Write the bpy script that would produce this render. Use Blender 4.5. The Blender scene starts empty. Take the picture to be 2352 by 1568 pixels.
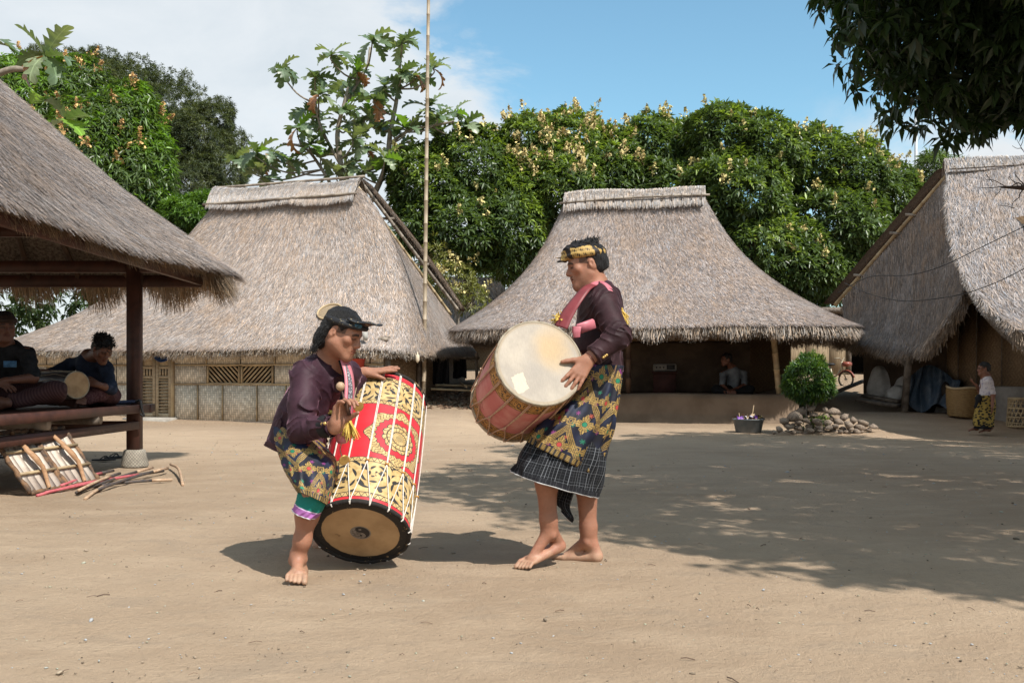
import bpy, math, random
import numpy as np
import openvdb
from mathutils import Vector, Matrix
R = math.radians
rng = np.random.default_rng(7)
random.seed(7)
SC = bpy.context.scene
COL = SC.collection

# ------------------------------------------------------------------ camera
F = 2288.0          # focal length in reference pixels (picture 2352 wide)
CH = 0.92           # camera height
cam_d = bpy.data.cameras.new('camera')
cam = bpy.data.objects.new('camera', cam_d); COL.objects.link(cam)
cam_d.lens = 35.02; cam_d.sensor_width = 36.0; cam_d.shift_y = 0.0357
cam_d.clip_end = 2000; cam_d.clip_start = 0.05
cam.location = (0, 0, CH); cam.rotation_euler = (R(90), 0, 0)
SC.camera = cam

# ------------------------------------------------------------------ sun and sky
SUN = Vector((0.52, -0.60, 1.0)).normalized()
ELEV = math.asin(SUN.z)
sun_d = bpy.data.lights.new('sun', 'SUN'); sun_d.energy = 5.0; sun_d.angle = R(0.55); sun_d.color = (1.0, 0.955, 0.89)
sun = bpy.data.objects.new('sun', sun_d); COL.objects.link(sun)
sun.location = (20, -20, 40)
sun.rotation_euler = (-SUN).to_track_quat('-Z', 'Y').to_euler()
SC.view_settings.view_transform = 'Standard'; SC.view_settings.look = 'None'
SC.view_settings.exposure = 0.37; SC.view_settings.gamma = 1.0
SC.view_settings.use_curve_mapping = False
SC.cycles.max_bounces = 5; SC.cycles.diffuse_bounces = 3; SC.cycles.glossy_bounces = 2; SC.cycles.transmission_bounces = 2
SC.cycles.caustics_reflective = False; SC.cycles.caustics_refractive = False


class X:
    """tiny expression wrapper over math nodes"""
    nt = None
    def __init__(s, v): s.v = v
    @staticmethod
    def m(op, *a):
        n = X.nt.nodes.new('ShaderNodeMath'); n.operation = op
        for i, q in enumerate(a):
            q = q.v if isinstance(q, X) else q
            if isinstance(q, (int, float)): n.inputs[i].default_value = float(q)
            else: X.nt.links.new(q, n.inputs[i])
        return X(n.outputs[0])
    def __add__(s, o): return X.m('ADD', s, o)
    __radd__ = __add__
    def __sub__(s, o): return X.m('SUBTRACT', s, o)
    def __rsub__(s, o): return X.m('SUBTRACT', o, s)
    def __mul__(s, o): return X.m('MULTIPLY', s, o)
    __rmul__ = __mul__
    def __truediv__(s, o): return X.m('DIVIDE', s, o)
    def __neg__(s): return X.m('MULTIPLY', s, -1.0)
    def __lt__(s, o): return X.m('LESS_THAN', s, o)
    def __gt__(s, o): return X.m('GREATER_THAN', s, o)

def sin(a): return X.m('SINE', a)
def cos(a): return X.m('COSINE', a)
def ab(a): return X.m('ABSOLUTE', a)
def fl(a): return X.m('FLOOR', a)
def fr(a): return X.m('FRACT', a)
def mn(a, b): return X.m('MINIMUM', a, b)
def mx(a, b): return X.m('MAXIMUM', a, b)
def sq(a): return X.m('SQRT', a)
def pw(a, b): return X.m('POWER', a, b)
def at2(a, b): return X.m('ARCTAN2', a, b)
def sst(a, e0, e1):
    n = X.nt.nodes.new('ShaderNodeMapRange'); n.interpolation_type = 'SMOOTHSTEP'
    X.nt.links.new(a.v, n.inputs[0]); n.inputs[1].default_value = e0; n.inputs[2].default_value = e1
    return X(n.outputs[0])
def lnk(a, b): X.nt.links.new(a.v if isinstance(a, X) else a, b)
def coords(kind='Object'):
    n = X.nt.nodes.new('ShaderNodeTexCoord'); return n.outputs[kind]
def sep(sock):
    n = X.nt.nodes.new('ShaderNodeSeparateXYZ'); X.nt.links.new(sock, n.inputs[0])
    return X(n.outputs[0]), X(n.outputs[1]), X(n.outputs[2])
def comb(x, y, z):
    n = X.nt.nodes.new('ShaderNodeCombineXYZ')
    for i, q in enumerate((x, y, z)):
        if isinstance(q, X): X.nt.links.new(q.v, n.inputs[i])
        else: n.inputs[i].default_value = q
    return n.outputs[0]
def noise(vec, scale, detail=3, rough=0.55, dist=0.0):
    n = X.nt.nodes.new('ShaderNodeTexNoise'); n.inputs['Scale'].default_value = scale
    n.inputs['Detail'].default_value = detail; n.inputs['Roughness'].default_value = rough
    n.inputs['Distortion'].default_value = dist
    if vec is not None: X.nt.links.new(vec, n.inputs['Vector'])
    return X(n.outputs[0])
def vor(vec, scale, feat='F1', rnd=1.0):
    n = X.nt.nodes.new('ShaderNodeTexVoronoi'); n.feature = feat; n.inputs['Scale'].default_value = scale
    n.inputs['Randomness'].default_value = rnd
    if vec is not None: X.nt.links.new(vec, n.inputs['Vector'])
    return X(n.outputs['Distance'])
def mixc(f, a, b):
    n = X.nt.nodes.new('ShaderNodeMix'); n.data_type = 'RGBA'
    if isinstance(f, X): X.nt.links.new(f.v, n.inputs[0])
    else: n.inputs[0].default_value = f
    for q, i in ((a, 6), (b, 7)):
        if isinstance(q, tuple): n.inputs[i].default_value = (*q[:3], 1)
        else: X.nt.links.new(q, n.inputs[i])
    return n.outputs[2]
def mulc(c, f):
    n = X.nt.nodes.new('ShaderNodeVectorMath'); n.operation = 'SCALE'
    X.nt.links.new(c, n.inputs[0])
    if isinstance(f, X): X.nt.links.new(f.v, n.inputs[3])
    else: n.inputs[3].default_value = f
    return n.outputs[0]
def attr(name='Col'):
    n = X.nt.nodes.new('ShaderNodeAttribute'); n.attribute_name = name; return n.outputs['Color']
def attf(name):
    n = X.nt.nodes.new('ShaderNodeAttribute'); n.attribute_name = name; return X(n.outputs['Fac'])
def vscale(vec, s):
    n = X.nt.nodes.new('ShaderNodeVectorMath'); n.operation = 'MULTIPLY'
    X.nt.links.new(vec, n.inputs[0]); n.inputs[1].default_value = s
    return n.outputs[0]
def bump(h, strength=0.5, dist=0.01):
    n = X.nt.nodes.new('ShaderNodeBump'); n.inputs['Strength'].default_value = strength
    n.inputs['Distance'].default_value = dist; X.nt.links.new(h.v, n.inputs['Height'])
    return n.outputs[0]

MATS = {}
def mat(name, fn, rough=0.8, spec=0.3, metal=0.0, **kw):
    """fn() returns (color socket/tuple, optional bump socket, optional rough X)"""
    if name in MATS: return MATS[name]
    m = bpy.data.materials.new(name); m.use_nodes = True
    X.nt = m.node_tree; X.nt.nodes.clear()
    out = X.nt.nodes.new('ShaderNodeOutputMaterial'); b = X.nt.nodes.new('ShaderNodeBsdfPrincipled')
    X.nt.links.new(b.outputs[0], out.inputs[0])
    b.inputs['Roughness'].default_value = rough; b.inputs['Specular IOR Level'].default_value = spec
    b.inputs['Metallic'].default_value = metal
    for k, v in kw.items():
        b.inputs[k.replace('_', ' ')].default_value = v
    r = fn()
    if not isinstance(r, (list,)): r = [r]
    c = r[0]
    if isinstance(c, tuple): b.inputs['Base Color'].default_value = (*c[:3], 1)
    else: X.nt.links.new(c, b.inputs['Base Color'])
    if len(r) > 1 and r[1] is not None: X.nt.links.new(r[1], b.inputs['Normal'])
    if len(r) > 2 and r[2] is not None: X.nt.links.new(r[2].v, b.inputs['Roughness'])
    MATS[name] = m
    return m

def s2l(r, g, b):
    f = lambda c: (c / 255 / 12.92) if c <= 10 else ((c / 255 + 0.055) / 1.055) ** 2.4
    return (f(r), f(g), f(b))

def simple(name, c1, c2=None, scale=8, rough=0.8, spec=0.3, bmp=0.0, bscale=40, metal=0.0, stretch=(1, 1, 1), **kw):
    if c2 is None: c2 = tuple(q * 0.75 for q in c1)
    def f():
        o = vscale(coords('Object'), stretch)
        n = noise(o, scale, 4, 0.6)
        c = mixc(sst(n, 0.35, 0.68), c1, c2)
        bb = bump(noise(o, bscale, 4, 0.6), bmp, 0.01) if bmp else None
        return [c, bb]
    return mat(name, f, rough, spec, metal, **kw)

# world
W = bpy.data.worlds.new('World'); SC.world = W; W.use_nodes = True
X.nt = W.node_tree; X.nt.nodes.clear()
wo = X.nt.nodes.new('ShaderNodeOutputWorld'); wb = X.nt.nodes.new('ShaderNodeBackground')
X.nt.links.new(wb.outputs[0], wo.inputs[0]); wb.inputs[1].default_value = 0.10
sky = X.nt.nodes.new('ShaderNodeTexSky'); sky.sky_type = 'NISHITA'; sky.sun_disc = False
sky.sun_elevation = ELEV; sky.sun_rotation = math.atan2(SUN.x, SUN.y)
sky.altitude = 100; sky.air_density = 1.0; sky.dust_density = 1.3; sky.ozone_density = 1.3
_g = coords('Generated'); gx, gy, gzz = sep(_g)
den = mx(ab(gzz), 0.0) + 0.30
cv = comb(gx / den, gy / den, 0.0)
cn = noise(cv, 1.15, 7, 0.55, 0.25)
fine = noise(cv, 4.5, 6, 0.6, 0.3)
az = at2(gx, gy)                       # 0 straight ahead, + to the right
bank = sst(sin(az - 0.02) + (gzz - 0.256) * 1.0 + (fine - 0.5) * 0.34 + (cn - 0.5) * 0.25, 0.045, -0.055)   # big cloud bank over the left half
puff = sst(cn * 0.65 + fine * 0.45, 0.60, 0.72) * 0.8
low = sst(gzz + (fine - 0.5) * 0.20 + (cn - 0.5) * 0.1, 0.265, 0.20) * sst(az, 0.25, 0.42)
wisp = sst(fine, 0.55, 0.78) * 0.25
cl = mn(mx(mx(bank * (0.90 + 0.0) - sst(fine * 0.6 + cn * 0.5, 0.62, 0.80) * 0.55, puff * bank), mx(low, wisp * 0.35)), 1.0)
shade = sst(fine * 0.7 + cn * 0.4 , 0.30, 0.75)
ccol = mixc(shade, (5.6, 6.05, 6.4), (6.9, 7.1, 7.25))
skyc = mixc(1.0, sky.outputs[0], sky.outputs[0])
skyb = X.nt.nodes.new('ShaderNodeVectorMath'); skyb.operation = 'MULTIPLY'
X.nt.links.new(skyc, skyb.inputs[0]); skyb.inputs[1].default_value = (1.25, 1.62, 1.50)
lnk(mixc(cl, skyb.outputs[0], ccol), wb.inputs[0])

# ------------------------------------------------------------------ geometry helpers
def P(px, py, d): return np.array([(px - 1176) / F * d, d, CH + (868 - py) / F * d])
def V3(*a): return np.array(a, float)

def mk(name, V, Q, m, parent=None, smooth=False, col=None, uv=None, at=None):
    V = np.asarray(V, np.float32).reshape(-1, 3)
    me = bpy.data.meshes.new(name)
    if isinstance(Q, np.ndarray):
        k = Q.shape[1]; n = len(Q)
        me.vertices.add(len(V)); me.vertices.foreach_set('co', V.ravel())
        me.loops.add(n * k); me.loops.foreach_set('vertex_index', Q.astype(np.int32).ravel())
        me.polygons.add(n); me.polygons.foreach_set('loop_start', np.arange(0, n * k, k, dtype=np.int32))
        me.polygons.foreach_set('loop_total', np.full(n, k, np.int32))
    else:
        me.from_pydata(V.tolist(), [], [list(map(int, q)) for q in Q])
    me.update(calc_edges=True)
    if smooth: me.polygons.foreach_set('use_smooth', np.ones(len(me.polygons), bool))
    if col is not None:
        a = me.color_attributes.new('Col', 'FLOAT_COLOR', 'POINT')
        c = np.ones((len(V), 4), np.float32); c[:, :3] = col; a.data.foreach_set('color', c.ravel())
    if at is not None:
        for k2, arr in at.items():
            a = me.attributes.new(k2, 'FLOAT', 'POINT'); a.data.foreach_set('value', np.asarray(arr, np.float32).ravel())
    me.materials.append(m)
    o = bpy.data.objects.new(name, me); COL.objects.link(o)
    if parent is not None: child(o, parent)
    return o

def child(o, p):
    o.parent = p
    o.matrix_parent_inverse = wmat(p).inverted()
def wmat(o):
    m = Matrix.LocRotScale(o.location, o.rotation_euler, o.scale)
    if o.parent: m = wmat(o.parent) @ o.matrix_parent_inverse @ m
    return m
def tag(o, label=None, cat=None, group=None, kind=None):
    if label: o['label'] = label
    if cat: o['category'] = cat
    if group: o['group'] = group
    if kind: o['kind'] = kind
    return o
def thing(name, loc, label, cat, group=None):
    o = bpy.data.objects.new(name, None); COL.objects.link(o); o.location = tuple(map(float, loc))
    o.empty_display_size = 0.1
    return tag(o, label, cat, group)
def inst(src, name, parent, loc=(0, 0, 0), rot=(0, 0, 0), scale=(1, 1, 1), m=None):
    """new object sharing mesh data, placed in world coordinates"""
    o = bpy.data.objects.new(name, src.data); COL.objects.link(o)
    o.location = tuple(map(float, loc)); o.rotation_euler = rot; o.scale = scale
    if parent is not None: child(o, parent)
    return o
def cat(parts):
    Vs, Qs, off = [], [], 0
    for V, Q in parts:
        Vs.append(np.asarray(V, float).reshape(-1, 3)); Qs.append(np.asarray(Q) + off); off += len(Vs[-1])
    return np.vstack(Vs), np.vstack(Qs)
def nrm(v):
    v = np.asarray(v, float); return v / (np.linalg.norm(v, axis=-1, keepdims=True) + 1e-12)

def box(c, s, rz=0.0, M=None, bev=0.0):
    """box centre c, full size s; chamfered when bev > 0"""
    sx, sy, sz = [q / 2 for q in s]
    if bev <= 0:
        v = np.array([[x, y, z] for z in (-sz, sz) for y in (-sy, sy) for x in (-sx, sx)])
        q = np.array([[0, 2, 3, 1], [4, 5, 7, 6], [0, 1, 5, 4], [2, 6, 7, 3], [0, 4, 6, 2], [1, 3, 7, 5]])
    else:
        b = bev; v = []
        for z, i in ((-sz, b), (-sz + b, 0), (sz - b, 0), (sz, b)):
            for x, y in ((-sx + i, -sy + i), (sx - i, -sy + i), (sx - i, sy - i), (-sx + i, sy - i)): v.append((x, y, z))
        v = np.array(v); q = [[3, 2, 1, 0], [12, 13, 14, 15]]
        for k in range(3):
            for j in range(4): q.append([k * 4 + j, k * 4 + (j + 1) % 4, k * 4 + 4 + (j + 1) % 4, k * 4 + 4 + j])
        q = np.array(q)
    if M is not None: v = v @ np.asarray(M).T
    elif rz: 
        cs, sn = math.cos(rz), math.sin(rz); v = v @ np.array([[cs, sn, 0], [-sn, cs, 0], [0, 0, 1]])
    return v + np.asarray(c, float), q

def beam(a, b, w, h, bev=0.0, up=(0, 0, 1), ext=0.0):
    """rectangular bar from a to b, w across, h along up"""
    a = np.asarray(a, float); b = np.asarray(b, float); d = b - a; L = np.linalg.norm(d) + 2 * ext; d = nrm(d)
    s = np.cross(d, np.asarray(up, float))
    if np.linalg.norm(s) < 1e-4: s = np.cross(d, V3(1, 0, 0))
    s = nrm(s); u = np.cross(s, d)
    return box((a + b) / 2, (L, w, h), M=np.stack([d, s, u], 1), bev=bev)

def tube(pts, rad, n=8, caps=True):
    pts = np.asarray(pts, float); k = len(pts)
    rad = np.full(k, rad) if np.isscalar(rad) else np.asarray(rad, float)
    t = np.gradient(pts, axis=0); t = nrm(t)
    ref = V3(0, 0, 1) if abs(t[0, 2]) < 0.9 else V3(1, 0, 0)
    s = nrm(np.cross(t[0], ref)); S = []
    for i in range(k):
        s = nrm(s - t[i] * np.dot(s, t[i])); S.append(s)
    S = np.array(S); U = np.cross(t, S)
    a = np.arange(n) / n * 2 * np.pi
    V = pts[:, None] + rad[:, None, None] * (np.cos(a)[None, :, None] * S[:, None] + np.sin(a)[None, :, None] * U[:, None])
    V = V.reshape(-1, 3); Q = []
    for i in range(k - 1):
        for j in range(n): Q.append((i * n + j, i * n + (j + 1) % n, (i + 1) * n + (j + 1) % n, (i + 1) * n + j))
    if caps:
        V = np.vstack([V, pts[0], pts[-1]]); c0, c1 = k * n, k * n + 1
        for j in range(0, n): Q.append((c0, (j + 1) % n, j, c0)); Q.append((c1, (k - 1) * n + j, (k - 1) * n + (j + 1) % n, c1))
    Q = np.array(Q)
    return V, Q
def trifix(Q):
    """quads that repeat a corner become triangles"""
    return [tuple(dict.fromkeys(map(int, q))) for q in Q]
def mkt(name, VQ, m, parent=None, smooth=True, **kw):
    return mk(name, VQ[0], trifix(VQ[1]), m, parent, smooth, **kw)

def bamboo(a, b, r, n=8, step=0.33, seed=0):
    """culm with swollen nodes"""
    a = np.asarray(a, float); b = np.asarray(b, float); L = np.linalg.norm(b - a); rr = random.Random(seed)
    ts, rs = [0.0], [1.0]; s = rr.uniform(0.3, 1) * step
    while s < L - 0.02:
        for o, q in ((-0.012, 1.0), (-0.004, 1.14), (0.004, 1.14), (0.012, 0.97)):
            ts.append((s + o) / L); rs.append(q)
        s += step * rr.uniform(0.85, 1.1)
    ts.append(1.0); rs.append(1.0)
    ts = np.clip(np.array(ts), 0, 1)
    r = np.interp(ts, [0, 1], r if isinstance(r, (tuple, list)) else (r, r))
    return tube(a + (b - a) * ts[:, None], r * np.array(rs), n)

def catmull(p, n=8):
    p = np.asarray(p, float); p = np.vstack([2 * p[0] - p[1], p, 2 * p[-1] - p[-2]]); o = []
    for i in range(1, len(p) - 2):
        for k in range(n):
            t = k / n
            o.append(0.5 * (2 * p[i] + (p[i + 1] - p[i - 1]) * t + (2 * p[i - 1] - 5 * p[i] + 4 * p[i + 1] - p[i + 2]) * t * t
                            + (3 * p[i] - p[i - 1] - 3 * p[i + 1] + p[i + 2]) * t ** 3))
    o.append(p[-2]); return np.array(o)

def gridq(nu, nv, wrap=False):
    q = []
    i, j = np.meshgrid(np.arange(nv - 1), np.arange(nu if wrap else nu - 1), indexing='ij')
    a = i * nu + j; b = i * nu + (j + 1) % nu
    return np.stack([a, b, b + nu, a + nu], -1).reshape(-1, 4)
def sstep(x, a, b):
    t = np.clip((np.asarray(x, float) - a) / (b - a), 0, 1); return t * t * (3 - 2 * t)

# ------------------------------------------------------------------ common materials
M_bamboo = mat('bamboo', lambda: (lambda o: [mixc(sst(noise(o, 5, 4), 0.35, 0.7), (0.44, 0.33, 0.19), (0.27, 0.19, 0.11)),
               bump(noise(vscale(o, (30, 30, 3)), 4, 3), 0.2, 0.004)])(coords()), 0.5, 0.35)
M_bamboo_grey = simple('old_bamboo', (0.30, 0.25, 0.20), (0.15, 0.12, 0.095), 6, 0.7, 0.2)
M_wood_red = mat('red_stained_timber', lambda: (lambda o: [mixc(sst(noise(vscale(o, (2, 2, 2)), 3, 5, 0.65), 0.35, 0.7), (0.072, 0.027, 0.018), (0.036, 0.015, 0.011)),
               bump(noise(vscale(o, (8, 8, 1.5)), 14, 4), 0.25, 0.004)])(coords()), 0.55, 0.35)
M_wood_grey = simple('weathered_timber', (0.17, 0.135, 0.105), (0.08, 0.062, 0.05), 7, 0.85, 0.2, 0.3, 60)
M_stone = simple('field_stone', (0.29, 0.225, 0.17), (0.135, 0.108, 0.09), 6, 0.9, 0.2, 0.6, 22)
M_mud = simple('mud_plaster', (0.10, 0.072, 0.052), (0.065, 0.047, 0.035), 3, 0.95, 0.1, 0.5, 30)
M_black = simple('black_rubber', (0.015, 0.015, 0.017), (0.03, 0.03, 0.03), 20, 0.6, 0.3)
M_rope = simple('old_rope', (0.45, 0.36, 0.26), (0.28, 0.22, 0.15), 60, 0.9, 0.1)
# ================================================================== ground
def gz(x, y):
    x = np.asarray(x, float); y = np.asarray(y, float)
    s = sstep(y, 14.8, 18.4)
    hx = np.interp(x, [-60, -3.0, -2.1, -0.9, -0.2, 5.0, 5.8, 9, 60], [0.04, 0.04, 0.30, 0.30, 0.07, 0.07, 0.28, 0.30, 0.30])
    base = s * hx
    far = np.interp(y, [19.3, 22, 25, 30, 60, 300], [0, 0.42, 0.72, 0.9, 1.6, 3.0])
    und = 0.012 * np.sin(x * 1.3 + y * 0.7) * np.sin(y * 0.9 - x * 0.4) * sstep(y, 5.6, 9)
    return base + far + und
def axis(fine0, fine1, st, lo, hi, g=1.12):
    a = list(np.arange(fine0, fine1, st)); s = st; v = a[-1]
    while v < hi: s *= g; v += s; a.append(v)
    s = st; v = fine0; b = []
    while v > lo: s *= g; v -= s; b.append(v)
    return np.array(b[::-1] + a)
gxs = axis(-4.6, 5.2, 0.045, -400, 400, 1.09); gys = axis(2.2, 9.0, 0.045, -300, 700, 1.06)
GX, GY = np.meshgrid(gxs, gys)
def vnoise(x, y, seed=0):
    r = np.random.default_rng(seed); o = 0
    for k in range(7):
        a = r.uniform(0, 6.28); f = r.uniform(0.7, 1.6); o = o + np.sin((x * math.cos(a) + y * math.sin(a)) * f + r.uniform(0, 6.28))
    return o / 4
GZ = gz(GX, GY) + (0.004 * vnoise(GX * 5, GY * 5, 1) + 0.003 * vnoise(GX * 14, GY * 14, 2) + 0.0022 * vnoise(GX * 34, GY * 34, 3)) * sstep(GY, 40, 10)
rr = rng.normal(0, 0.0012, GZ.shape); GZ = GZ + rr * (GY < 12)
def f_ground():
    o = coords('Object')
    st = vscale(o, (0.75, 1.5, 1))
    big = noise(o, 0.35, 5, 0.6, 0.4); mid = noise(st, 2.2, 5, 0.62, 0.3); fin = noise(o, 28, 5, 0.7); gr = noise(o, 190, 3, 0.7)
    c = mixc(sst(big, 0.34, 0.68), (0.405, 0.298, 0.204), (0.325, 0.232, 0.155))
    c = mixc(sst(mid, 0.42, 0.72) * 0.55, c, (0.46, 0.345, 0.24))
    c = mixc(sst(fin, 0.50, 0.72) * 0.5, c, (0.29, 0.215, 0.15))
    scuff = noise(vscale(o, (1.0, 2.0, 1)), 1.5, 7, 0.68, 1.4); c = mixc(sst(scuff, 0.52, 0.64) * 0.5, c, (0.31, 0.235, 0.168))
    c = mixc(sst(gr, 0.60, 0.72) * 0.45, c, (0.25, 0.18, 0.125))
    c = mixc(sst(gr, 0.36, 0.27) * 0.35, c, (0.56, 0.435, 0.315))
    sx, sy, sz = sep(o)
    # packed earth turns darker brown towards and behind the huts
    hut_earth = sst(sy + (noise(o, 0.8, 4) - 0.5) * 3.0, 16.8, 18.0)
    c = mixc(hut_earth * 0.75, c, mixc(sst(fin, 0.4, 0.6), (0.22, 0.155, 0.105), (0.33, 0.245, 0.17)))
    h = fin * 0.9 + gr * 0.5 + noise(o, 5.5, 5, 0.65, 0.8) * 0.8
    return [c, bump(h, 0.9, 0.020)]
M_ground = mat('packed_sandy_earth', f_ground, 0.95, 0.15)
g = mk('ground', np.stack([GX, GY, GZ], -1).reshape(-1, 3), gridq(len(gxs), len(gys)), M_ground, smooth=True)
tag(g, 'bare sandy earth yard of the village', 'ground', kind='structure')

def rock_mesh(n_sub, seed, squash=0.7):
    r = np.random.default_rng(seed)
    import bmesh
    bm = bmesh.new(); bmesh.ops.create_icosphere(bm, subdivisions=n_sub, radius=1)
    V = np.array([v.co[:] for v in bm.verts]); Q = np.array([[v.index for v in f.verts] for f in bm.faces]); bm.free()
    for k in range(9 if n_sub > 1 else 16):                       # cut facets
        d = nrm(r.normal(size=3)); lim = r.uniform(0.45, 0.8); h = V @ d; V = V - np.maximum(h - lim, 0)[:, None] * d
    V = V * (1 + 0.05 * r.normal(size=(len(V), 1)) * (n_sub > 1)) * np.array([r.uniform(0.8, 1.3), r.uniform(0.8, 1.2), squash])
    return V, Q
# pebbles, crumbs and bits of litter strewn over the yard
pv, pq = rock_mesh(1, 3, 0.6)
N = 7500; yy = 2.3 + 14 * rng.random(N) ** 1.6; xx = (rng.random(N) * 2 - 1) * (yy * 0.56 + 0.3)
sz = np.exp(rng.normal(-5.65, 0.52, N)) * (0.7 + yy * 0.05); sz = np.minimum(sz, 0.026)
ang = rng.random(N) * 6.28; cs, sn = np.cos(ang), np.sin(ang)
pl = pv[None] * sz[:, None, None] * (0.7 + 0.6 * rng.random((N, 1, 3)))
plr = np.stack([pl[..., 0] * cs[:, None] - pl[..., 1] * sn[:, None], pl[..., 0] * sn[:, None] + pl[..., 1] * cs[:, None], pl[..., 2]], -1)
plr += np.stack([xx, yy, gz(xx, yy) + sz * 0.35], -1)[:, None]
pc = np.repeat((np.array([[0.34, 0.265, 0.19]]) * np.exp(rng.normal(0, 0.55, (N, 1)))).clip(0.04, 0.33), len(pv), 0)
M_peb = mat('pebble', lambda: [attr()], 0.9, 0.2)
o = mk('pebbles', plr.reshape(-1, 3), (pq[None] + (np.arange(N) * len(pv))[:, None, None]).reshape(-1, 3), M_peb, col=pc)
tag(o, 'small pebbles and dirt crumbs scattered over the yard', 'pebbles', kind='stuff')
# dry twigs and leaf scraps
parts = []
for i in range(110):
    y = 2.6 + 16 * random.random() ** 1.3; x = random.uniform(-1, 1) * y * 0.55; a = random.uniform(0, 3.14); L = random.uniform(0.015, 0.055)
    z = float(gz(x, y)) + 0.006; d = V3(math.cos(a), math.sin(a), 0.05) * L
    parts.append(tube(np.array([V3(x, y, z) - d / 2, V3(x, y, z + 0.004) + d * 0.1, V3(x, y, z) + d / 2]), random.uniform(0.001, 0.0025), 4, False))
o = mk('twigs', *cat(parts), simple('dry_twig', (0.22, 0.15, 0.10), (0.09, 0.06, 0.045), 9), smooth=False)
tag(o, 'short dry twigs and leaf scraps lying on the sand', 'twigs', kind='stuff')

# ================================================================== thatch
def f_thatch():
    c = attr(); o = coords('Object')
    n = noise(o, 1.1, 4, 0.6, 0.5); n2 = noise(o, 9, 4, 0.7)
    c = mixc(sst(n, 0.52, 0.72) * 0.45, c, (0.34, 0.235, 0.16))
    c = mixc(sst(n, 0.50, 0.30) * 0.35, c, (0.40, 0.365, 0.35))
    return [mulc(c, 0.90 + 0.42 * sst(n2, 0.25, 0.75)), None]
M_straw = mat('grey_straw', f_thatch, 0.75, 0.25)
M_thatch = mat('thatch_base', lambda: (lambda o: [mixc(sst(noise(o, 30, 4, 0.7), 0.35, 0.65), (0.27, 0.225, 0.19), (0.10, 0.078, 0.062)),
               bump(noise(o, 45, 4, 0.7), 0.9, 0.03)])(coords()), 0.95, 0.1)

def gnorm(G, wrap):
    du = np.gradient(np.concatenate([G[:, -1:], G, G[:, :1]], 1), axis=1)[:, 1:-1] if wrap else np.gradient(G, axis=1)
    dv = np.gradient(G, axis=0)
    return nrm(np.cross(du, dv)), dv
def shell(G, th, wrap):
    N, _ = gnorm(G, wrap); nv, nu = G.shape[:2]
    if N[:, :, 2].mean() < 0: N = -N
    inner = G - N * th * np.linspace(0.6, 1, nv)[:, None, None]
    V = np.concatenate([G.reshape(-1, 3), inner.reshape(-1, 3)]); q = gridq(nu, nv, wrap); off = nv * nu
    qs = [q, q[:, ::-1] + off]
    def rim(idx, w):
        a = np.array(idx); b = np.roll(a, -1) if w else a[1:]; a = a if w else a[:-1]
        qs.append(np.stack([a, b, b + off, a + off], -1))
    rim(list((nv - 1) * nu + np.arange(nu)), wrap); rim(list(np.arange(nu)), wrap)
    if not wrap: rim(list(np.arange(nv) * nu), False); rim(list(np.arange(nv) * nu + nu - 1), False)
    return V, np.vstack(qs)
def straw_cols(n, tint=(0.31, 0.262, 0.228), sd=0.32):
    b = np.exp(rng.normal(-0.06, sd, (n, 1))).clip(0.2, 1.9); h = rng.normal(0, 0.08, (n, 1))
    return (np.array([tint]) * b * np.concatenate([1 + h, 1 + 0 * h, 1 - h * 1.2], 1)).clip(0.015, 0.8)
def blades(base, d, side, up, L, w, lift, tipw=0.35):
    n = len(base); L = L[:, None]; w = w[:, None]; lift = lift[:, None]
    tip = base + d * L + up * lift
    V = np.stack([base - side * w / 2, base + side * w / 2, tip + side * w / 2 * tipw, tip - side * w / 2 * tipw], 1).reshape(-1, 3)
    return V, (np.arange(n * 4).reshape(-1, 4))
def on_grid(G, n, wrap, eye=None, vlo=0.0, vhi=1.0):
    N, dv = gnorm(G, wrap)
    if N[:, :, 2].mean() < 0: N = -N
    nv, nu = G.shape[:2]; cu = nu if wrap else nu - 1
    i, j = np.meshgrid(np.arange(nv - 1), np.arange(cu), indexing='ij'); j2 = (j + 1) % nu
    a, b, c = G[i, j], G[i, j2], G[i + 1, j]; area = np.linalg.norm(np.cross(b - a, c - a), axis=-1)
    vis = (N[i, j] * (V3(0, 0, CH) - a)).sum(-1) / np.linalg.norm(a, axis=-1) > -0.25
    vv = (i + 0.5) / (nv - 1)
    pr = (area * vis * (vv >= vlo) * (vv <= vhi)).ravel(); k = rng.choice(len(pr), n, p=pr / pr.sum())
    i, j, j2 = i.ravel()[k], j.ravel()[k], j2.ravel()[k]; s, t = rng.random((2, n, 1))
    f = lambda A: (A[i, j] * (1 - s) + A[i, j2] * s) * (1 - t) + (A[i + 1, j] * (1 - s) + A[i + 1, j2] * s) * t
    return f(G), nrm(f(N)), nrm(f(dv)), ((i + t[:, 0]) / (nv - 1))
def straw_on(G, n, wrap, L=(0.16, 0.34), w=(0.006, 0.0115), yaw=0.20, lift=(0.0, 0.026), tint=(0.31, 0.262, 0.228), clump=0.0):
    p, N, d, v = on_grid(G, n, wrap)
    s = np.cross(N, d); a = rng.normal(0, yaw, (n, 1)) + 0.35 * vnoise(p[:, 0] * 1.6, p[:, 2] * 2.2, 5)[:, None] * (clump + 0.25)
    d2 = nrm(d * np.cos(a) + s * np.sin(a)); s2 = np.cross(N, d2)
    V, Q = blades(p + N * rng.uniform(0.002, 0.03, (n, 1)), d2, s2, N, rng.uniform(*L, n), rng.uniform(*w, n), rng.uniform(*lift, n) - 0.01)
    return V, Q, np.repeat(straw_cols(n, tint), 4, 0)
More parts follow.
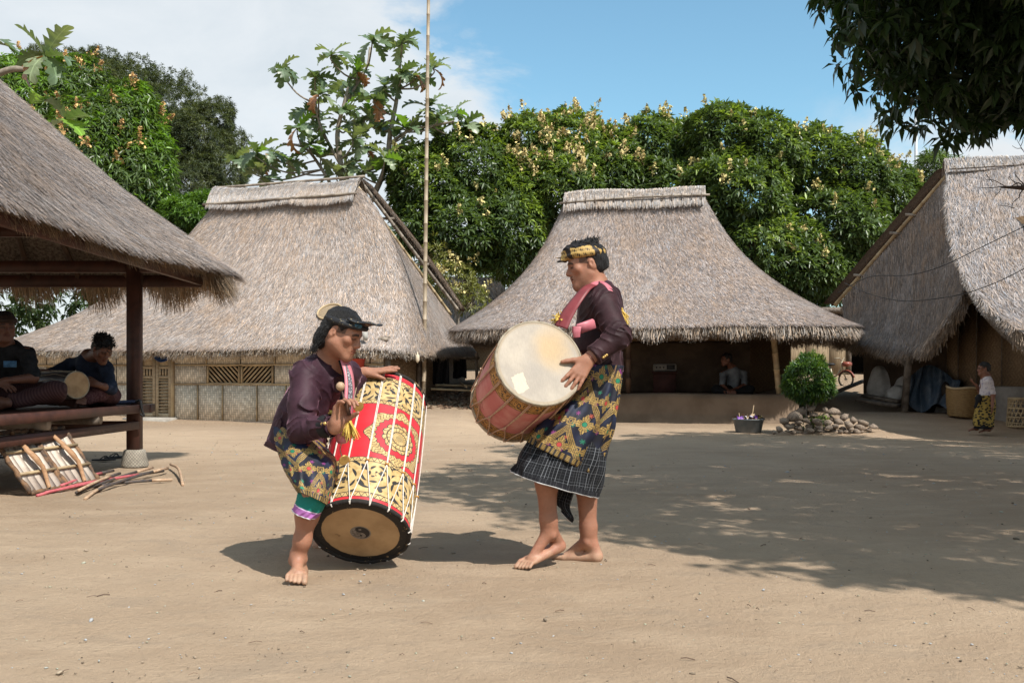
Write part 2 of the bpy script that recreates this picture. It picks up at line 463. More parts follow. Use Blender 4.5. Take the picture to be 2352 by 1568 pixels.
def fringe(E, out, n, L=(0.12, 0.3), w=(0.008, 0.016), droop=0.8, tint=(0.36, 0.29, 0.23), wrap=False, depth=0.12, rag=0.035):
    """straw ends hanging along an eave polyline E with outward directions out"""
    E = np.asarray(E, float); k = len(E); seg = np.linalg.norm(np.diff(E, axis=0), axis=1)
    vis = np.ones(k - 1); pr = seg * vis; i = rng.choice(k - 1, n, p=pr / pr.sum()); t = rng.random((n, 1))
    p = E[i] * (1 - t) + E[i + 1] * t; o = nrm(out[i] * (1 - t) + out[i + 1] * t)
    s = nrm(np.cross(o, V3(0, 0, 1)))
    dd = nrm(o * rng.uniform(0.1, 0.75, (n, 1)) + V3(0, 0, -1) * droop + s * rng.normal(0, 0.16, (n, 1)))
    lay = rng.random((n, 1))
    base = p - o * lay * depth + V3(0, 0, 1) * (0.03 - lay * 0.10)
    clump = 1 + rag * 6 * vnoise(p[:, 0] * 9, p[:, 1] * 9 + p[:, 2] * 3, 8)
    Ls = rng.uniform(*L, n) * clump.clip(0.5, 1.6)
    V, Q = blades(base, dd, nrm(np.cross(dd, np.cross(s, dd)) * 0 + s), o, Ls, rng.uniform(*w, n), np.zeros(n), 0.4)
    return V, Q, np.repeat(straw_cols(n, tint, 0.38), 4, 0)

def loft(rc, ridge, ec, eave, z0, z1, rot, n=5.0, nu=120, nv=40, prof=lambda v: 0.5 * v + 0.5 * v ** 3, lump=0.03, seed=1, hip=False):
    """bell roof: ridge rectangle (half sizes) at rc lofted to eave rectangle at ec, rounded corners; local axes turned by rot"""
    a = np.linspace(0, 2 * np.pi, nu, endpoint=False); a = a + 0.0
    ca, sa = np.cos(a), np.sin(a)
    ux = np.sign(ca) * np.abs(ca) ** (2 / n); uy = np.sign(sa) * np.abs(sa) ** (2 / n)
    G = []
    for v in np.linspace(0, 1, nv):
        f = prof(v); hx = ridge[0] + (eave[0] - ridge[0]) * f; hy = ridge[1] + (eave[1] - ridge[1]) * f
        cx = rc[0] + (ec[0] - rc[0]) * f; cy = rc[1] + (ec[1] - rc[1]) * f
        lx, ly = cx + hx * ux, cy + hy * uy
        if hip:                                   # straight rear right hip instead of the bell curve
            wq = sstep(ux, 0.2, 0.95) * sstep(uy, -0.75, 0.85); g_ = f + (v - f) * wq; gx_ = f + (v ** (0.72 + 0.28 * sstep(uy, -0.5, 0.6)) - f) * sstep(ux, 0.2, 0.95)
            lx = rc[0] + (ec[0] - rc[0]) * gx_ + (ridge[0] + (eave[0] - ridge[0]) * gx_) * ux; ly = rc[1] + (ec[1] - rc[1]) * g_ + (ridge[1] + (eave[1] - ridge[1]) * g_) * uy
        z = z0 + (z1 - z0) * v + lump * (vnoise(lx * 1.7, ly * 1.7 + v * 3, seed) + 0.5 * vnoise(lx * 4.2, ly * 4.2, seed + 1)) * min(1, v * 4)
        G.append(np.stack([lx, ly, z], -1))
    G = np.array(G); cs, sn = math.cos(rot), math.sin(rot)
    return np.stack([G[..., 0] * cs - G[..., 1] * sn, G[..., 0] * sn + G[..., 1] * cs, G[..., 2]], -1)
def outdirs(E, c):
    o = E - np.asarray(c); o[:, 2] = 0; return nrm(o)
def eave_loop(G):
    E = np.concatenate([G[-1], G[-1][:1]]); t = np.roll(E[:-1], -1, 0) - np.roll(E[:-1], 1, 0)
    o = np.stack([t[:, 1], -t[:, 0], 0 * t[:, 0]], -1); o = nrm(np.concatenate([o, o[:1]]))
    if ((E - E.mean(0)) * o).sum() < 0: o = -o
    return E, o
def roof_parts(parent, G, wrap, nstraw, nfr, th=0.16, straw_kw={}, fr_kw={}, E=None, out=None):
    mkb = mk('roof', *shell(G, th, wrap), M_thatch, parent, smooth=False)
    V, Q, c = straw_on(G, nstraw, wrap, **straw_kw)
    s = mk('straw_cover', V, Q, M_straw, parent, col=c); s['kind'] = 'stuff'
    if nfr:
        if E is None: E, out = eave_loop(G)
        V, Q, c = fringe(E, out, nfr, **fr_kw)
        s = mk('eave_fringe', V, Q, M_straw, parent, col=c); s['kind'] = 'stuff'
    return mkb
def frame(c, rot):
    cs, sn = math.cos(rot), math.sin(rot); c = np.asarray(c, float)
    return lambda x, y, z: np.array([c[0] + x * cs - y * sn, c[1] + x * sn + y * cs, z])
# ================================================================== woven bamboo, panels
def f_weave(c1, c2, sc=0.030):
    def f():
        x, y, z = sep(coords('Object')); u = x / sc; v = z / sc
        i = fl(u); j = fl(v)
        zig = ab(fr(j / 10.0) * 10.0 - 5.0)
        k = fr((i + zig) / 4.0) * 4.0
        vert = k < 1.95
        a = fr(u) - 0.5; b = fr(v) - 0.5
        h = (vert * (0.25 - a * a) + (1.0 - vert) * (0.25 - b * b)) * 3.0
        cell = comb(i, j, 0.0)
        n = noise(cell, 0.73, 1); st = noise(coords('Object'), 2.2, 4, 0.6)
        c = mixc(sst(n, 0.3, 0.7), c1, c2)
        c = mixc(sst(st, 0.45, 0.7) * 0.5, c, tuple(q * 0.62 for q in c1))
        return [mulc(mulc(c, 0.86 + 0.18 * vert), 0.50 + 0.58 * sst(h, 0.04, 0.5)), bump(h, 0.6, 0.006)]
    return f
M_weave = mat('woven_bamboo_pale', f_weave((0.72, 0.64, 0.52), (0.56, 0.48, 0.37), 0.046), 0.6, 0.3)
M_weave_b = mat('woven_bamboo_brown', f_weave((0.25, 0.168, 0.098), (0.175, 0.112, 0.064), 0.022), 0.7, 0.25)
M_weave_s = mat('split_bamboo_sheet', lambda: (lambda o: [mixc(sst(noise(vscale(o, (26, 26, 1.2)), 3, 3), 0.35, 0.65), (0.33, 0.25, 0.16), (0.19, 0.135, 0.085)),
                bump(noise(vscale(o, (26, 26, 1)), 3, 3), 0.6, 0.01)])(coords()), 0.7, 0.25)
M_dark_in = simple('near_black_brown', (0.045, 0.034, 0.026), (0.03, 0.023, 0.018), 5, 0.95, 0.05)  # near-black brown for inner walls, the shed inside and the covered heap

def lx_at(c, rot, ly, px):
    cs, sn = math.cos(rot), math.sin(rot); k = (px - 1176) / F
    return (-(c[0] - ly * sn) + k * (c[1] + ly * cs)) / (cs - k * sn)
def local_box(name, fr_, rot, lx0, lx1, ly, z0, z1, th, m, parent, bev=0.0):
    V, Q = box(((lx1 - lx0) / 2, 0, (z1 - z0) / 2), (lx1 - lx0, th, z1 - z0), bev=bev)
    o = mk(name, V, Q, m); o.location = tuple(fr_(lx0, ly, z0)); o.rotation_euler = (0, 0, rot); child(o, parent); return o

def patch(top, bot, sag, nu=40, nv=36, prof=None, lump=0.02, seed=5):
    a = catmull(top, 10); b = catmull(bot, 10)
    re = lambda c: np.stack([np.interp(np.linspace(0, 1, nu), np.linspace(0, 1, len(c)), c[:, k]) for k in range(3)], -1)
    a, b = re(a), re(b); G = []
    for v in np.linspace(0, 1, nv):
        p = a + (b - a) * v; s = 4 * v * (1 - v) * (1.15 - 0.3 * v); p = p + np.asarray(sag) * s
        p[:, 2] += lump * (vnoise(p[:, 0] * 2, p[:, 1] * 2, seed) + 0.5 * vnoise(p[:, 0] * 6, p[:, 2] * 6, seed + 1)) * min(1, 4 * v)
        G.append(p)
    return np.array(G)

# ================================================================== left house (A)
rA = R(-15.9); cA = (-4.88, 21.75); fA = frame(cA, rA)
A = thing('thatched_house', fA(-0.9, 0, 0), 'large thatched house with pale woven bamboo walls and diagonal slat windows, behind the crouching drummer', 'house')
GA = loft((0, 0), (1.62, 0.10), (-1.20, 0), (4.85, 2.86), 4.98, 1.50, rA, n=8, nu=150, nv=44, seed=11, hip=True)
GA[..., 0] += cA[0]; GA[..., 1] += cA[1]
roof_parts(A, GA, True, 230000, 19000, straw_kw=dict(tint=(0.318, 0.258, 0.221), L=(0.09, 0.21)), fr_kw=dict(L=(0.08, 0.20), tint=(0.38, 0.315, 0.25)))
# ridge cap: two overlapping folded straw panels held by bamboo rods
def ridge_cap(parent, f, x0, x1, z0, half, drop, nm='ridge_cap', seed=3, tint=(0.36, 0.32, 0.295), n=9000, sag=0.03):
    t = np.linspace(-1, 1, 13); xs = np.linspace(x0, x1, 24); G = []
    prof = np.stack([t * half, -np.abs(t) ** 1.6 * drop], -1)
    for k, (yy_, zz_) in enumerate(prof):
        G.append([f(x, yy_, z0 + zz_ + 0.02 * math.sin(x * 3 + seed) - sag * (1 - ((x - x0) / (x1 - x0) * 2 - 1) ** 2)) for x in xs])
    G = np.array(G)
    o = mk(nm, *shell(G, 0.06, False), M_thatch, parent)
    G2 = G[:7][::-1]                                    # front half, running down
    V, Q, c = straw_on(G2, n, False, L=(0.08, 0.2), w=(0.006, 0.011), yaw=0.06, lift=(0.0, 0.012), tint=tint)
    s = mk('ridge_straw', V, Q, M_straw, o, col=c); s['kind'] = 'stuff'
    return o
ridge_cap(A, fA, -1.80, 0.30, 5.16, 0.36, 0.42, seed=1, n=7000)
ridge_cap(A, fA, 0.28, 1.74, 5.17, 0.375, 0.43, seed=2, n=6000)
for k, (y_, z_, dx) in enumerate(((-0.39, 4.76, 0.0), (-0.05, 5.18, 0.03))):
    mkt('ridge_rod', bamboo(fA(-1.88 + dx, y_, z_ - 0.03), fA(1.80 + dx, y_, z_ + 0.03), 0.028, seed=k), M_bamboo_grey, A)
# right gable: verge of the rear slope with bamboo poles
top = P(826, 414, 21.35); bot = P(1052, 712, 23.6)
for k, (o1, o2, r_) in enumerate((((0, 0, 0), (0, 0, 0), 0.038), ((-0.07, -0.10, -0.10), (-0.16, -0.12, -0.12), 0.036), ((-0.10, -0.22, -0.22), (-0.30, -0.2, -0.3), 0.034))):
    mkt('barge_pole', bamboo(top + V3(*o1), bot + V3(*o2), r_, seed=k + 5), M_bamboo if k else M_bamboo_grey, A)
ts = np.linspace(0, 1, 26); side = V3(0.30, 0.62, 0.06); verge = []
line = top + (bot - top) * ts[:, None] + V3(0, 0.1, 0) + V3(0.05, 0, 0.05) * np.sin(ts * 3.1)[:, None]
verge = np.stack([line + V3(0.03, 0.04, 0.03), line + V3(0.04, 0.1, 0.07), line + side * 0.5 + V3(0.0, 0.4, 0.02)], 0)
o = mk('verge_thatch', *shell(verge.transpose(1, 0, 2).copy(), 0.08, False), simple('brown_thatch', (0.10, 0.068, 0.047), (0.04, 0.028, 0.021), 30, 0.95, 0.1, 0.8, 50), A)
V, Q, c = fringe(line + V3(0.06, 0.0, 0.1), np.tile(nrm(V3(0.8, -0.4, 0)), (len(line), 1)), 2500, L=(0.04, 0.10), droop=0.5, tint=(0.15, 0.11, 0.08)); mk('verge_fringe', V, Q, M_straw, A, col=c)['kind'] = 'stuff'
for tt in (0.27, 0.62):
    q = top + (bot - top) * tt; mkt('tie_pole', bamboo(q + V3(-0.55, -0.25, -0.05), q + V3(0.12, 0.1, 0.0), 0.03, seed=9), M_bamboo_grey, A)
# walls
lyA = -2.36; zt = 1.62; zb = 0.05
cw = lambda px: lx_at(cA, rA, lyA, px)
zr = [0.06, 0.80, 1.18, zt]
rowcuts = {0: [400, 455, 512, 591, 657, 720, 790, 850, 882], 1: [400, 475, 'w', 553, 'w', 630, 690, 760, 830, 882], 2: [400, 475, 553, 632, 700, 780, 850, 882]}
def panel(px0, px1, z0, z1, m=M_weave): return local_box('wall_panel', fA, rA, cw(px0) + 0.012, cw(px1) - 0.012, lyA, z0 + 0.012, z1 - 0.012, 0.02, m, A)
def slat_window(px0, px1, z0, z1, sgn):
    x0, x1 = cw(px0) + 0.03, cw(px1) - 0.03
    w = bpy.data.objects.new('window', None); COL.objects.link(w); w.location = tuple(fA(x0, lyA, z0)); w.rotation_euler = (0, 0, rA); child(w, A)
    # frame
    pr = [box(((x1 - x0) / 2, 0, 0.015), (x1 - x0, 0.05, 0.035)), box(((x1 - x0) / 2, 0, z1 - z0 - 0.015), (x1 - x0, 0.05, 0.035)),
          box((0.0, 0, (z1 - z0) / 2), (0.035, 0.052, z1 - z0 + 0.01)), box((x1 - x0, 0, (z1 - z0) / 2), (0.035, 0.052, z1 - z0 + 0.01))]
    fo = mk('window_frame', *cat(pr), M_bamboo); fo.location = w.location; fo.rotation_euler = (0, 0, rA); child(fo, w)
    n = 11; H = z1 - z0; Wd = x1 - x0
    for k in range(n):
        s0 = -H + (Wd + H) * (k + 0.5) / n; a = max(0, s0), max(0, -s0); L = min(Wd - a[0], H - a[1])
        if L < 0.05: continue
        p0 = V3(a[0], 0, a[1]); p1 = V3(a[0] + L, 0, a[1] + L)
        if sgn < 0: p0[0], p1[0] = Wd - p0[0], Wd - p1[0]
        V, Q = beam(p0, p1, 0.012, 0.034, up=(0, 1, 0) if 0 else (-(p1 - p0)[2], 0, (p1 - p0)[0]))
        so = mk('slat', V, Q, M_bamboo); so.location = w.location; so.rotation_euler = (0, 0, rA); child(so, w)
for r_, cuts in rowcuts.items():
    i = 0
    nums = [q for q in cuts if q != 'w']; flags = []
    for q in cuts:
        if q == 'w': flags[-1] = True
        else: flags.append(False)
    sg = 1
    for a, b, isw in zip(nums[:-1], nums[1:], flags[:-1]):
        if isw: slat_window(a, b, zr[1], zr[2], -sg); sg = -sg
        else: panel(a, b, zr[r_], zr[r_ + 1])
# left of the door, seen under the pavilion roof
for r_ in (0, 1, 2):
    cuts = [-40, -10, 55, 108, 160, 215, 268, 318]
    for a, b in zip(cuts[:-1], cuts[1:]):
        if r_ == 1 and a in (108,): slat_window(a, b, zr[1], zr[2], -1)
        else: panel(a, b, zr[r_], zr[r_ + 1])
for z_ in zr[1:3]:
    mkt('wall_batten', tube([fA(cw(400), lyA - 0.022, z_), fA(cw(882), lyA - 0.022, z_)], 0.017, 6), M_bamboo, A)
    mkt('wall_batten', tube([fA(cw(-40), lyA - 0.022, z_), fA(cw(318), lyA - 0.022, z_)], 0.017, 6), M_bamboo, A)
mkt('wall_batten', tube([fA(cw(-40), lyA - 0.03, zr[0]), fA(cw(318), lyA - 0.03, zr[0])], 0.022, 6), M_wood_grey, A)
mkt('wall_batten', tube([fA(cw(400), lyA - 0.03, zr[0]), fA(cw(882), lyA - 0.03, zr[0])], 0.022, 6), M_wood_grey, A)
for px in rowcuts[0]: mkt('wall_stud', tube([fA(cw(px), lyA - 0.02, zr[0]), fA(cw(px), lyA - 0.02, zr[1])], 0.013, 6), M_bamboo, A)
for px in (475, 632, 700, 780): mkt('wall_stud', tube([fA(cw(px), lyA - 0.02, zr[2]), fA(cw(px), lyA - 0.02, zr[3])], 0.013, 6), M_bamboo, A)
for px in (398, 319): mkt('door_post', tube([fA(cw(px), lyA - 0.02, 0.02), fA(cw(px), lyA - 0.02, zt)], 0.04, 8), M_bamboo, A)
# double louvred door
M_door = simple('bleached_door_wood', (0.42, 0.33, 0.22), (0.29, 0.22, 0.14), 5, 0.65, 0.3, stretch=(1, 1, 6))
dx0, dx1 = cw(323), cw(394)
for s_, (a, b) in enumerate(((dx0, (dx0 + dx1) / 2 - 0.008), ((dx0 + dx1) / 2 + 0.008, dx1))):
    dz0, dz1 = 0.14, zt; w_ = b - a; ld = lyA + 0.0
    D = bpy.data.objects.new('door', None); COL.objects.link(D); D.location = tuple(fA(a, ld, dz0)); D.rotation_euler = (0, 0, rA); child(D, A)
    def dpart(nm, VQ, m=M_door):
        o_ = mk(nm, VQ[0], VQ[1], m); o_.location = D.location; o_.rotation_euler = (0, 0, rA); child(o_, D); return o_
    H = dz1 - dz0
    dpart('door_frame', cat([box((0.03, 0, H / 2), (0.06, 0.04, H)), box((w_ - 0.03, 0, H / 2), (0.06, 0.04, H)), box((w_ / 2, 0.002, 0.04), (w_ - 0.1, 0.036, 0.08)),
          box((w_ / 2, 0.002, 0.80), (w_ - 0.1, 0.036, 0.05)), box((w_ / 2, 0.002, 0.99), (w_ - 0.1, 0.036, 0.05))]))
    dpart('door_panel', box((w_ / 2, 0.008, 1.25), (w_ - 0.1, 0.012, 0.48)))
    dpart('door_backing', box((w_ / 2, 0.03, 0.44), (w_ - 0.1, 0.008, 0.76)), M_door)
    for k in range(4): dpart('vent_bar', box((0.09 + k * (w_ - 0.14) / 3.2, 0.0, 0.895), (0.035, 0.025, 0.15)))
    for k in range(11):
        Rm = np.array(Matrix.Rotation(R(-28), 3, 'X')); dpart('louvre_slat', box((w_ / 2, 0.0, 0.11 + k * 0.063), (w_ - 0.118, 0.05, 0.012), M=Rm))
V, Q = box(fA((dx0 + dx1) / 2, lyA - 0.12, 0.06), (dx1 - dx0 + 0.3, 0.5, 0.16), rz=rA, bev=0.02); mk('door_step', V, Q, simple('worn_concrete', (0.34, 0.31, 0.27), (0.24, 0.215, 0.185), 6, 0.9, 0.2, 0.3), A)
# shaded side, back walls, inner lining that closes the house
xr = cw(882)
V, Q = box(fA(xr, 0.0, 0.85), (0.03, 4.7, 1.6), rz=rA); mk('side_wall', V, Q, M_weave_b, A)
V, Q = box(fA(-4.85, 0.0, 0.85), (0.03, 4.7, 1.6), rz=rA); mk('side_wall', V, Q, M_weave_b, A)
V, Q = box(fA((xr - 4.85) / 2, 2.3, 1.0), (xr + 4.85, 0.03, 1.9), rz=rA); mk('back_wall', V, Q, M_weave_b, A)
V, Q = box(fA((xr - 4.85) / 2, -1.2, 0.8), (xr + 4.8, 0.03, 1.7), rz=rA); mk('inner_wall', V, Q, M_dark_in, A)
mkt('wall_plate', bamboo(fA(-4.9, lyA - 0.06, zt + 0.02), fA(xr + 0.1, lyA - 0.06, zt + 0.02), 0.045, seed=4), M_bamboo_grey, A)
mkt('corner_post', tube([fA(xr + 0.05, lyA + 0.05, 0), fA(xr + 0.05, lyA + 0.05, 1.7)], 0.055, 8), M_wood_grey, A)

# ================================================================== centre house (B)
rB = R(-11.0); cB = (2.51, 20.6); fB = frame(cB, rB)
B = thing('thatched_house', fB(0.3, 0, 0), 'thatched house with open shaded mud porch and smooth bell-shaped roof, behind the standing drummer', 'house')
GB = loft((0, 0), (1.36, 0.10), (0.37, 0), (3.95, 2.46), 4.70, 1.86, rB, n=5.0, nu=150, nv=44, seed=21, lump=0.02)
GB[..., 0] += cB[0]; GB[..., 1] += cB[1]
roof_parts(B, GB, True, 230000, 20000, straw_kw=dict(tint=(0.278, 0.226, 0.200), L=(0.06, 0.15), yaw=0.30), fr_kw=dict(L=(0.10, 0.27), tint=(0.29, 0.235, 0.19), depth=0.2))
ridge_cap(B, fB, -1.42, 1.46, 4.80, 0.30, 0.33, seed=4, tint=(0.37, 0.32, 0.285), n=9000, sag=-0.02)
mkt('ridge_rod', tube(catmull([fB(-1.5, -0.30, 4.53), fB(-0.5, -0.31, 4.58), fB(0.6, -0.31, 4.60), fB(1.55, -0.30, 4.60)], 6), 0.022, 6), M_bamboo_grey, B)
for k in range(15):
    x = -1.35 + k * 0.195; mkt('ridge_tie', tube([fB(x, -0.30, 4.64), fB(x + 0.01, -0.34, 4.58), fB(x, -0.33, 4.50)], 0.010, 5), M_wood_grey, B)
# porch
pf = 0.62
cwB = lambda px, ly: lx_at(cB, rB, ly, px)
lyP = -1.52
M_porch = simple('smoothed_mud_floor', (0.205, 0.150, 0.107), (0.150, 0.108, 0.076), 2.2, 0.95, 0.1, 0.35, 45)
# porch platform with sloping rounded front
xl, xrp = cwB(1130, lyP), cwB(1835, lyP)
pr = []; prof = [(-0.16, -0.02), (-0.13, 0.10), (-0.03, 0.20), (0.0, 0.26), (0.015, 0.50), (0.05, 0.60), (0.10, pf), (1.9, pf)]
xs = np.linspace(xl, xrp, 60); G = np.array([[fB(x + (-0.10 if i < 2 else 0) * 0, lyP + py_ + 0.012 * math.sin(x * 5 + i), pz + 0.010 * math.sin(x * 2.1) + (0.006 * math.sin(x * 17) if i < 6 else 0)) for x in xs] for i, (py_, pz) in enumerate(prof)])
rt = np.array([[g_ + (g_ - row[-2]) * 0 for g_ in row] for row in G])
o = mk('porch_platform', G.reshape(-1, 3), gridq(60, len(prof)), M_porch, B, smooth=True)
V, Q = box(fB((xl + xrp) / 2, lyP + 1.0, 0.27), (xrp - xl - 0.06, 1.9, 0.62), rz=rB); mk('platform_core', V, Q, M_porch, B)
xs2 = np.linspace(0, 1, 10); G2 = np.array([[fB(xrp + t * 0.35, lyP + 0.05 + v * 1.8 + 0.05 * t, pf * (1 - t ** 1.3) + 0.02) for t in xs2] for v in np.linspace(0, 1, 6)])
mk('platform_end', G2.reshape(-1, 3), gridq(10, 6), M_porch, B, smooth=True)
lyW = -0.12
V, Q = box(fB((cwB(1150, lyW) + cwB(1722, lyW)) / 2, lyW, pf + 0.52), (cwB(1722, lyW) - cwB(1150, lyW), 0.16, 1.04), rz=rB, bev=0.05); mk('porch_wall', V, Q, M_mud, B)
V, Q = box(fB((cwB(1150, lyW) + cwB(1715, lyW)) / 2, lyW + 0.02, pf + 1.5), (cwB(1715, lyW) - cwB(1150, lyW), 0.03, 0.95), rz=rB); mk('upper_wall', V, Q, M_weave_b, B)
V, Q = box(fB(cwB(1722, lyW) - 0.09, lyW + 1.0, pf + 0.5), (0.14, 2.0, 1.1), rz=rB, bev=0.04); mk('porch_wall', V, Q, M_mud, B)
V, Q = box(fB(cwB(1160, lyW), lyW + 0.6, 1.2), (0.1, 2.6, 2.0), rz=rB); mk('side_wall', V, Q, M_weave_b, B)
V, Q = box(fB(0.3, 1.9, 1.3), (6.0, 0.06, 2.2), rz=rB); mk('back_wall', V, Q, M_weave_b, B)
# posts
def post(px, pyb, pyt, ly, r_, m, lean=0.0, seed=0):
    x = cwB(px, ly); mkt('porch_post', bamboo(fB(x + lean, ly, pf - 0.02), fB(x, ly, 2.1), r_, seed=seed, n=10), m, B)
post(1443, 905, 775, lyP + 0.22, 0.055, simple('smoked_bamboo', (0.10, 0.06, 0.04), (0.05, 0.03, 0.022), 5, 0.5, 0.3), 0, 2)
post(1772, 905, 775, lyP + 0.25, 0.055, M_bamboo, 0.14, 3)
post(1218, 905, 775, lyP + 0.22, 0.055, M_bamboo_grey, 0, 4)
mkt('wall_plate', bamboo(fB(cwB(1130, lyP), lyP + 0.2, 2.02), fB(cwB(1880, lyP), lyP + 0.2, 2.02), 0.05, seed=8), M_bamboo_grey, B)

# ================================================================== right house (C)
C = thing('thatched_house', P(2352, 940, 17.5), 'thatched house at the right edge with brown woven panels under a wide sloping roof', 'house')
vt = P(2180, 384, 18.5); ve = P(2330, 757, 14.0)
GC1 = patch([vt, P(2270, 376, 18.2), P(2420, 362, 17.8), P(2640, 350, 17.2)], [ve, P(2450, 790, 13.6), P(2600, 820, 13.3), P(2900, 850, 12.8)], (-0.42, -0.25, -0.45), nu=40, nv=40, seed=31)
E1 = GC1[-1]; o1 = np.tile(nrm(V3(-0.1, -1, 0)), (len(E1), 1))
skw = dict(tint=(0.275, 0.238, 0.222), L=(0.14, 0.3))
roof_parts(C, GC1, False, 42000, 5000, th=0.22, straw_kw=skw, fr_kw=dict(L=(0.12, 0.26)), E=E1, out=o1)
Ev = GC1[:, 0]; V, Q, c = fringe(Ev + V3(0.02, 0, 0), np.tile(nrm(V3(-0.8, -0.5, 0)), (len(Ev), 1)), 6500, L=(0.07, 0.16), droop=0.55, tint=(0.36, 0.31, 0.27), depth=0.10); mk('verge_fringe', V, Q, M_straw, C, col=c)['kind'] = 'stuff'
hb = [P(1918, 772, 21.3), P(1990, 778, 19.8), P(2083, 792, 18.3), P(2145, 760, 17.2), P(2212, 680, 16.0)]
GC2 = patch([P(1935, 688, 21.6), P(2010, 600, 20.7), P(2085, 505, 19.8), P(2150, 425, 19.0), P(2200, 400, 18.3)], hb, (0.10, 0.0, -0.28), nu=44, nv=34, seed=33)
roof_parts(C, GC2, False, 42000, 7000, th=0.18, straw_kw=dict(tint=(0.215, 0.18, 0.158), L=(0.16, 0.36)), fr_kw=dict(L=(0.14, 0.34), tint=(0.24, 0.19, 0.15), depth=0.2), E=GC2[-1], out=np.tile(nrm(V3(-0.75, -0.6, 0)), (44, 1)))
# rear verge and poles
t0, t1 = P(2190, 386, 18.5), P(1918, 700, 22.0)
for k, (a, b, r_) in enumerate((((0, 0, 0), (0, 0, 0), 0.04), ((0.06, -0.12, -0.13), (0.10, -0.14, -0.12), 0.038))):
    mkt('barge_pole', bamboo(t0 + V3(*a), t1 + V3(*b), r_, seed=k + 15), M_bamboo_grey if k else M_bamboo, C)
ts = np.linspace(0, 1, 24); line = t0 + (t1 - t0) * ts[:, None] + V3(-0.05, 0.1, 0.02)
vg = np.stack([line + V3(0.02, 0, -0.04), line + V3(-0.02, 0.05, 0.03), line + V3(-0.03, 0.45, 0.06)], 0).transpose(1, 0, 2).copy()
mk('verge_thatch', *shell(vg, 0.06, False), MATS['brown_thatch'], C)
for tt in (0.3, 0.43, 0.75):
    q = t0 + (t1 - t0) * tt; mkt('tie_pole', bamboo(q + V3(0.5, -0.3, -0.08), q + V3(-0.14, 0.05, 0.0), 0.028, seed=19), M_bamboo_grey, C)
# ridge roll
fC = frame((vt[0], vt[1]), math.atan2(-0.7, 2.3))
ridge_cap(C, fC, -0.10, 3.6, vt[2] + 0.14, 0.34, 0.42, seed=7, tint=(0.33, 0.30, 0.285), n=7000, sag=-0.01)
for zz in (0.32, 0.22):
    mkt('ridge_rod', tube([fC(-0.05, -0.345, vt[2] - 0.30 + zz * 0.6), fC(3.6, -0.345, vt[2] - 0.28 + zz * 0.6)], 0.012, 5), M_wood_grey, C)
for k in range(18):
    x = 0.05 + k * 0.16; mkt('ridge_tie', tube([fC(x, -0.33, vt[2] - 0.05), fC(x + 0.04, -0.38, vt[2] - 0.13), fC(x + 0.02, -0.37, vt[2] - 0.24)], 0.008, 4), M_wood_grey, C)
# walls: long side runs away from the camera
w0 = P(1995, 900, 20.9); w1 = P(2470, 960, 15.4); wd = nrm((w1 - w0) * V3(1, 1, 0)); wl = np.linalg.norm((w1 - w0)[:2]); rW = math.atan2(wd[1], wd[0])
fW = frame((w0[0], w0[1]), rW)
V, Q = box(fW(wl / 2, 0.06, 0.45), (wl, 0.22, 0.66), rz=rW, bev=0.03); mk('plinth', V, Q, simple('grey_plinth', (0.25, 0.225, 0.20), (0.17, 0.15, 0.13), 3, 0.95, 0.1, 0.4), C)
def lxW(px):
    return lx_at((w0[0], w0[1]), rW, 0.0, px)
cuts = [2160, 2203, 2245, 2303, 2365, 2440]
for a, b in zip(cuts[:-1], cuts[1:]):
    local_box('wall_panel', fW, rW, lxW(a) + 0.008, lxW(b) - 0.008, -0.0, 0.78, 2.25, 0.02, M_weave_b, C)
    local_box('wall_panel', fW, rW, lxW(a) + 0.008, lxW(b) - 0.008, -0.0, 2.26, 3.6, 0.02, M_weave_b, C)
for a in cuts: mkt('wall_batten', tube([fW(lxW(a), -0.02, 0.78), fW(lxW(a), -0.02, 3.0)], 0.010, 5), M_wood_grey, C)
V, Q = box(fW(lxW(2075) , 0.05, 0.95), (lxW(2190) - lxW(1998), 0.18, 1.35), rz=rW, bev=0.04); mk('mud_wall', V, Q, M_mud, C)
V, Q = box(fW(lxW(2075), 0.10, 2.2), (lxW(2190) - lxW(1998), 0.04, 1.5), rz=rW); mk('upper_wall', V, Q, M_weave_b, C)
V, Q = beam(fW(lxW(1995), -0.10, 1.64), fW(lxW(2172), -0.10, 1.64), 0.08, 0.06); mk('wall_rail', V, Q, M_wood_grey, C)
V, Q = beam(P(2077, 938, 18.4) - V3(0, 0, 0.05), P(2090, 790, 18.2), 0.10, 0.12, bev=0.012, up=(0, 1, 0)); mk('timber_post', V, Q, M_wood_grey, C)
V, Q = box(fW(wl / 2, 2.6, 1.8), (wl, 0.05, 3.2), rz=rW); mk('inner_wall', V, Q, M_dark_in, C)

# ================================================================== rear shed between centre and right houses
D_ = thing('woven_shed', P(1880, 860, 25), 'low shed of vertical split bamboo sheets with an open dark doorway, behind the bush', 'shed')
for a, b in ((1700, 1745), (1745, 1795), (1795, 1850), (1850, 1905), (1905, 1951)):
    p0, p1 = P(a, 862, 25.2), P(b, 862, 25.2)
    V, Q = box((0, 0, 0.55), (p1[0] - p0[0] - 0.02, 0.03, 1.5)); o = mk('wall_panel', V, Q, M_weave_s); o.location = ((p0[0] + p1[0]) / 2, 25.2, 1.0); child(o, D_)
for px in (1951, 1991):
    q = P(px, 862, 25.15); mkt('door_post', tube([V3(q[0], q[1], 0.9), V3(q[0], q[1], 2.5)], 0.05, 7), M_wood_grey, D_)
p0, p1 = P(1991, 862, 25.2), P(2080, 862, 25.2); V, Q = box(((p0[0] + p1[0]) / 2, 25.2, 1.6), (p1[0] - p0[0], 0.04, 1.5)); mk('wall_panel', V, Q, M_weave_s, D_)
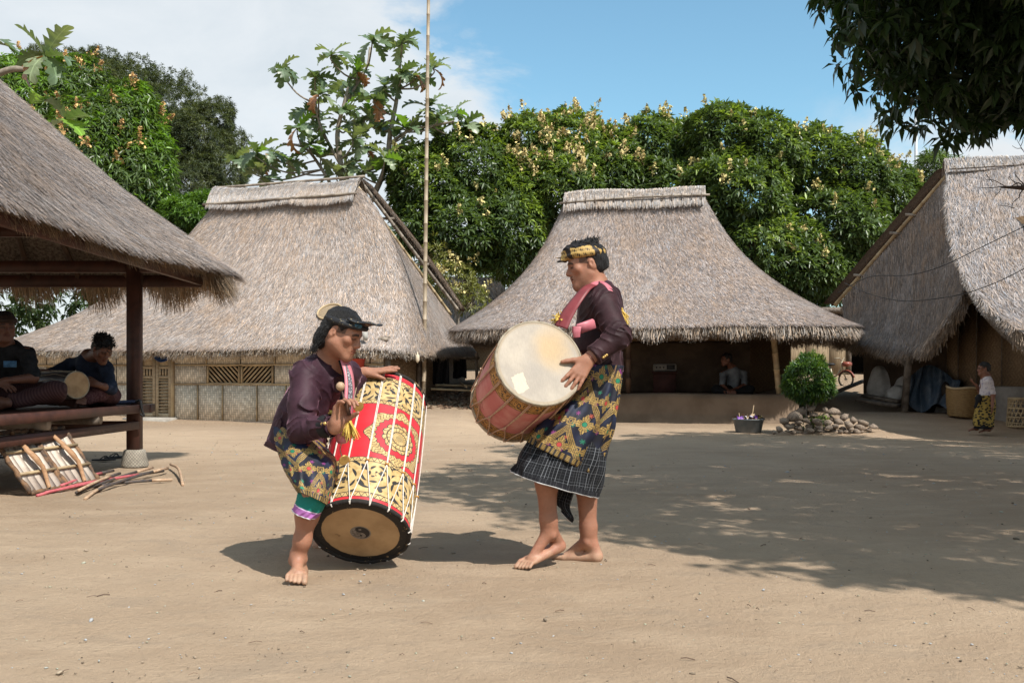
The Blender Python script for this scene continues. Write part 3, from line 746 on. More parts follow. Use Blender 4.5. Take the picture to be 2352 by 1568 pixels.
V, Q = box((P(1940, 0, 27)[0], 27, 1.7), (4.5, 0.04, 2.2)); mk('back_wall', V, Q, M_dark_in, D_)
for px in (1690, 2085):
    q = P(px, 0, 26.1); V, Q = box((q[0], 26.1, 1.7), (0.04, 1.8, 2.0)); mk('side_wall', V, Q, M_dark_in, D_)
V, Q = box((P(1885, 0, 26)[0], 26.1, 2.62), (5.2, 2.6, 0.12)); mk('roof', V, Q, M_thatch, D_)

# ================================================================== small far house seen through the gap
FH = thing('thatched_house', (-1.2, 30.5, 0.9), 'small distant thatched roof in the gap between the left and middle houses', 'house')
GF = loft((0, 0), (0.9, 0.1), (0, 0), (2.6, 1.8), 4.0, 2.1, 0.2, n=6, nu=60, nv=16, seed=51); GF[..., 0] += -1.3; GF[..., 1] += 30.5
roof_parts(FH, GF, True, 9000, 1500, straw_kw=dict(L=(0.15, 0.3), w=(0.014, 0.024)))
V, Q = box((-1.3, 30.5, 1.5), (4.2, 2.6, 1.6)); mk('wall', V, Q, M_weave_b, FH)

# ================================================================== pavilion at the left
PV = thing('open_pavilion', (-5.0, 8.8, 0), 'raised open timber pavilion with thatched roof and red-brown posts, at the left edge', 'pavilion')
fP = frame((-5.05, 8.55), 0.0)
GP = loft((0, 0), (0.08, 0.95), (0, 0), (1.72, 2.60), 3.80, 2.12, 0.0, n=12, nu=150, nv=44, prof=lambda v: 0.92 * v + 0.08 * v ** 2.5, lump=0.03, seed=41)
GP[..., 0] += -5.05; GP[..., 1] += 8.55
# sagging tip of the far corner
fv = np.linspace(0, 1, 44)[:, None] ** 1.5
GP[..., 0] += 0.30 * fv * sstep(GP[..., 1], 8.8, 11.2) * (GP[..., 0] > -5)
dcr = np.linalg.norm(GP[..., :2] - np.array([-3.1, 11.17]), axis=-1); GP[..., 2] -= 0.10 * np.exp(-(dcr / 0.55) ** 2)
roof_parts(PV, GP, True, 150000, 14000, th=0.14, straw_kw=dict(tint=(0.27, 0.222, 0.195), L=(0.12, 0.30), w=(0.006, 0.013), yaw=0.28, lift=(0, 0.045), clump=0.5),
           fr_kw=dict(L=(0.05, 0.14), w=(0.004, 0.009), tint=(0.33, 0.245, 0.165), depth=0.10, rag=0.08))
E_, o_ = eave_loop(GP); far_ = (E_[:, 1] > 10.3) & (E_[:, 0] > -7)
V, Q, c = fringe(E_[far_], o_[far_], 9000, L=(0.12, 0.36), w=(0.004, 0.009), tint=(0.30, 0.215, 0.14), depth=0.14, rag=0.08); mk('eave_fringe', V, Q, M_straw, PV, col=c)['kind'] = 'stuff'
xe = -3.42
Pb = lambda nm, a, b, w, h, m=M_wood_red, bev=0.006: mk(nm, *beam(a, b, w, h, bev), m, PV)
Pb('fascia_beam', V3(xe, 5.9, 2.02), V3(xe, 10.95, 2.02), 0.04, 0.17)
Pb('fascia_beam', V3(-6.9, 10.93, 1.98), V3(xe + 0.01, 10.93, 1.98), 0.04, 0.13)
for (x, y) in ((-3.94, 10.40), (-6.15, 10.40), (-3.94, 6.7), (-6.15, 6.7)):
    V, Q = box((x, y, 1.14), (0.125, 0.125, 1.96), bev=0.012); mk('post', V, Q, M_wood_red, PV)
    n = 18; a = np.arange(n) / n * 6.2832; rings = [(0.0, 0.135), (0.02, 0.140), (0.13, 0.115), (0.17, 0.108), (0.175, 0.095), (0.176, 0.0)]
    Vv = np.array([[x + r_ * math.cos(t), y + r_ * math.sin(t), z] for z, r_ in rings for t in a])
    if 'pedestal_concrete' not in MATS:
        def f_ped():
            o_ = coords(); x_, y_, z_ = sep(o_); an = at2(y_ - 10.4, x_ + 3.94)
            h = sst(ab(sin(an * 12 + z_ * 90)) * ab(sin(an * 12 - z_ * 90)), 0.05, 0.4)
            return [mixc(h, (0.20, 0.18, 0.15), mixc(sst(noise(o_, 20, 4), 0.4, 0.65), (0.36, 0.32, 0.26), (0.27, 0.235, 0.19))), bump(h, 0.7, 0.01)]
        mat('pedestal_concrete', f_ped, 0.9, 0.2)
    mk('pedestal', Vv, gridq(n, len(rings), True), MATS['pedestal_concrete'], PV, smooth=False)
for y in (10.4, 6.7): Pb('tie_beam', V3(-6.5, y, 2.08), V3(-3.5, y, 2.08), 0.07, 0.12)
for x in (-3.94, -6.15): Pb('tie_beam', V3(x, 6.0, 2.20), V3(x, 11.0, 2.20), 0.07, 0.12)
for y in (7.6, 8.5, 9.4): Pb('tie_beam', V3(-6.3, y, 2.30), V3(-3.8, y, 2.30), 0.06, 0.10)
for k in range(9):
    y = 6.3 + k * 0.58; mkt('rafter', bamboo(V3(-3.3, y, 2.0), V3(-5.0, 8.55 + (y - 8.55) * 0.4, 3.72), 0.03, seed=k), MATS['smoked_bamboo'], PV)
for k in range(6):
    x = -6.4 + k * 0.55; mkt('rafter', bamboo(V3(x, 10.95, 2.0), V3(-5.05 + (x + 5.05) * 0.1, 9.5, 3.72), 0.03, seed=k), MATS['smoked_bamboo'], PV)
# deck: boards run across, edge beams, lower rails
for k in range(28):
    y = 6.72 + k * 0.134; V, Q = box((-5.02, y, 0.625), (2.36, 0.128, 0.03), bev=0.004); mk('deck_board', V, Q, M_wood_red, PV)
Pb('deck_beam', V3(-3.83, 6.6, 0.605), V3(-3.83, 10.62, 0.605), 0.05, 0.085)
Pb('deck_beam', V3(-6.25, 10.50, 0.60), V3(-3.80, 10.50, 0.60), 0.05, 0.085)
Pb('deck_rail', V3(-3.90, 6.6, 0.43), V3(-3.90, 10.36, 0.43), 0.05, 0.085)
Pb('deck_rail', V3(-6.2, 10.40, 0.43), V3(-3.99, 10.40, 0.43), 0.05, 0.085)
for y in (7.2, 8.3, 9.35): mkt('deck_joist', tube([V3(-6.2, y, 0.535), V3(-3.86, y, 0.535)], 0.05, 10), M_bamboo_grey, PV)
# ================================================================== foliage
def leafmat(name, trans=0.30, rough=0.42, vary=0.25, spec=0.45, tcol=(1.5, 1.6, 0.5)):
    m = bpy.data.materials.new(name); m.use_nodes = True; X.nt = m.node_tree; X.nt.nodes.clear()
    out = X.nt.nodes.new('ShaderNodeOutputMaterial'); b = X.nt.nodes.new('ShaderNodeBsdfPrincipled'); t = X.nt.nodes.new('ShaderNodeBsdfTranslucent'); mx_ = X.nt.nodes.new('ShaderNodeMixShader')
    b.inputs['Roughness'].default_value = rough; b.inputs['Specular IOR Level'].default_value = spec
    c = attr(); X.nt.links.new(c, b.inputs['Base Color'])
    tm = X.nt.nodes.new('ShaderNodeVectorMath'); tm.operation = 'MULTIPLY'; X.nt.links.new(c, tm.inputs[0]); tm.inputs[1].default_value = tcol
    X.nt.links.new(tm.outputs[0], t.inputs[0]); mx_.inputs[0].default_value = trans
    X.nt.links.new(b.outputs[0], mx_.inputs[1]); X.nt.links.new(t.outputs[0], mx_.inputs[2]); X.nt.links.new(mx_.outputs[0], out.inputs[0])
    return m
M_leaf = leafmat('mango_leaf', 0.34, 0.36); M_leaf_dull = leafmat('tamarind_leaf', 0.25, 0.7, spec=0.2)
M_flower = mat('mango_flower', lambda: [attr()], 0.9, 0.1)
M_bark = simple('tree_bark', (0.16, 0.125, 0.095), (0.075, 0.058, 0.045), 9, 0.95, 0.1, 0.8, 30)
M_bark_pale = simple('pale_bark', (0.30, 0.26, 0.21), (0.19, 0.16, 0.13), 9, 0.9, 0.1, 0.4, 30)

def rosettes(C, A, nl, L, w, th=(0.7, 1.7), grav=0.35, cols=None, five=False, ljit=0.3):
    """nl leaves round every shoot tip C with axis A"""
    n = len(C); A = nrm(A); ref = np.where(np.abs(A[:, 2:3]) < 0.9, V3(0, 0, 1), V3(1, 0, 0)); s = nrm(np.cross(A, ref)); u = np.cross(A, s)
    ph = rng.random((n, 1)) * 6.28 + np.arange(nl)[None] * 2.4 + rng.normal(0, 0.2, (n, nl)); t = rng.uniform(th[0], th[1], (n, nl))
    d = A[:, None] * np.cos(t)[..., None] + (s[:, None] * np.cos(ph)[..., None] + u[:, None] * np.sin(ph)[..., None]) * np.sin(t)[..., None]
    d = nrm(d + V3(0, 0, -1) * grav * rng.uniform(0.4, 1.3, (n, nl, 1)))
    Ls = (L * rng.uniform(1 - ljit, 1 + ljit * 0.6, (n, nl)))[..., None]; ws = Ls / L * w
    base = C[:, None] + d * 0.015 + A[:, None] * rng.uniform(-0.06, 0.02, (n, nl, 1)) * L / 0.2
    up = nrm(A[:, None] * 0.5 + V3(0, 0, 1) + rng.normal(0, 0.35, (n, nl, 3))); sd = nrm(np.cross(d, up)); nn = np.cross(sd, d)
    mid = base + d * Ls * 0.45; tip = base + d * Ls + V3(0, 0, -1) * Ls * rng.uniform(0.0, 0.28, (n, nl, 1))
    f = ws * 0.22
    if five:
        V = np.stack([base, mid - sd * ws / 2 + nn * f, mid - nn * 0.0, mid + sd * ws / 2 + nn * f, tip], 2); k = 5
        T = np.array([[0, 1, 2], [0, 2, 3], [1, 4, 2], [2, 4, 3]])
    else:
        V = np.stack([base, mid - sd * ws / 2 + nn * f, tip, mid + sd * ws / 2 + nn * f], 2); k = 4
        T = np.array([[0, 1, 2], [0, 2, 3]])
    m = n * nl; V = V.reshape(-1, 3); Q = (T[None] + (np.arange(m) * k)[:, None, None]).reshape(-1, 3)
    cc = np.repeat(cols, nl, 0) * np.exp(rng.normal(0, 0.22, (m, 1))); return V, Q, np.repeat(cc.clip(0.004, 0.7), k, 0)
def crown_pts(blobs, n, shell_=0.16, back=0.35, lumps=0.16):
    """shoot tips over the outer part of a crown built from blobs (centre, radii)"""
    c = np.array([b[0] for b in blobs]); r = np.array([b[1] for b in blobs]); ar = (r[:, 0] * r[:, 2] + r[:, 1] * r[:, 2] + r[:, 0] * r[:, 1]) * np.array([b[2] if len(b) > 2 else 1.0 for b in blobs]); i = rng.choice(len(c), n * 3, p=ar / ar.sum())
    d = nrm(rng.normal(size=(n * 3, 3))); q = 1 - np.abs(rng.normal(0, shell_, (n * 3, 1)))
    q = q * (1 + lumps * vnoise(d[:, 0] * 4 + i, d[:, 2] * 4 + d[:, 1] * 3, 12)[:, None] + 0.07 * vnoise(d[:, 0] * 11 + i, d[:, 2] * 11 - d[:, 1] * 9, 13)[:, None])
    p = c[i] + d * r[i] * q
    keep = rng.random(n * 3) < np.where(d[:, 1] > 0.3, back, 1.0)
    # drop points deep inside another blob
    for k in range(len(c)): keep &= ~((((p - c[k]) / r[k]) ** 2).sum(1) < 0.42)
    p, d = p[keep][:n], d[keep][:n]; return p, d
def green(n, d, dark=(0.086, 0.126, 0.046), light=(0.225, 0.295, 0.062), frac=0.44, p=None):
    a = rng.random(n); 
    if p is not None: a = 0.55 * a + 0.45 * (0.5 - 0.5 * vnoise(p[:, 0] * 1.7, p[:, 2] * 1.7, 17))
    k = (a < frac + 0.15 * d[:, 2]).astype(float)[:, None] * rng.uniform(0.4, 1, (n, 1))
    return np.array([dark]) * (1 - k) + np.array([light]) * k
def panicles(p, a, n, L, col, per=46, sz=0.022):
    i = rng.choice(len(p), n, replace=False); c = p[i]; ax = nrm(a[i] * 0.6 + V3(0, 0, 0.7) + rng.normal(0, 0.25, (n, 3)))
    t = rng.random((n, per, 1)) ** 0.7; rad = (1 - t) * 0.42 * L; o = rng.normal(0, 0.6, (n, per, 3)) * rad
    P0 = c[:, None] + ax[:, None] * t * L + o
    q = rng.normal(size=(n, per, 2, 3)) * sz
    V = np.stack([P0 - q[..., 0, :], P0 + q[..., 1, :], P0 + q[..., 0, :], P0 - q[..., 1, :]], 2).reshape(-1, 3)
    cc = np.array([col]) * np.exp(rng.normal(0, 0.3, (n * per, 1)))
    return V, np.arange(n * per * 4).reshape(-1, 4), np.repeat(cc, 4, 0)
def limb(a, b, r0, r1, bend=0.12, n=5, seg=7):
    a = np.asarray(a, float); b = np.asarray(b, float); L = np.linalg.norm(b - a); k = np.linspace(0, 1, n)
    pts = a + (b - a) * k[:, None]; pts[1:-1] += rng.normal(0, bend * L * 0.4, (n - 2, 3)); pts = catmull(pts, 3)
    return tube(pts, np.linspace(r0, r1, len(pts)), seg, False)
def tree(name, label, base, blobs, nros, nl=10, L=0.195, w=0.064, flowers=0, mleaf=None, group=None, five=False, trunk_r=0.16, dark=None, light=None, frac=0.28, shell_=0.16, back=0.35, th=(0.55, 1.45), grav=0.16, fcol=(0.50, 0.42, 0.18), fL=0.40, lumps=0.24, fsz=0.022, bark=None):
    base = np.asarray(base, float); T = thing(name, base, label, 'tree', group)
    cs_ = np.array([b[0] for b in blobs]); mid = cs_.mean(0); fork = base + (mid - base) * 0.45
    pr = [limb(base - V3(0, 0, 0.1), fork, trunk_r, trunk_r * 0.75, 0.05)]
    for c_, r_ in [b[:2] for b in blobs]:
        pr.append(limb(fork, c_, trunk_r * 0.5, trunk_r * 0.14, 0.16))
        for k in range(5): pr.append(limb(fork + (c_ - fork) * rng.uniform(0.5, 0.95), c_ + nrm(rng.normal(size=3)) * r_ * 0.75, trunk_r * 0.16, 0.012, 0.15, seg=5))
    mk('trunk', *cat(pr), bark or M_bark, T, smooth=True)
    p, d = crown_pts(blobs, nros, shell_, back, lumps); n = len(p)
    kw = {}
    if dark: kw['dark'] = dark
    if light: kw['light'] = light
    ax = nrm(d + V3(0, 0, 0.45) + rng.normal(0, 0.3, (n, 3)))
    V, Q, c = rosettes(p, ax, nl, L, w, th, grav, green(n, d, frac=frac, p=p, **kw), five)
    mk('crown', V, Q, mleaf or M_leaf, T, col=c)
    if flowers:
        up = (d[:, 2] > -0.1) & (d[:, 1] < 0.4); V, Q, c = panicles(p[up], d[up], flowers, fL, fcol, sz=fsz); f = mk('flowers', V, Q, M_flower, T, col=c); f['kind'] = 'stuff'
    return T
def pb(px, py, d, rx, ry, rd=None):
    return (P(px, py, d), np.array([rx / F * d, (rd or (rx + ry) / 2 / F * d), ry / F * d]))
G5 = 'flowering mango trees behind the houses'
tree('mango_tree', 'mango tree with pale flower tufts beside the bamboo pole, left end of the tree row', P(1080, 700, 27), [pb(985, 430, 26.2, 92, 95), pb(1090, 400, 26.8, 105, 100), pb(1060, 520, 26, 110, 90), pb(1165, 500, 26.5, 100, 120), pb(960, 500, 26, 60, 70)], 3400, flowers=26, group=G5)
tree('mango_tree', 'mango tree thick with straw-yellow blossom at its top, behind the standing drummer', P(1310, 700, 28), [pb(1225, 350, 27.4, 85, 85), pb(1320, 345, 28, 95, 88), pb(1290, 430, 27, 120, 100), pb(1400, 390, 27.5, 80, 90), pb(1180, 420, 27, 70, 80)], 3200, flowers=130, group=G5, fcol=(0.54, 0.43, 0.20), frac=0.34)
tree('mango_tree', 'leafy green mango tree directly above the right end of the middle roof ridge', P(1560, 700, 28.5), [pb(1500, 345, 28.2, 80, 80), pb(1580, 350, 28.5, 80, 72), pb(1540, 430, 27.8, 110, 90), pb(1450, 420, 28, 70, 90)], 2500, flowers=30, group=G5)
tree('mango_tree', 'tallest mango tree, with round dark green crown, right of the middle roof ridge', P(1720, 760, 27), [pb(1665, 325, 27.2, 95, 82), pb(1760, 350, 26.8, 95, 85), pb(1700, 440, 26.3, 120, 100), pb(1740, 560, 26, 105, 90), pb(1840, 600, 26, 95, 80), pb(1640, 480, 26.5, 70, 110)], 4200, flowers=32, group=G5, frac=0.3)
tree('mango_tree', 'broad mango tree sloping down to the roof of the right-hand house', P(1960, 760, 27.5), [pb(1880, 385, 27.4, 95, 90), pb(1970, 410, 27.2, 90, 88), pb(1930, 510, 26.6, 110, 95), pb(2045, 455, 27.5, 70, 75), pb(1890, 610, 26.4, 85, 70), pb(2010, 560, 27, 70, 80)], 3900, flowers=40, group=G5, frac=0.2)
tree('mango_tree', 'bright green mango tree with orange flower tufts, above the pavilion roof', P(230, 640, 26), [pb(60, 225, 26.5, 110, 95), pb(170, 215, 27, 95, 85), pb(285, 290, 26, 95, 95), pb(325, 400, 25.6, 85, 100), pb(190, 360, 25.4, 130, 120), pb(60, 360, 26, 110, 120), pb(300, 500, 25.8, 110, 60)], 5200, flowers=60, L=0.23, w=0.05, light=(0.13, 0.235, 0.03), frac=0.40, th=(0.9, 2.0), fcol=(0.42, 0.26, 0.11))
# feathery tamarinds
TW = dict(nl=22, L=0.13, w=0.018, mleaf=M_leaf_dull, dark=(0.070, 0.086, 0.050), light=(0.145, 0.160, 0.085), frac=0.42, th=(0.2, 1.9), grav=0.25, shell_=0.42, lumps=0.34, trunk_r=0.2)
tree('tamarind_tree', 'feathery grey-green tamarind tree, tallest of the left trees, behind the bright mango', P(330, 640, 33), [pb(215, 175, 33, 85, 60), pb(300, 200, 33.5, 80, 65), pb(385, 245, 33, 80, 70), pb(355, 340, 32.5, 90, 100), pb(90, 160, 34, 70, 45)], 4600, **TW)
tree('tamarind_tree', 'feathery dark tamarind tree with pointed top beside the breadfruit tree', P(500, 640, 32), [pb(470, 330, 31.8, 75, 80), pb(500, 270, 32, 42, 42), pb(520, 390, 31.5, 58, 80), pb(440, 430, 31, 85, 80), pb(405, 340, 32, 60, 70)], 4400, **TW)
tree('pea_tree', 'low bright green feathery tree at the left end of the left house roof', P(430, 640, 25.5), [pb(425, 490, 25, 55, 35), pb(480, 465, 25.2, 40, 25), pb(380, 520, 25, 40, 25)], 650, nl=16, L=0.16, w=0.035, light=(0.15, 0.25, 0.05), dark=(0.07, 0.13, 0.03), frac=0.5, trunk_r=0.07)
tree('bamboo_clump', 'thin leafy bamboo clump behind the ridge of the right-hand house', P(2150, 640, 30), [pb(2150, 400, 30, 55, 55), pb(2195, 385, 30, 38, 30), pb(2110, 450, 30, 25, 50)], 700, nl=9, L=0.24, w=0.028, th=(0.5, 1.9), grav=0.6, shell_=0.4, frac=0.4, light=(0.13, 0.18, 0.06), trunk_r=0.05)
tree('scrub_tree', 'sparse pale scrub in the gap between the left and middle houses', P(1060, 800, 25), [pb(1040, 640, 25, 60, 55), pb(1085, 690, 25.3, 40, 45), pb(1000, 600, 25, 30, 60)], 260, nl=9, L=0.14, w=0.03, shell_=0.5, frac=0.6, light=(0.24, 0.24, 0.09), dark=(0.12, 0.13, 0.05), trunk_r=0.05, flowers=10, bark=M_bark_pale)
# far background wood, one soft mass that closes the gaps low between the trunks
p, d = crown_pts([pb(x, 640, 42, 150, 130) for x in range(-300, 2900, 150)], 7000, 0.3, 0.1)
V, Q, c = rosettes(p, d, 8, 0.34, 0.10, cols=green(len(p), d, dark=(0.045, 0.075, 0.03), light=(0.10, 0.14, 0.05)))
tag(mk('far_trees', V, Q, M_leaf_dull, col=c), 'far-off belt of low green trees behind the village', 'trees', kind='stuff')

# ---- breadfruit tree with large lobed leaves, each leaf its own part
def lobed_leaf(seed, L=0.62, droop=0.5, fold=0.25, nl=5, curl=0.0):
    r = random.Random(seed); pts = []; N = nl * 4
    t = np.linspace(0.0, 1.0, N + 1); mid = np.stack([t, 0 * t, 0 * t], -1)
    ed = []
    for s in (-1, 1):
        e = []
        for i, q in enumerate(t):
            env = 0.36 * math.sin(math.pi * min(1, q * 0.93 + 0.05)) ** 0.75
            ph = (q * nl) % 1.0; saw = ph / 0.72 if ph < 0.72 else (1 - ph) / 0.28
            wd = env * (0.42 + 0.58 * saw) * r.uniform(0.9, 1.08); e.append((q + 0.22 * wd + 0.10 * saw * env, s * wd, 0))
        e[-1] = (1.04, 0, 0); ed.append(e)
    V = np.concatenate([np.array(ed[0]), mid, np.array(ed[1])]); n = N + 1
    V[:, 2] += np.abs(V[:, 1]) * fold + 0.03 * np.sin(V[:, 0] * 25) * np.abs(V[:, 1]) * 3
    x = V[:, 0].copy(); a = droop * x ** 1.5; V2 = V.copy()
    V2[:, 0] = np.where(x > 0, np.sin(np.clip(a, 1e-4, None)) / np.clip(a, 1e-4, None) * x, x) + V[:, 2] * np.sin(a); V2[:, 2] = V[:, 2] * np.cos(a) - (1 - np.cos(a)) / np.clip(a, 1e-4, None) * x
    V2[:, 1] += curl * x ** 2
    Q = [(i, i + 1, n + i + 1, n + i) for i in range(N)] + [(n + i, n + i + 1, 2 * n + i + 1, 2 * n + i) for i in range(N)]
    return V2 * L, np.array(Q)
def f_bread(c1, c2):
    def f():
        o = coords(); x, y, z = sep(o); ay = ab(y)
        vein = sst(ab(fr((x - ay * 0.7) * 8.0) - 0.5), 0.06, 0.0) * 0.6; rib = sst(ay, 0.012, 0.004)
        c = mixc(sst(noise(o, 7, 3), 0.35, 0.7), c1, c2); return mixc(mx(vein, rib) * 0.55, c, tuple(min(1, q * 2.6) for q in c1))
    return f
def breadmat(nm, c1, c2, tr=0.25):
    m = mat(nm, lambda: [f_bread(c1, c2)()], 0.38, 0.5); nt = m.node_tree; b = nt.nodes['Principled BSDF']; out = [n_ for n_ in nt.nodes if n_.type == 'OUTPUT_MATERIAL'][0]
    t = nt.nodes.new('ShaderNodeBsdfTranslucent'); t.inputs[0].default_value = (c1[0] * 2.2, c1[1] * 2.2, c1[2] * 0.8, 1); ms = nt.nodes.new('ShaderNodeMixShader'); ms.inputs[0].default_value = tr
    nt.links.new(b.outputs[0], ms.inputs[1]); nt.links.new(t.outputs[0], ms.inputs[2]); nt.links.new(ms.outputs[0], out.inputs[0]); return m
BM = [breadmat('breadfruit_leaf_dark', (0.085, 0.125, 0.066), (0.12, 0.165, 0.09)), breadmat('breadfruit_leaf_pale', (0.165, 0.205, 0.115), (0.215, 0.26, 0.15)), breadmat('breadfruit_leaf_dead', (0.27, 0.105, 0.045), (0.36, 0.19, 0.09), 0.15), breadmat('breadfruit_leaf_young', (0.13, 0.24, 0.035), (0.17, 0.29, 0.05))]
LEAF = []
for k, (dr, fo, mm) in enumerate(((0.5, 0.25, 0), (1.0, 0.35, 0), (1.5, 0.2, 0), (0.5, 0.3, 1), (1.1, 0.3, 1), (1.6, 0.4, 2), (0.3, 0.35, 3))):
    V, Q = lobed_leaf(k, droop=dr, fold=fo, curl=random.uniform(-0.15, 0.15)); me = mk('leaf', V, Q, BM[mm], smooth=True); LEAF.append(me.data); bpy.data.objects.remove(me)
def put_leaf(T, base, d, var, scale, roll=0.0):
    d = nrm(d); up = V3(0, 0, 1); s = nrm(np.cross(up, d)); u = np.cross(d, s); M_ = Matrix(np.stack([d, s, u], 1).tolist()) @ Matrix.Rotation(roll, 3, 'X')
    o = bpy.data.objects.new('leaf', LEAF[var]); COL.objects.link(o); o.location = tuple(base); o.rotation_euler = M_.to_euler(); o.scale = (scale,) * 3; child(o, T); return o
D0 = 26.0
BT = thing('breadfruit_tree', P(800, 700, D0), 'tall breadfruit tree with big lobed leaves, behind the ridge of the left house', 'tree')
tips = [(646, 151), (761, 122), (854, 90), (923, 95), (995, 153), (820, 161), (724, 173), (922, 163), (951, 168), (883, 192), (797, 183), (732, 212), (805, 207), (859, 222), (702, 246), (785, 249), (846, 258), (981, 241), (1042, 253), (1003, 266), (683, 290), (724, 278), (798, 278), (859, 278), (895, 290), (932, 290), (1066, 285), (1000, 310), (712, 327), (846, 339), (920, 327), (810, 315), (590, 346), (627, 346), (541, 361), (663, 363), (797, 376), (736, 358), (773, 395), (883, 358), (834, 388), (602, 400)]
limbs = [[(795, 720), (790, 520), (785, 400), (775, 310), (790, 240), (800, 200)], [(800, 560), (880, 400), (897, 300), (910, 235), (916, 175), (923, 110)], [(790, 480), (740, 390), (700, 340), (650, 330)], [(895, 330), (940, 300), (990, 290), (1040, 280)], [(783, 380), (740, 300), (725, 240)], [(790, 240), (840, 160), (850, 110)]]
pr = []; sk = []
for k, l in enumerate(limbs):
    pts = catmull([P(x, y, D0 + (k % 3 - 1) * 0.6 * (i / len(l))) for i, (x, y) in enumerate(l)], 6); r0 = (0.11, 0.085, 0.05, 0.045, 0.045, 0.035)[k]
    pr.append(tube(pts, np.linspace(r0, 0.03, len(pts)), 8, False)); sk.append(pts)
sk = np.vstack(sk)
mk('trunk', *cat(pr), M_bark_pale, BT, smooth=True)
for i, (x, y) in enumerate(tips):
    tip = P(x, y + 6, D0 + random.uniform(-0.9, 0.9)); dd = np.linalg.norm((sk - tip) * V3(1, 0.5, 1), axis=1) + np.where(sk[:, 2] > tip[2] - 0.25, 3, 0); s0 = sk[dd.argmin()]
    m1 = s0 * 0.45 + tip * 0.55 + V3(0, 0, -0.18 * np.linalg.norm(tip - s0)); pts = catmull([s0, m1, tip + V3(0, 0, -0.12), tip], 5); mk('branch', *tube(pts, np.linspace(0.026, 0.014, len(pts)), 6, False), M_bark_pale, BT, smooth=True)
    nlf = 7
    for k in range(nlf):
        a = k / nlf * 6.283 + random.uniform(-0.4, 0.4); el = random.uniform(-0.5, 0.75) if k else 1.2
        d = V3(math.cos(a) * math.cos(el) + 0.45, math.sin(a) * math.cos(el) * 0.9, math.sin(el)); q = random.random()
        var = 3 if el > 0.55 and q < 0.6 else (5 if q < 0.08 else (6 if q > 0.94 else random.choice((0, 1, 2, 4))))
        if var == 5: d[2] = -0.6
        put_leaf(BT, tip, d, var, random.uniform(0.78, 1.12), random.uniform(-0.5, 0.5))
# nearer breadfruit branch that leans in over the pavilion roof
BN = thing('breadfruit_tree', (-9.6, 14.2, 0), 'breadfruit branch with a few huge lobed leaves reaching in above the pavilion roof', 'tree')
hub = P(104, 130, 14.0); hub2 = P(70, 240, 14.2); hub3 = P(150, 275, 14.3); hub0 = P(-30, 100, 13.6)
pts = catmull([V3(-9.6, 14.2, -0.1), V3(-9.3, 14.2, 2.5), V3(-8.6, 14.1, 4.6), P(0, 168, 14.0), P(60, 158, 14), hub], 7)
mk('trunk', *tube(pts, np.linspace(0.10, 0.016, len(pts)), 8, False), M_bark_pale, BN, smooth=True)
for h_ in (hub2, hub3, hub0): mk('branch', *tube(catmull([V3(-8.6, 14.1, 4.0), h_ * 0.5 + V3(-8.6, 14.1, 3.9) * 0.5, h_], 5), np.linspace(0.05, 0.02, 11), 6, False), M_bark_pale, BN, smooth=True)
for h_, dd, var, sc in ((hub, (-0.5, -0.2, 0.9), 0, 1.0), (hub, (0.6, -0.2, 0.9), 3, 1.1), (hub, (0.2, 0.3, 0.9), 6, 0.7), (hub, (1, -0.3, 0.1), 1, 1.0), (hub, (0.7, -0.5, -0.5), 1, 1.05), (hub, (-0.2, -0.6, -0.4), 4, 0.95), (hub, (-0.8, -0.3, -0.35), 5, 1.0), (hub, (-0.9, 0.2, 0.2), 1, 0.9),
                    (hub2, (0.5, -0.5, 0.1), 6, 1.0), (hub2, (-0.5, -0.4, 0.1), 3, 0.9), (hub3, (0.8, -0.5, 0.2), 0, 1.05), (hub3, (0.7, -0.6, -0.4), 6, 1.1), (hub3, (-0.4, -0.3, -0.3), 4, 1.0), (hub3, (-0.2, -0.3, 0.7), 2, 0.9), (hub0, (0.9, -0.2, -0.05), 0, 0.9), (hub0, (0.8, -0.3, 0.35), 2, 0.8)):
    put_leaf(BN, h_, V3(*dd), var, sc * 0.85, random.uniform(-0.4, 0.4))

# ---- big mango whose canopy hangs in at the upper right and shades the yard
bl = [(V3(5.05, 9.4, 5.0), V3(2.0, 1.8, 1.85)), (V3(6.9, 10.4, 5.75), V3(1.8, 1.8, 1.65)), (V3(4.3, 5.2, 5.5), V3(2.2, 2.3, 1.7)), (V3(5.1, 3.2, 5.6), V3(2.0, 1.9, 1.6)), (V3(6.4, 1.8, 5.6), V3(1.9, 1.9, 1.6)),
      (V3(7.0, 5.2, 6.2), V3(2.7, 2.7, 2.0)), (V3(7.8, 9.0, 6.2), V3(2.8, 2.8, 2.2)), (V3(5.6, 7.4, 6.6), V3(2.2, 2.3, 1.6)), (V3(8.6, 3.0, 5.6), V3(2.2, 2.2, 1.6)), (V3(4.5, 7.5, 5.2), V3(1.5, 1.5, 1.2))]
tree('mango_tree', 'overhanging dark mango canopy with flower tufts, in the upper right corner', (7.6, 6.4, 0), [b + (0.78 if 2 <= i else 0.9,) for i, b in enumerate(bl)] + [(V3(5.7, 9.9, 5.7), V3(2.3, 1.6, 1.5)), (V3(5.0, 9.5, 4.45), V3(1.2, 1.2, 1.05)), (V3(4.2, 9.2, 4.9), V3(1.2, 1.2, 1.3))], 13500, nl=9, L=0.18, w=0.060, five=True, flowers=190, trunk_r=0.30, dark=(0.026, 0.046, 0.020), light=(0.055, 0.085, 0.026), frac=0.2, shell_=0.26, back=1.0, fcol=(0.34, 0.235, 0.095), fL=0.26, fsz=0.010, th=(0.8, 2.2), grav=0.5)

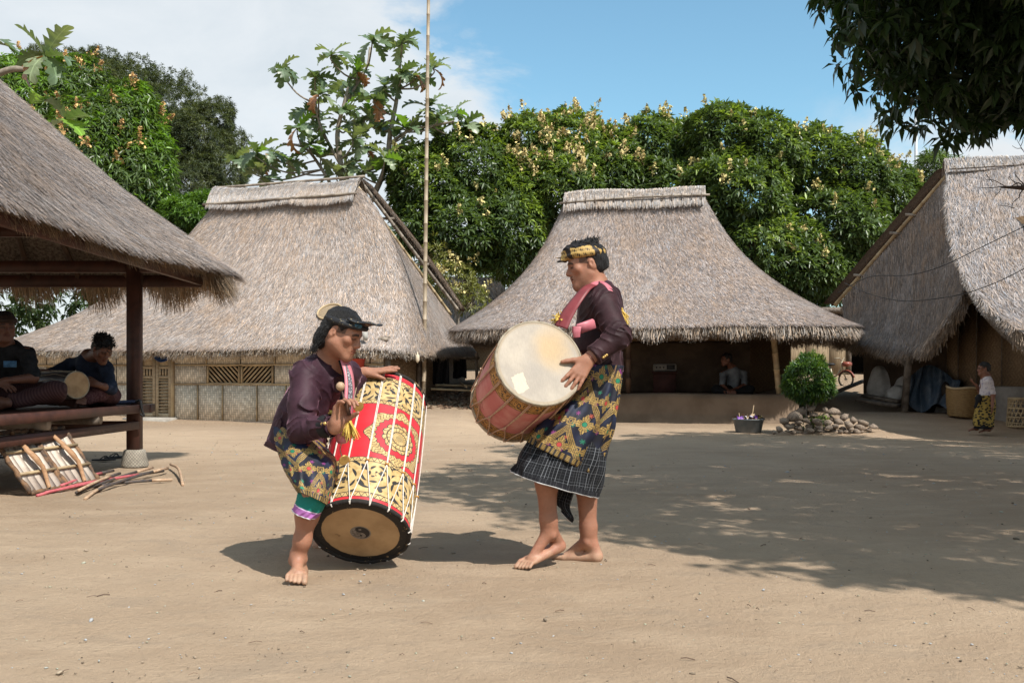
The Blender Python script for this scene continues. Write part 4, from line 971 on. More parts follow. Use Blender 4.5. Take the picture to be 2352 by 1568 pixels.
# ---- clipped round shrub on its heap of stones
sb = P(1862, 960, 16.0); sb[2] = gz(sb[0], sb[1]) + 0.05
S = thing('clipped_shrub', sb, 'small round clipped shrub growing from a heap of stones', 'shrub')
cc = P(1857, 872, 16.0)
pr = [limb(sb + V3(0.02 * k, 0, -0.05), cc + V3((k - 1) * 0.06, 0, -0.25), 0.016, 0.011, 0.05) for k in range(3)]
for k in range(14): pr.append(limb(cc + V3(0, 0, -0.25), cc + nrm(rng.normal(size=3)) * 0.3, 0.012, 0.004, 0.1))
mk('trunk', *cat(pr), M_bark_pale, S, smooth=True)
p, d = crown_pts([(cc + V3(0, 0, 0.0), V3(0.36, 0.36, 0.33)), (cc + V3(-0.12, 0, -0.10), V3(0.27, 0.27, 0.22)), (cc + V3(0.03, -0.02, 0.15), V3(0.26, 0.28, 0.25)), (cc + V3(0.16, -0.05, -0.06), V3(0.24, 0.24, 0.22))], 1000, 0.22, 0.6, 0.22)
V, Q, c = rosettes(p, nrm(d + V3(0, 0, 0.3)), 9, 0.085, 0.020, (0.4, 1.5), 0.1, green(len(p), d, dark=(0.040, 0.085, 0.024), light=(0.13, 0.21, 0.03), frac=0.38), True)
mk('crown', V, Q, M_leaf, S, col=c)
p = sb + np.stack([rng.normal(0.08, 0.12, 40), rng.normal(-0.05, 0.1, 40), rng.uniform(0.08, 0.28, 40)], -1); V, Q, c = rosettes(p, nrm(rng.normal(size=(40, 3)) + V3(0, 0, 0.6)), 7, 0.08, 0.022, cols=green(40, np.zeros((40, 3))))
mk('low_shoots', V, Q, M_leaf, S, col=c)
# bare branches at the right edge
BB = thing('bare_tree', (8.4, 13.2, 0), 'leafless dark tree reaching bare twigs in front of the right-hand roof', 'tree')
pr = [tube(catmull([V3(8.4, 13.2, -0.1), V3(8.3, 13.2, 2.2), P(2420, 440, 13.0), P(2352, 432, 13.0), P(2300, 430, 13.0)], 6), np.linspace(0.09, 0.014, 25), 6, False)]
for a, b, r_ in (((2352, 432), (2262, 412), 0.008), ((2320, 431), (2240, 430), 0.006), ((2352, 432), (2322, 478), 0.007), ((2345, 432), (2318, 405), 0.006), ((2352, 430), (2330, 392), 0.007), ((2380, 435), (2400, 380), 0.01), ((2300, 430), (2285, 455), 0.004), ((2280, 418), (2265, 400), 0.004), ((2420, 440), (2335, 320), 0.008), ((2350, 345), (2325, 335), 0.004), ((2345, 335), (2352, 315), 0.004), ((2330, 478), (2292, 470), 0.004)):
    pr.append(limb(P(*a, 13.0), P(*b, 13.0 + random.uniform(-0.2, 0.2)), r_ * 1.3, 0.003, 0.12, seg=5))
mk('trunk', *cat(pr), simple('dead_wood', (0.07, 0.05, 0.042), (0.04, 0.03, 0.026), 9), BB, smooth=True)
# ================================================================== people: signed-distance figures
class Sdf:
    BIG = 0.06
    def __init__(s, vox): s.vox = vox; s.pr = []
    def cap(s, a, b, r1, r2, k=0.02, flat=None, ff=1.0, fold=None, op='u'):
        s.pr.append(dict(t='c', a=np.asarray(a, float), b=np.asarray(b, float), r1=r1, r2=r2, k=k, flat=None if flat is None else nrm(flat), ff=ff, fold=fold, op=op)); return s
    def chain(s, pts, rad, k=0.02, **kw):
        for i in range(len(pts) - 1): s.cap(pts[i], pts[i + 1], rad[i], rad[i + 1], k, **kw)
        return s
    def ell(s, c, r, rot=None, k=0.02, op='u', fold=None):
        s.pr.append(dict(t='e', c=np.asarray(c, float), r=np.asarray(r, float), rot=np.eye(3) if rot is None else np.asarray(rot, float), k=k, op=op, fold=fold)); return s
    def plane(s, p, n, k=0.004, lim=None):
        """remove everything on the side n points to (inside lim = (centre, radius) if given)"""
        s.pr.append(dict(t='p', p=np.asarray(p, float), n=nrm(n), k=k, op='s', lim=lim)); return s
    def bounds(s):
        lo, hi = [], []
        for q in s.pr:
            if q['op'] != 'u': continue
            if q['t'] == 'c': m = max(q['r1'], q['r2']) * max(1, 1) + 0.03; lo.append(np.minimum(q['a'], q['b']) - m); hi.append(np.maximum(q['a'], q['b']) + m)
            else: m = q['r'].max() + 0.03; lo.append(q['c'] - m); hi.append(q['c'] + m)
        return np.min(lo, 0), np.max(hi, 0)
    def mesh(s, extra=None):
        v = s.vox; lo, hi = s.bounds(); n = np.ceil((hi - lo) / v).astype(int) + 1
        A = np.full(n, s.BIG, np.float32); ax = [lo[i] + np.arange(n[i]) * v for i in range(3)]
        for q in s.pr:
            if q['t'] == 'c':
                m = max(q['r1'], q['r2']) + q['k'] + 0.012; l_, h_ = np.minimum(q['a'], q['b']) - m, np.maximum(q['a'], q['b']) + m
            elif q['t'] == 'e':
                m = q['r'].max() + q['k'] + 0.012; l_, h_ = q['c'] - m, q['c'] + m
            else:
                if q['lim'] is None: l_, h_ = lo, hi
                else: l_, h_ = q['lim'][0] - q['lim'][1], q['lim'][0] + q['lim'][1]
            i0 = np.clip(np.floor((l_ - lo) / v).astype(int), 0, n); i1 = np.clip(np.ceil((h_ - lo) / v).astype(int) + 1, 0, n)
            if (i1 <= i0).any(): continue
            sl = tuple(slice(i0[k], i1[k]) for k in range(3))
            x, y, z = (ax[0][sl[0]][:, None, None], ax[1][sl[1]][None, :, None], ax[2][sl[2]][None, None, :])
            if q['t'] == 'c':
                a, b = q['a'], q['b']; d = b - a; dd = d @ d + 1e-12; px, py, pz = x - a[0], y - a[1], z - a[2]
                h = np.clip((px * d[0] + py * d[1] + pz * d[2]) / dd, 0, 1); ex, ey, ez = px - d[0] * h, py - d[1] * h, pz - d[2] * h
                if q['flat'] is not None:
                    f = q['flat']; w = (ex * f[0] + ey * f[1] + ez * f[2]) * (q['ff'] - 1); ex, ey, ez = ex + w * f[0], ey + w * f[1], ez + w * f[2]
                D = np.sqrt(ex * ex + ey * ey + ez * ez) - (q['r1'] + (q['r2'] - q['r1']) * h)
                if q['flat'] is not None: D = D / (1 + 0.5 * (q['ff'] - 1))
                if q['fold'] is not None: D = D + q['fold'](h, x + 0 * D, y + 0 * D, z + 0 * D)
            elif q['t'] == 'e':
                r = q['r']; ro = q['rot']; px, py, pz = x - q['c'][0], y - q['c'][1], z - q['c'][2]
                u = [(px * ro[0, k] + py * ro[1, k] + pz * ro[2, k]) for k in range(3)]
                k0 = np.sqrt(sum((u[k] / r[k]) ** 2 for k in range(3))); k1 = np.sqrt(sum((u[k] / r[k] ** 2) ** 2 for k in range(3))) + 1e-9
                D = k0 * (k0 - 1) / k1
                if q['fold'] is not None: D = D + q['fold'](0, x + 0 * D, y + 0 * D, z + 0 * D)
            else:
                D = -((x - q['p'][0]) * q['n'][0] + (y - q['p'][1]) * q['n'][1] + (z - q['p'][2]) * q['n'][2])
            S = A[sl]; k = max(q['k'], 1e-5)
            if q['op'] == 'u': h = np.maximum(k - np.abs(S - D), 0) / k; A[sl] = np.minimum(S, D) - h * h * k * 0.25
            else: h = np.maximum(k - np.abs(S + D), 0) / k; A[sl] = np.maximum(S, -D) + h * h * k * 0.25
        A = np.minimum(A, s.BIG)
        if extra is not None:
            X_, Y_, Z_ = np.meshgrid(*ax, indexing='ij', sparse=True); near = np.abs(A) < 0.03; A = np.where(near, A + extra(X_, Y_, Z_), A)
        g_ = openvdb.FloatGrid(float(s.BIG)); g_.copyFromArray(np.ascontiguousarray(A, np.float32)); pts, quads = g_.convertToQuads(0.0)
        return np.asarray(pts, float) * v + lo, np.asarray(quads)[:, ::-1].astype(np.int64)

def rotm(yaw, pitch=0.0, roll=0.0):
    """canonical figures face -Y; yaw about Z (deg, + turns left-to-right seen from above counter-clockwise), pitch + nods down"""
    return np.array(Matrix.Rotation(R(yaw), 3, 'Z') @ Matrix.Rotation(R(pitch), 3, 'X') @ Matrix.Rotation(R(roll), 3, 'Y'))

def head_sdf(S, c, Rm, s=1.0, jaw=1.0, nose=1.0, fat=0.0):
    T = lambda x, y, z: np.asarray(c) + Rm @ (np.array([x, y, z]) * s)
    e = lambda p, r, k=0.02, op='u', rx=0.0: S.ell(T(*p), np.array(r) * s, Rm @ np.array(Matrix.Rotation(rx, 3, 'X')), k * s, op)
    cp = lambda a, b, r1, r2, k=0.012, op='u': S.cap(T(*a), T(*b), r1 * s, r2 * s, k * s, op=op)
    e((0, 0.012, 0.035), (0.074, 0.094, 0.084)); e((0, -0.028, -0.035), (0.060 + fat, 0.064, 0.078)); e((0, -0.052, 0.03), (0.058, 0.040, 0.05))
    for x in (-1, 1):
        cp((x * 0.054, 0.002, -0.05), (x * (0.020 * jaw), -0.070, -0.100), 0.024 + fat * 0.6, 0.018, 0.03)
        e((x * 0.043, -0.060, -0.012), (0.026, 0.022, 0.022), 0.022)
        cp((x * 0.018, -0.090, 0.024), (x * 0.048, -0.076, 0.026), 0.009, 0.008, 0.014)
        e((x * 0.031, -0.096, 0.006), (0.018, 0.013, 0.012), 0.012, 's')
        e((x * 0.031, -0.0765, 0.006), (0.0145, 0.0125, 0.0115), 0.004)
        cp((x * 0.016, -0.088, 0.0125), (x * 0.045, -0.080, 0.010), 0.0042, 0.0038, 0.004)
        e((x * 0.0125 * nose, -0.096, -0.030), (0.009, 0.011, 0.0075), 0.008)
        e((x * 0.076, 0.018, -0.004), (0.0105, 0.0175, 0.029), 0.006, rx=0.25); e((x * 0.0865, 0.015, 0.001), (0.0075, 0.0105, 0.018), 0.004, 's'); e((x * 0.080, 0.006, -0.006), (0.006, 0.005, 0.008), 0.004)
    cp((0, -0.086, 0.018), (0, -0.108 * (0.96 + 0.04 * nose), -0.022), 0.0085, 0.0125, 0.014); e((0, -0.107, -0.026), (0.0115, 0.012, 0.010), 0.008)
    e((0, -0.072, -0.100), (0.026 * jaw, 0.022, 0.022), 0.03); e((0, -0.083, -0.058), (0.028, 0.016, 0.022), 0.02)
    cp((-0.019, -0.089, -0.0545), (0.019, -0.089, -0.0545), 0.0052, 0.0052, 0.006); cp((0, -0.098, -0.0535), (0, -0.098, -0.0535), 0.0052, 0.005, 0.008)
    cp((-0.016, -0.090, -0.0665), (0.016, -0.090, -0.0665), 0.0066, 0.0066, 0.006); cp((-0.024, -0.0935, -0.0605), (0.024, -0.0935, -0.0605), 0.0022, 0.0022, 0.003, 's')
    return T
def neck(S, T, base, r=0.056): S.cap(T(0, 0.022, -0.05), base, r, r * 1.12, 0.04)

def face_cols(V, c, Rm, s, skin, hairy=1.0, mous=1.0, brow=1.0):
    q = (V - np.asarray(c)) @ Rm / s; x, y, z = q[:, 0], q[:, 1], q[:, 2]; C_ = np.tile(np.array(skin, float), (len(V), 1))
    near = (np.abs(q) < 0.16).all(1)
    def blend(mask, col): 
        m = (np.clip(mask, 0, 1) * near)[:, None]; C_[:] = C_ * (1 - m) + np.array(col) * m
    ax = np.abs(x)
    blend(0.35 * np.exp(-((ax - 0.045) / 0.025) ** 2 - ((z + 0.02) / 0.02) ** 2) * (y < -0.03), (skin[0] * 1.05, skin[1] * 0.8, skin[2] * 0.75))
    blend(0.75 * ((np.abs(z + 0.0595) < 0.0125) & (ax < 0.027 - 0.6 * np.abs(z + 0.06)) & (y < -0.078)), (skin[0] * 0.66, skin[1] * 0.40, skin[2] * 0.42))
    blend(0.85 * ((np.abs(z + 0.0605) < 0.0022) & (ax < 0.026) & (y < -0.075)), (0.03, 0.012, 0.01))
    zb = 0.0285 - 0.35 * np.maximum(ax - 0.035, 0); blend(brow * 1.0 * np.exp(-((z - zb) / 0.0065) ** 4) * ((ax > 0.012) & (ax < 0.054) & (y < -0.05)), (0.016, 0.012, 0.011))
    blend(0.95 * ((np.abs(z - 0.003) < 0.0042) & (np.abs(ax - 0.031) < 0.0155) & (y < -0.068)), (0.02, 0.014, 0.012))
    blend(0.35 * ((np.abs(z - 0.007) < 0.014) & (np.abs(ax - 0.031) < 0.020) & (y < -0.06)), (skin[0] * 0.42, skin[1] * 0.36, skin[2] * 0.36))
    blend(mous * 0.72 * np.exp(-((z + 0.0455) / 0.005) ** 2) * ((ax < 0.026) & (y < -0.08)), (0.025, 0.018, 0.015))
    blend(mous * 0.35 * ((z < -0.082) & (ax < 0.022) & (y < -0.06)), (0.05, 0.03, 0.022))
    blend(hairy * 0.75 * ((z > 0.0) & (y > -0.045) & (y < 0.0) & (ax > 0.055) & (z > 0.004 - y * 0.2)), (0.022, 0.016, 0.014))
    return C_

def hand_sdf(S, w, fdir, pdir, side, curls=((0.2,) * 3,) * 4, thumb=(0.7, 0.3, 0.2), s=1.0, spread=0.12, thumb_lift=0.25):
    """w wrist point, fdir to the knuckles, pdir out of the palm, side +1: thumb lies on cross(fdir, pdir)"""
    f = nrm(fdir); p = nrm(np.asarray(pdir) - f * np.dot(pdir, f)); l = np.cross(f, p) * side; tips = []
    S.cap(w - f * 0.02 * s, w + f * 0.012 * s, 0.027 * s, 0.028 * s, 0.015, flat=p, ff=1.25)
    for i, (off, pl) in enumerate(((0.030, 0.086), (0.010, 0.090), (-0.011, 0.085), (-0.030, 0.076))):
        k0 = w + l * off * 0.55 * s + f * 0.012 * s; kn = w + f * pl * s + l * off * s; S.cap(k0, kn, 0.0150 * s, 0.0115 * s, 0.016 * s)
        lens = ((0.040, 0.024, 0.018), (0.044, 0.028, 0.019), (0.041, 0.026, 0.019), (0.032, 0.020, 0.017))[i]; a = 0.0; q = kn; d0 = nrm(f + l * spread * (1.2 - i * 0.8)); rr = (0.0105, 0.0092, 0.0082, 0.0066)
        for j in range(3):
            a += curls[i][j]; d = d0 * math.cos(a) + p * math.sin(a); q2 = q + d * lens[j] * s * 1.05; S.cap(q, q2, rr[j] * s * (0.9 if i == 3 else 1), rr[j + 1] * s * (0.9 if i == 3 else 1), 0.004 * s); q = q2
        tips.append(q)
    q = w + l * 0.020 * s + f * 0.018 * s + p * 0.004 * s; a, b, c_ = thumb
    d = nrm(f * math.cos(a) + l * math.sin(a) + p * thumb_lift); q2 = q + d * 0.042 * s; S.cap(q, q2, 0.0185 * s, 0.0125 * s, 0.014 * s); a -= b
    d = nrm(f * math.cos(a) + l * math.sin(a) + p * thumb_lift * 1.4); q3 = q2 + d * 0.032 * s; S.cap(q2, q3, 0.0118 * s, 0.0105 * s, 0.004 * s); a -= c_
    d = nrm(f * math.cos(a) + l * math.sin(a) + p * thumb_lift * 1.6); q4 = q3 + d * 0.024 * s; S.cap(q3, q4, 0.0108 * s, 0.0080 * s, 0.004 * s)
    return tips, q4

def foot_sdf(S, ankle, heel, ball, toe, side, s=1.0, ground=None):
    """side vector points to the big toe; toe = tip of the middle toes"""
    ankle, heel, ball, toe = (np.asarray(q, float) for q in (ankle, heel, ball, toe)); f = nrm(ball - heel); l = nrm(np.asarray(side) - f * np.dot(side, f)); up = np.cross(f, l); up = up if up[2] > 0 else -up
    S.cap(ankle + V3(0, 0, 0.03), heel + up * 0.028 * s, 0.030 * s, 0.029 * s, 0.025); S.ell(ankle + l * 0.028 * s, (0.012, 0.012, 0.014), k=0.015); S.ell(ankle - l * 0.027 * s - V3(0, 0, 0.008), (0.011, 0.011, 0.014), k=0.015)
    S.cap(ankle + f * 0.012, ball + up * 0.020 * s, 0.030 * s, 0.017 * s, 0.025)
    for o, rl in ((0.026, 0.02), (0.0, 0.017), (-0.026, 0.016)):
        S.cap(heel + up * 0.018 * s + l * o * 0.5, ball + l * o * s + up * 0.012 * s, 0.022 * s, rl * s * 0.9, 0.02)
    td = toe - ball
    for i, (o, ln, r) in enumerate(((0.034, 1.06, 0.0135), (0.012, 1.04, 0.0098), (-0.005, 0.95, 0.0092), (-0.021, 0.83, 0.0088), (-0.036, 0.68, 0.0084))):
        b0 = ball + l * o * 0.92 * s + up * 0.012 * s; t1 = ball + td * ln * 0.55 + l * o * 1.02 * s + up * 0.016 * s; t2 = ball + td * ln + l * o * 1.05 * s + up * 0.006 * s
        S.cap(b0, t1, r * s * 1.05, r * s, 0.006); S.cap(t1, t2, r * s, r * s * 0.92, 0.003)

# skin and cloth materials
def f_skin():
    c = attr(); o = coords(); n = noise(o, 24, 4, 0.6); n2 = noise(o, 300, 2)
    n3 = noise(o, 7, 3); c = mixc(sst(n3, 0.45, 0.7) * 0.30, c, mulc(c, 0.72)); c = mixc(sst(noise(o, 60, 3, 0.7), 0.56, 0.72) * 0.35, c, mulc(c, 0.70)); x_, y_, z_ = sep(o); dust = sst(z_ + (noise(o, 30, 4, 0.7) - 0.5) * 0.16, 0.10, 0.01); c = mixc(dust * 0.5, c, (0.42, 0.30, 0.20))
    return [mulc(c, 0.76 + 0.48 * n), bump(n2 + noise(o, 90, 3) * 1.5, 0.22, 0.003)]
M_skin = mat('skin', f_skin, 0.55, 0.35, Subsurface_Weight=0.08, Subsurface_Scale=0.012)
M_hair = mat('black_hair', lambda: (lambda o: [mixc(sst(noise(vscale(o, (60, 60, 14)), 4, 4, 0.7), 0.45, 0.75), (0.008, 0.007, 0.007), (0.026, 0.024, 0.024)), bump(noise(vscale(o, (70, 70, 12)), 4, 4, 0.7), 0.9, 0.01)])(coords()), 0.5, 0.3)
def velvet(name, c1, c2, sheen=(0.35, 0.22, 0.27)):
    m = mat(name, lambda: (lambda o: [mixc(sst(noise(o, 14, 4, 0.6), 0.35, 0.7), c1, c2), bump(noise(o, 16, 3, 0.5, 0.5), 0.35, 0.012)])(coords()), 0.62, 0.2)
    b = m.node_tree.nodes['Principled BSDF']; b.inputs['Sheen Weight'].default_value = 0.6; b.inputs['Sheen Roughness'].default_value = 0.25; b.inputs['Sheen Tint'].default_value = (*sheen, 1); return m
M_velvet = velvet('plum_velvet', (0.030, 0.012, 0.019), (0.050, 0.021, 0.031), (0.62, 0.34, 0.46))
M_velvet2 = velvet('dark_plum_velvet', (0.022, 0.009, 0.011), (0.038, 0.016, 0.019), (0.48, 0.27, 0.31))
M_blackcloth = simple('black_cloth', (0.012, 0.012, 0.014), (0.022, 0.021, 0.022), 20, 0.85, 0.15)
M_pink = simple('pink_satin', (0.52, 0.17, 0.20), (0.40, 0.10, 0.13), 9, 0.42, 0.5)
M_maroon = simple('red_sash', (0.20, 0.035, 0.04), (0.13, 0.02, 0.025), 9, 0.5, 0.4)
M_tassel = simple('yellow_tassel', (0.62, 0.44, 0.10), (0.45, 0.28, 0.05), 60, 0.7, 0.3)
M_gold = simple('brass', (0.55, 0.36, 0.12), (0.42, 0.26, 0.08), 20, 0.35, 0.5, metal=0.6)

def wrinkle(fn, amp, fq, seed, axis):
    """soft creases across a sleeve: intermittent, slanted, uneven"""
    r = random.Random(seed); a = [r.uniform(0, 6.28) for _ in range(9)]; axis = nrm(axis); o = nrm(np.cross(axis, V3(0.3, 0.9, 0.2))); u = np.cross(axis, o)
    def f(h, x, y, z):
        al = x * axis[0] + y * axis[1] + z * axis[2]; p1 = x * o[0] + y * o[1] + z * o[2]; p2 = x * u[0] + y * u[1] + z * u[2]
        w = np.sin(al * 31 + p1 * 24 + a[0]) + 0.8 * np.sin(al * 19 - p2 * 33 + a[1]) + 0.6 * np.sin(p1 * 47 + p2 * 21 + a[2])
        ph = al * fq * 0.5 + 1.5 * w + 16 * p1 * math.cos(a[3]) + 16 * p2 * math.sin(a[3])
        rd = (1 - np.abs(np.sin(ph))) ** 2.0; env = np.clip(0.5 + 0.6 * np.sin(al * 17 + p1 * 29 + a[4]) + 0.5 * np.sin(p2 * 35 - al * 23 + a[5]), 0, 1.2)
        return -amp * 1.9 * (rd - 0.25) * env
    return f
def cnoise(amp, fq, seed):
    r = np.random.default_rng(seed); D = nrm(r.normal(size=(6, 3))); fs = fq * r.uniform(0.6, 1.6, 6); ph = r.uniform(0, 6.28, 6)
    def f(h, x, y, z):
        o = 0
        for k in range(6): o = o + np.sin((x * D[k, 0] + y * D[k, 1] + z * D[k, 2]) * fs[k] + ph[k])
        return amp * o / 3
    return f

# ---- patterned cloth (u across in metres, v down in metres, carried as attributes)
def f_songket():
    u, v = attf('uu'), attf('vv'); o = coords()
    cell = 0.128; U = u / cell; row = fl(v / cell + 0.15); V_ = v / cell + 0.15; U = U + row * 0.5
    a = fr(U) - 0.5; b = fr(V_) - 0.5; r = sq(a * a + b * b); t = at2(b, a)
    pet = 0.29 + 0.085 * cos(t * 4.0) + 0.035 * cos(t * 12.0)
    flower = (r < pet) * (r > 0.135); lines = sst(ab(sin(t * 8.0 + sin(r * 18.0) * 0.5)), 0.16, 0.42) * sst(ab(sin(r * 42.0)), 0.06, 0.22)
    core = r < 0.088; ring = (r > 0.105) * (r < 0.135)
    d1 = ab(a) + ab(b); 
    U2, V2 = U + 0.5, V_; a2 = fr(U2) - 0.5; m2 = mx(ab(a2), ab(b)); sqr = ((m2 < 0.155) * (m2 > 0.11)) + ((m2 < 0.075) * (m2 > 0.045))
    zz = v / cell * 0.5 + ab(fr(u / cell * 0.5) - 0.5) * 1.6; zf = fr(zz); chev = (zf < 0.20) * sst(ab(sin(zf * 62.0)), 0.35, 0.6)
    thread = 0.55 + 0.45 * sst(ab(sin(u * 520.0)) * ab(sin(v * 520.0)), 0.05, 0.5)
    gold = mn(flower * lines + ring * 0.9 + sqr * thread + chev * (1.0 - flower) * (r > 0.30) * thread, 1.0)
    # small coloured star motifs in the gaps
    a3 = fr(u / cell * 2.0 + 0.25) - 0.5; b3 = fr(v / cell * 2.0 + 0.55) - 0.5; r3 = sq(a3 * a3 + b3 * b3); star = (r3 < 0.13 + 0.07 * cos(at2(b3, a3) * 6.0)) * (1.0 - gold)
    ci = comb(fl(u / cell * 2.0 + 0.25), fl(v / cell * 2.0 + 0.55), 3.0); n = noise(ci, 0.9, 0)
    sc = mixc(n > 0.55, mixc(n > 0.47, (0.01, 0.13, 0.07), (0.36, 0.07, 0.04)), (0.19, 0.03, 0.14))
    base = mixc(sst(noise(o, 6, 3), 0.4, 0.65), (0.007, 0.007, 0.013), (0.012, 0.017, 0.044))
    c = mixc(star, base, sc); cc = comb(fl(U), row, 7.0); n2 = noise(cc, 0.8, 0)
    c = mixc(core, c, mixc(n2 > 0.5, (0.40, 0.05, 0.04), (0.01, 0.16, 0.08)))
    c = mixc(gold, c, mixc(sst(noise(o, 120, 2), 0.35, 0.65), (0.40, 0.26, 0.075), (0.23, 0.14, 0.038)))
    # woven border along the hem
    hem = attf('hem'); bd = hem < 0.034; ln = sst(ab(sin(hem * 480.0)), 0.45, 0.75); tri = sst(ab(fr(u * 45.0) - 0.5) * 2.0, hem * 0 + 0.0 if 0 else 0.2, 0.6)
    c = mixc(bd, c, mixc(ln * tri + (hem < 0.008) * 0.0, (0.018, 0.014, 0.014), (0.33, 0.21, 0.06)))
    return [c, bump(gold + noise(o, 200, 2) * 0.3, 0.35, 0.004)]
M_songket = mat('gold_brocade', f_songket, 0.6, 0.35)
def f_check():
    u, v = attf('uu'), attf('vv'); o = coords()
    l = lambda q, s, w: (ab(fr(q / s) - 0.5) < w) * 1.0
    n = noise(o, 5, 3); k = mx(l(u, 0.0145, 0.075) * (0.15 + 0.85 * sst(noise(comb(fl(u / 0.0145), 0.0, 0.0), 0.77, 0), 0.40, 0.62)), l(v, 0.0135, 0.06) * (0.12 + 0.6 * sst(noise(comb(fl(v / 0.0135), 5.0, 0.0), 0.77, 0), 0.40, 0.62)))
    c = mixc(k * 0.38, (0.010, 0.0105, 0.0125), (0.42, 0.44, 0.47)); hem = attf('hem')
    c = mixc((hem < 0.030) * 0.9, c, mixc(l(u, 0.021, 0.05) * 0.12, (0.014, 0.014, 0.017), (0.3, 0.3, 0.32))); c = mixc(hem < 0.0045, c, (0.55, 0.54, 0.54)); return [c, bump(noise(o, 150, 2), 0.2, 0.003)]
M_check = mat('black_check_cotton', f_check, 0.85, 0.15)
def f_band():
    hem = attf('hem'); c = mixc(hem < 0.036, (0.015, 0.17, 0.135), (0.33, 0.12, 0.33)); c = mixc((hem > 0.034) * (hem < 0.039), c, (0.6, 0.45, 0.6)); c = mixc(hem < 0.005, c, (0.66, 0.62, 0.64)); return [c]
M_band = mat('teal_and_violet_cotton', f_band, 0.8, 0.2)
def f_batik():
    x, y, z = sep(coords()); a = at2(y, x); o = coords()
    d = a * 0.1 + z * 0.9; s1 = ab(fr(d * 26.0) - 0.5); lines = sst(ab(sin(a * 90.0 + z * 500.0)), 0.2, 0.5)
    tri = sst(ab(fr(a * 9.0 - z * 30.0) - 0.5) + ab(fr(z * 42.0) - 0.5), 0.40, 0.46)
    g = sst(mx(s1 * 2.0 * lines, tri * 0.8), 0.35, 0.6); blk = sst(noise(comb(a * 2.4 + z * 9.0, z * 6.0, 0.0), 1.0, 0), 0.56, 0.60)
    c = mixc(g, (0.02, 0.014, 0.012), (0.42, 0.27, 0.085)); c = mixc(blk, c, (0.018, 0.013, 0.012)); 
    return [c, bump(g, 0.3, 0.003)]
M_batik = mat('gold_brown_headcloth', f_batik, 0.6, 0.35)
M_batik2 = mat('black_headcloth', lambda: (lambda o: (lambda n: [mixc(sst(n, 0.66, 0.71), (0.012, 0.012, 0.014), (0.26, 0.21, 0.12)), bump(noise(o, 18, 3), 0.5, 0.01)])(noise(vscale(o, (1, 1, 2.2)), 52, 1, 0.4, 1.0)))(coords()), 0.55, 0.35)

def skirt(name, rings, m, parent, nu=120, nv=70, folds=0.006, nf=9, seed=0, half=None, closed=True, th=0.004, lock=0.3, vs=1.0, twist=0.0):
    """cloth tube: each ring = (left point, right point, half depth); the hem is the last ring"""
    r = random.Random(seed); L = catmull([q[0] for q in rings], 12); Rr = catmull([q[1] for q in rings], 12); dep = np.interp(np.linspace(0, 1, len(L)), np.linspace(0, 1, len(rings)), [q[2] for q in rings])
    t = np.linspace(0, 1, nv); re = lambda c: np.stack([np.interp(t, np.linspace(0, 1, len(c)), c[:, k]) for k in range(3)], -1)
    L, Rr = re(L), re(Rr); dep = np.interp(t, np.linspace(0, 1, len(dep)), dep); C_ = (L + Rr) / 2; X_ = (Rr - L) / 2
    a = np.linspace(0, 2 * np.pi, nu, endpoint=False); ph = [r.uniform(0, 6.28) for _ in range(5)]
    ny = nrm(np.cross(nrm(X_), nrm(np.gradient(C_, axis=0)))); ny = np.where(ny[:, 1:2] < 0, -ny, ny); ny = nrm(ny * V3(0.15, 1, 0.2))
    Vv, uu, vvv, hm = [], [], [], []; clen = np.concatenate([[0], np.cumsum(np.linalg.norm(np.diff(C_, axis=0), axis=1))]); Lh = np.linalg.norm(L[-1] - L, axis=1); Rh = np.linalg.norm(Rr[-1] - Rr, axis=1)
    per = np.pi * (np.linalg.norm(X_, axis=1).mean() + dep.mean())
    for i in range(nv):
        w = folds * (lock + (1 - lock) * t[i] ** 1.2); q1 = np.sin(a * nf + ph[0] + 1.2 * np.sin(a * 2 + ph[1]) + t[i] * 3.5 * math.cos(ph[3])); f = w * (1.3 * (1 - np.abs(q1)) ** 1.6 * 1.6 - 0.8 + 0.6 * np.sin(a * (nf * 2 + 1) + ph[2] + t[i] * 4) + 0.7 * np.sin(a * 3 + ph[4] - t[i] * 6) + 0.35 * np.sin(a * 5 - t[i] * 13 + ph[1]))
        ca, sa = np.cos(a), np.sin(a); p = C_[i] + X_[i] * (np.sign(ca) * np.abs(ca) ** 0.9)[:, None] + ny[i] * dep[i] * (np.sign(sa) * np.abs(sa) ** 0.9)[:, None]
        nn = nrm(X_[i] * ca[:, None] / (np.linalg.norm(X_[i]) ** 2) + ny[i] * sa[:, None] / dep[i]); p = p + nn * f[:, None]
        Vv.append(p); uu.append(a / (2 * np.pi) * per + twist * t[i]); hh = (Lh[i] * (1 - ca) + Rh[i] * (1 + ca)) / 2; hm.append(hh); vvv.append(vs * (clen[-1] - hh + 0.02 * ca))
    Vv = np.array(Vv).reshape(-1, 3)
    # seam: duplicate first column so that the pattern coordinate does not wrap
    Vv = np.concatenate([Vv.reshape(nv, nu, 3), Vv.reshape(nv, nu, 3)[:, :1]], 1).reshape(-1, 3); uu = np.concatenate([np.array(uu), np.array(uu)[:, :1] + per], 1); vvv = np.array(vvv); vvv = np.concatenate([vvv, vvv[:, :1]], 1); hm = np.array(hm); hm = np.concatenate([hm, hm[:, :1]], 1)
    o = mk(name, Vv, gridq(nu + 1, nv), m, parent, True, at=dict(uu=uu, vv=vvv, hem=hm)); md = o.modifiers.new('cloth', 'SOLIDIFY'); md.thickness = th; md.offset = 0; return o
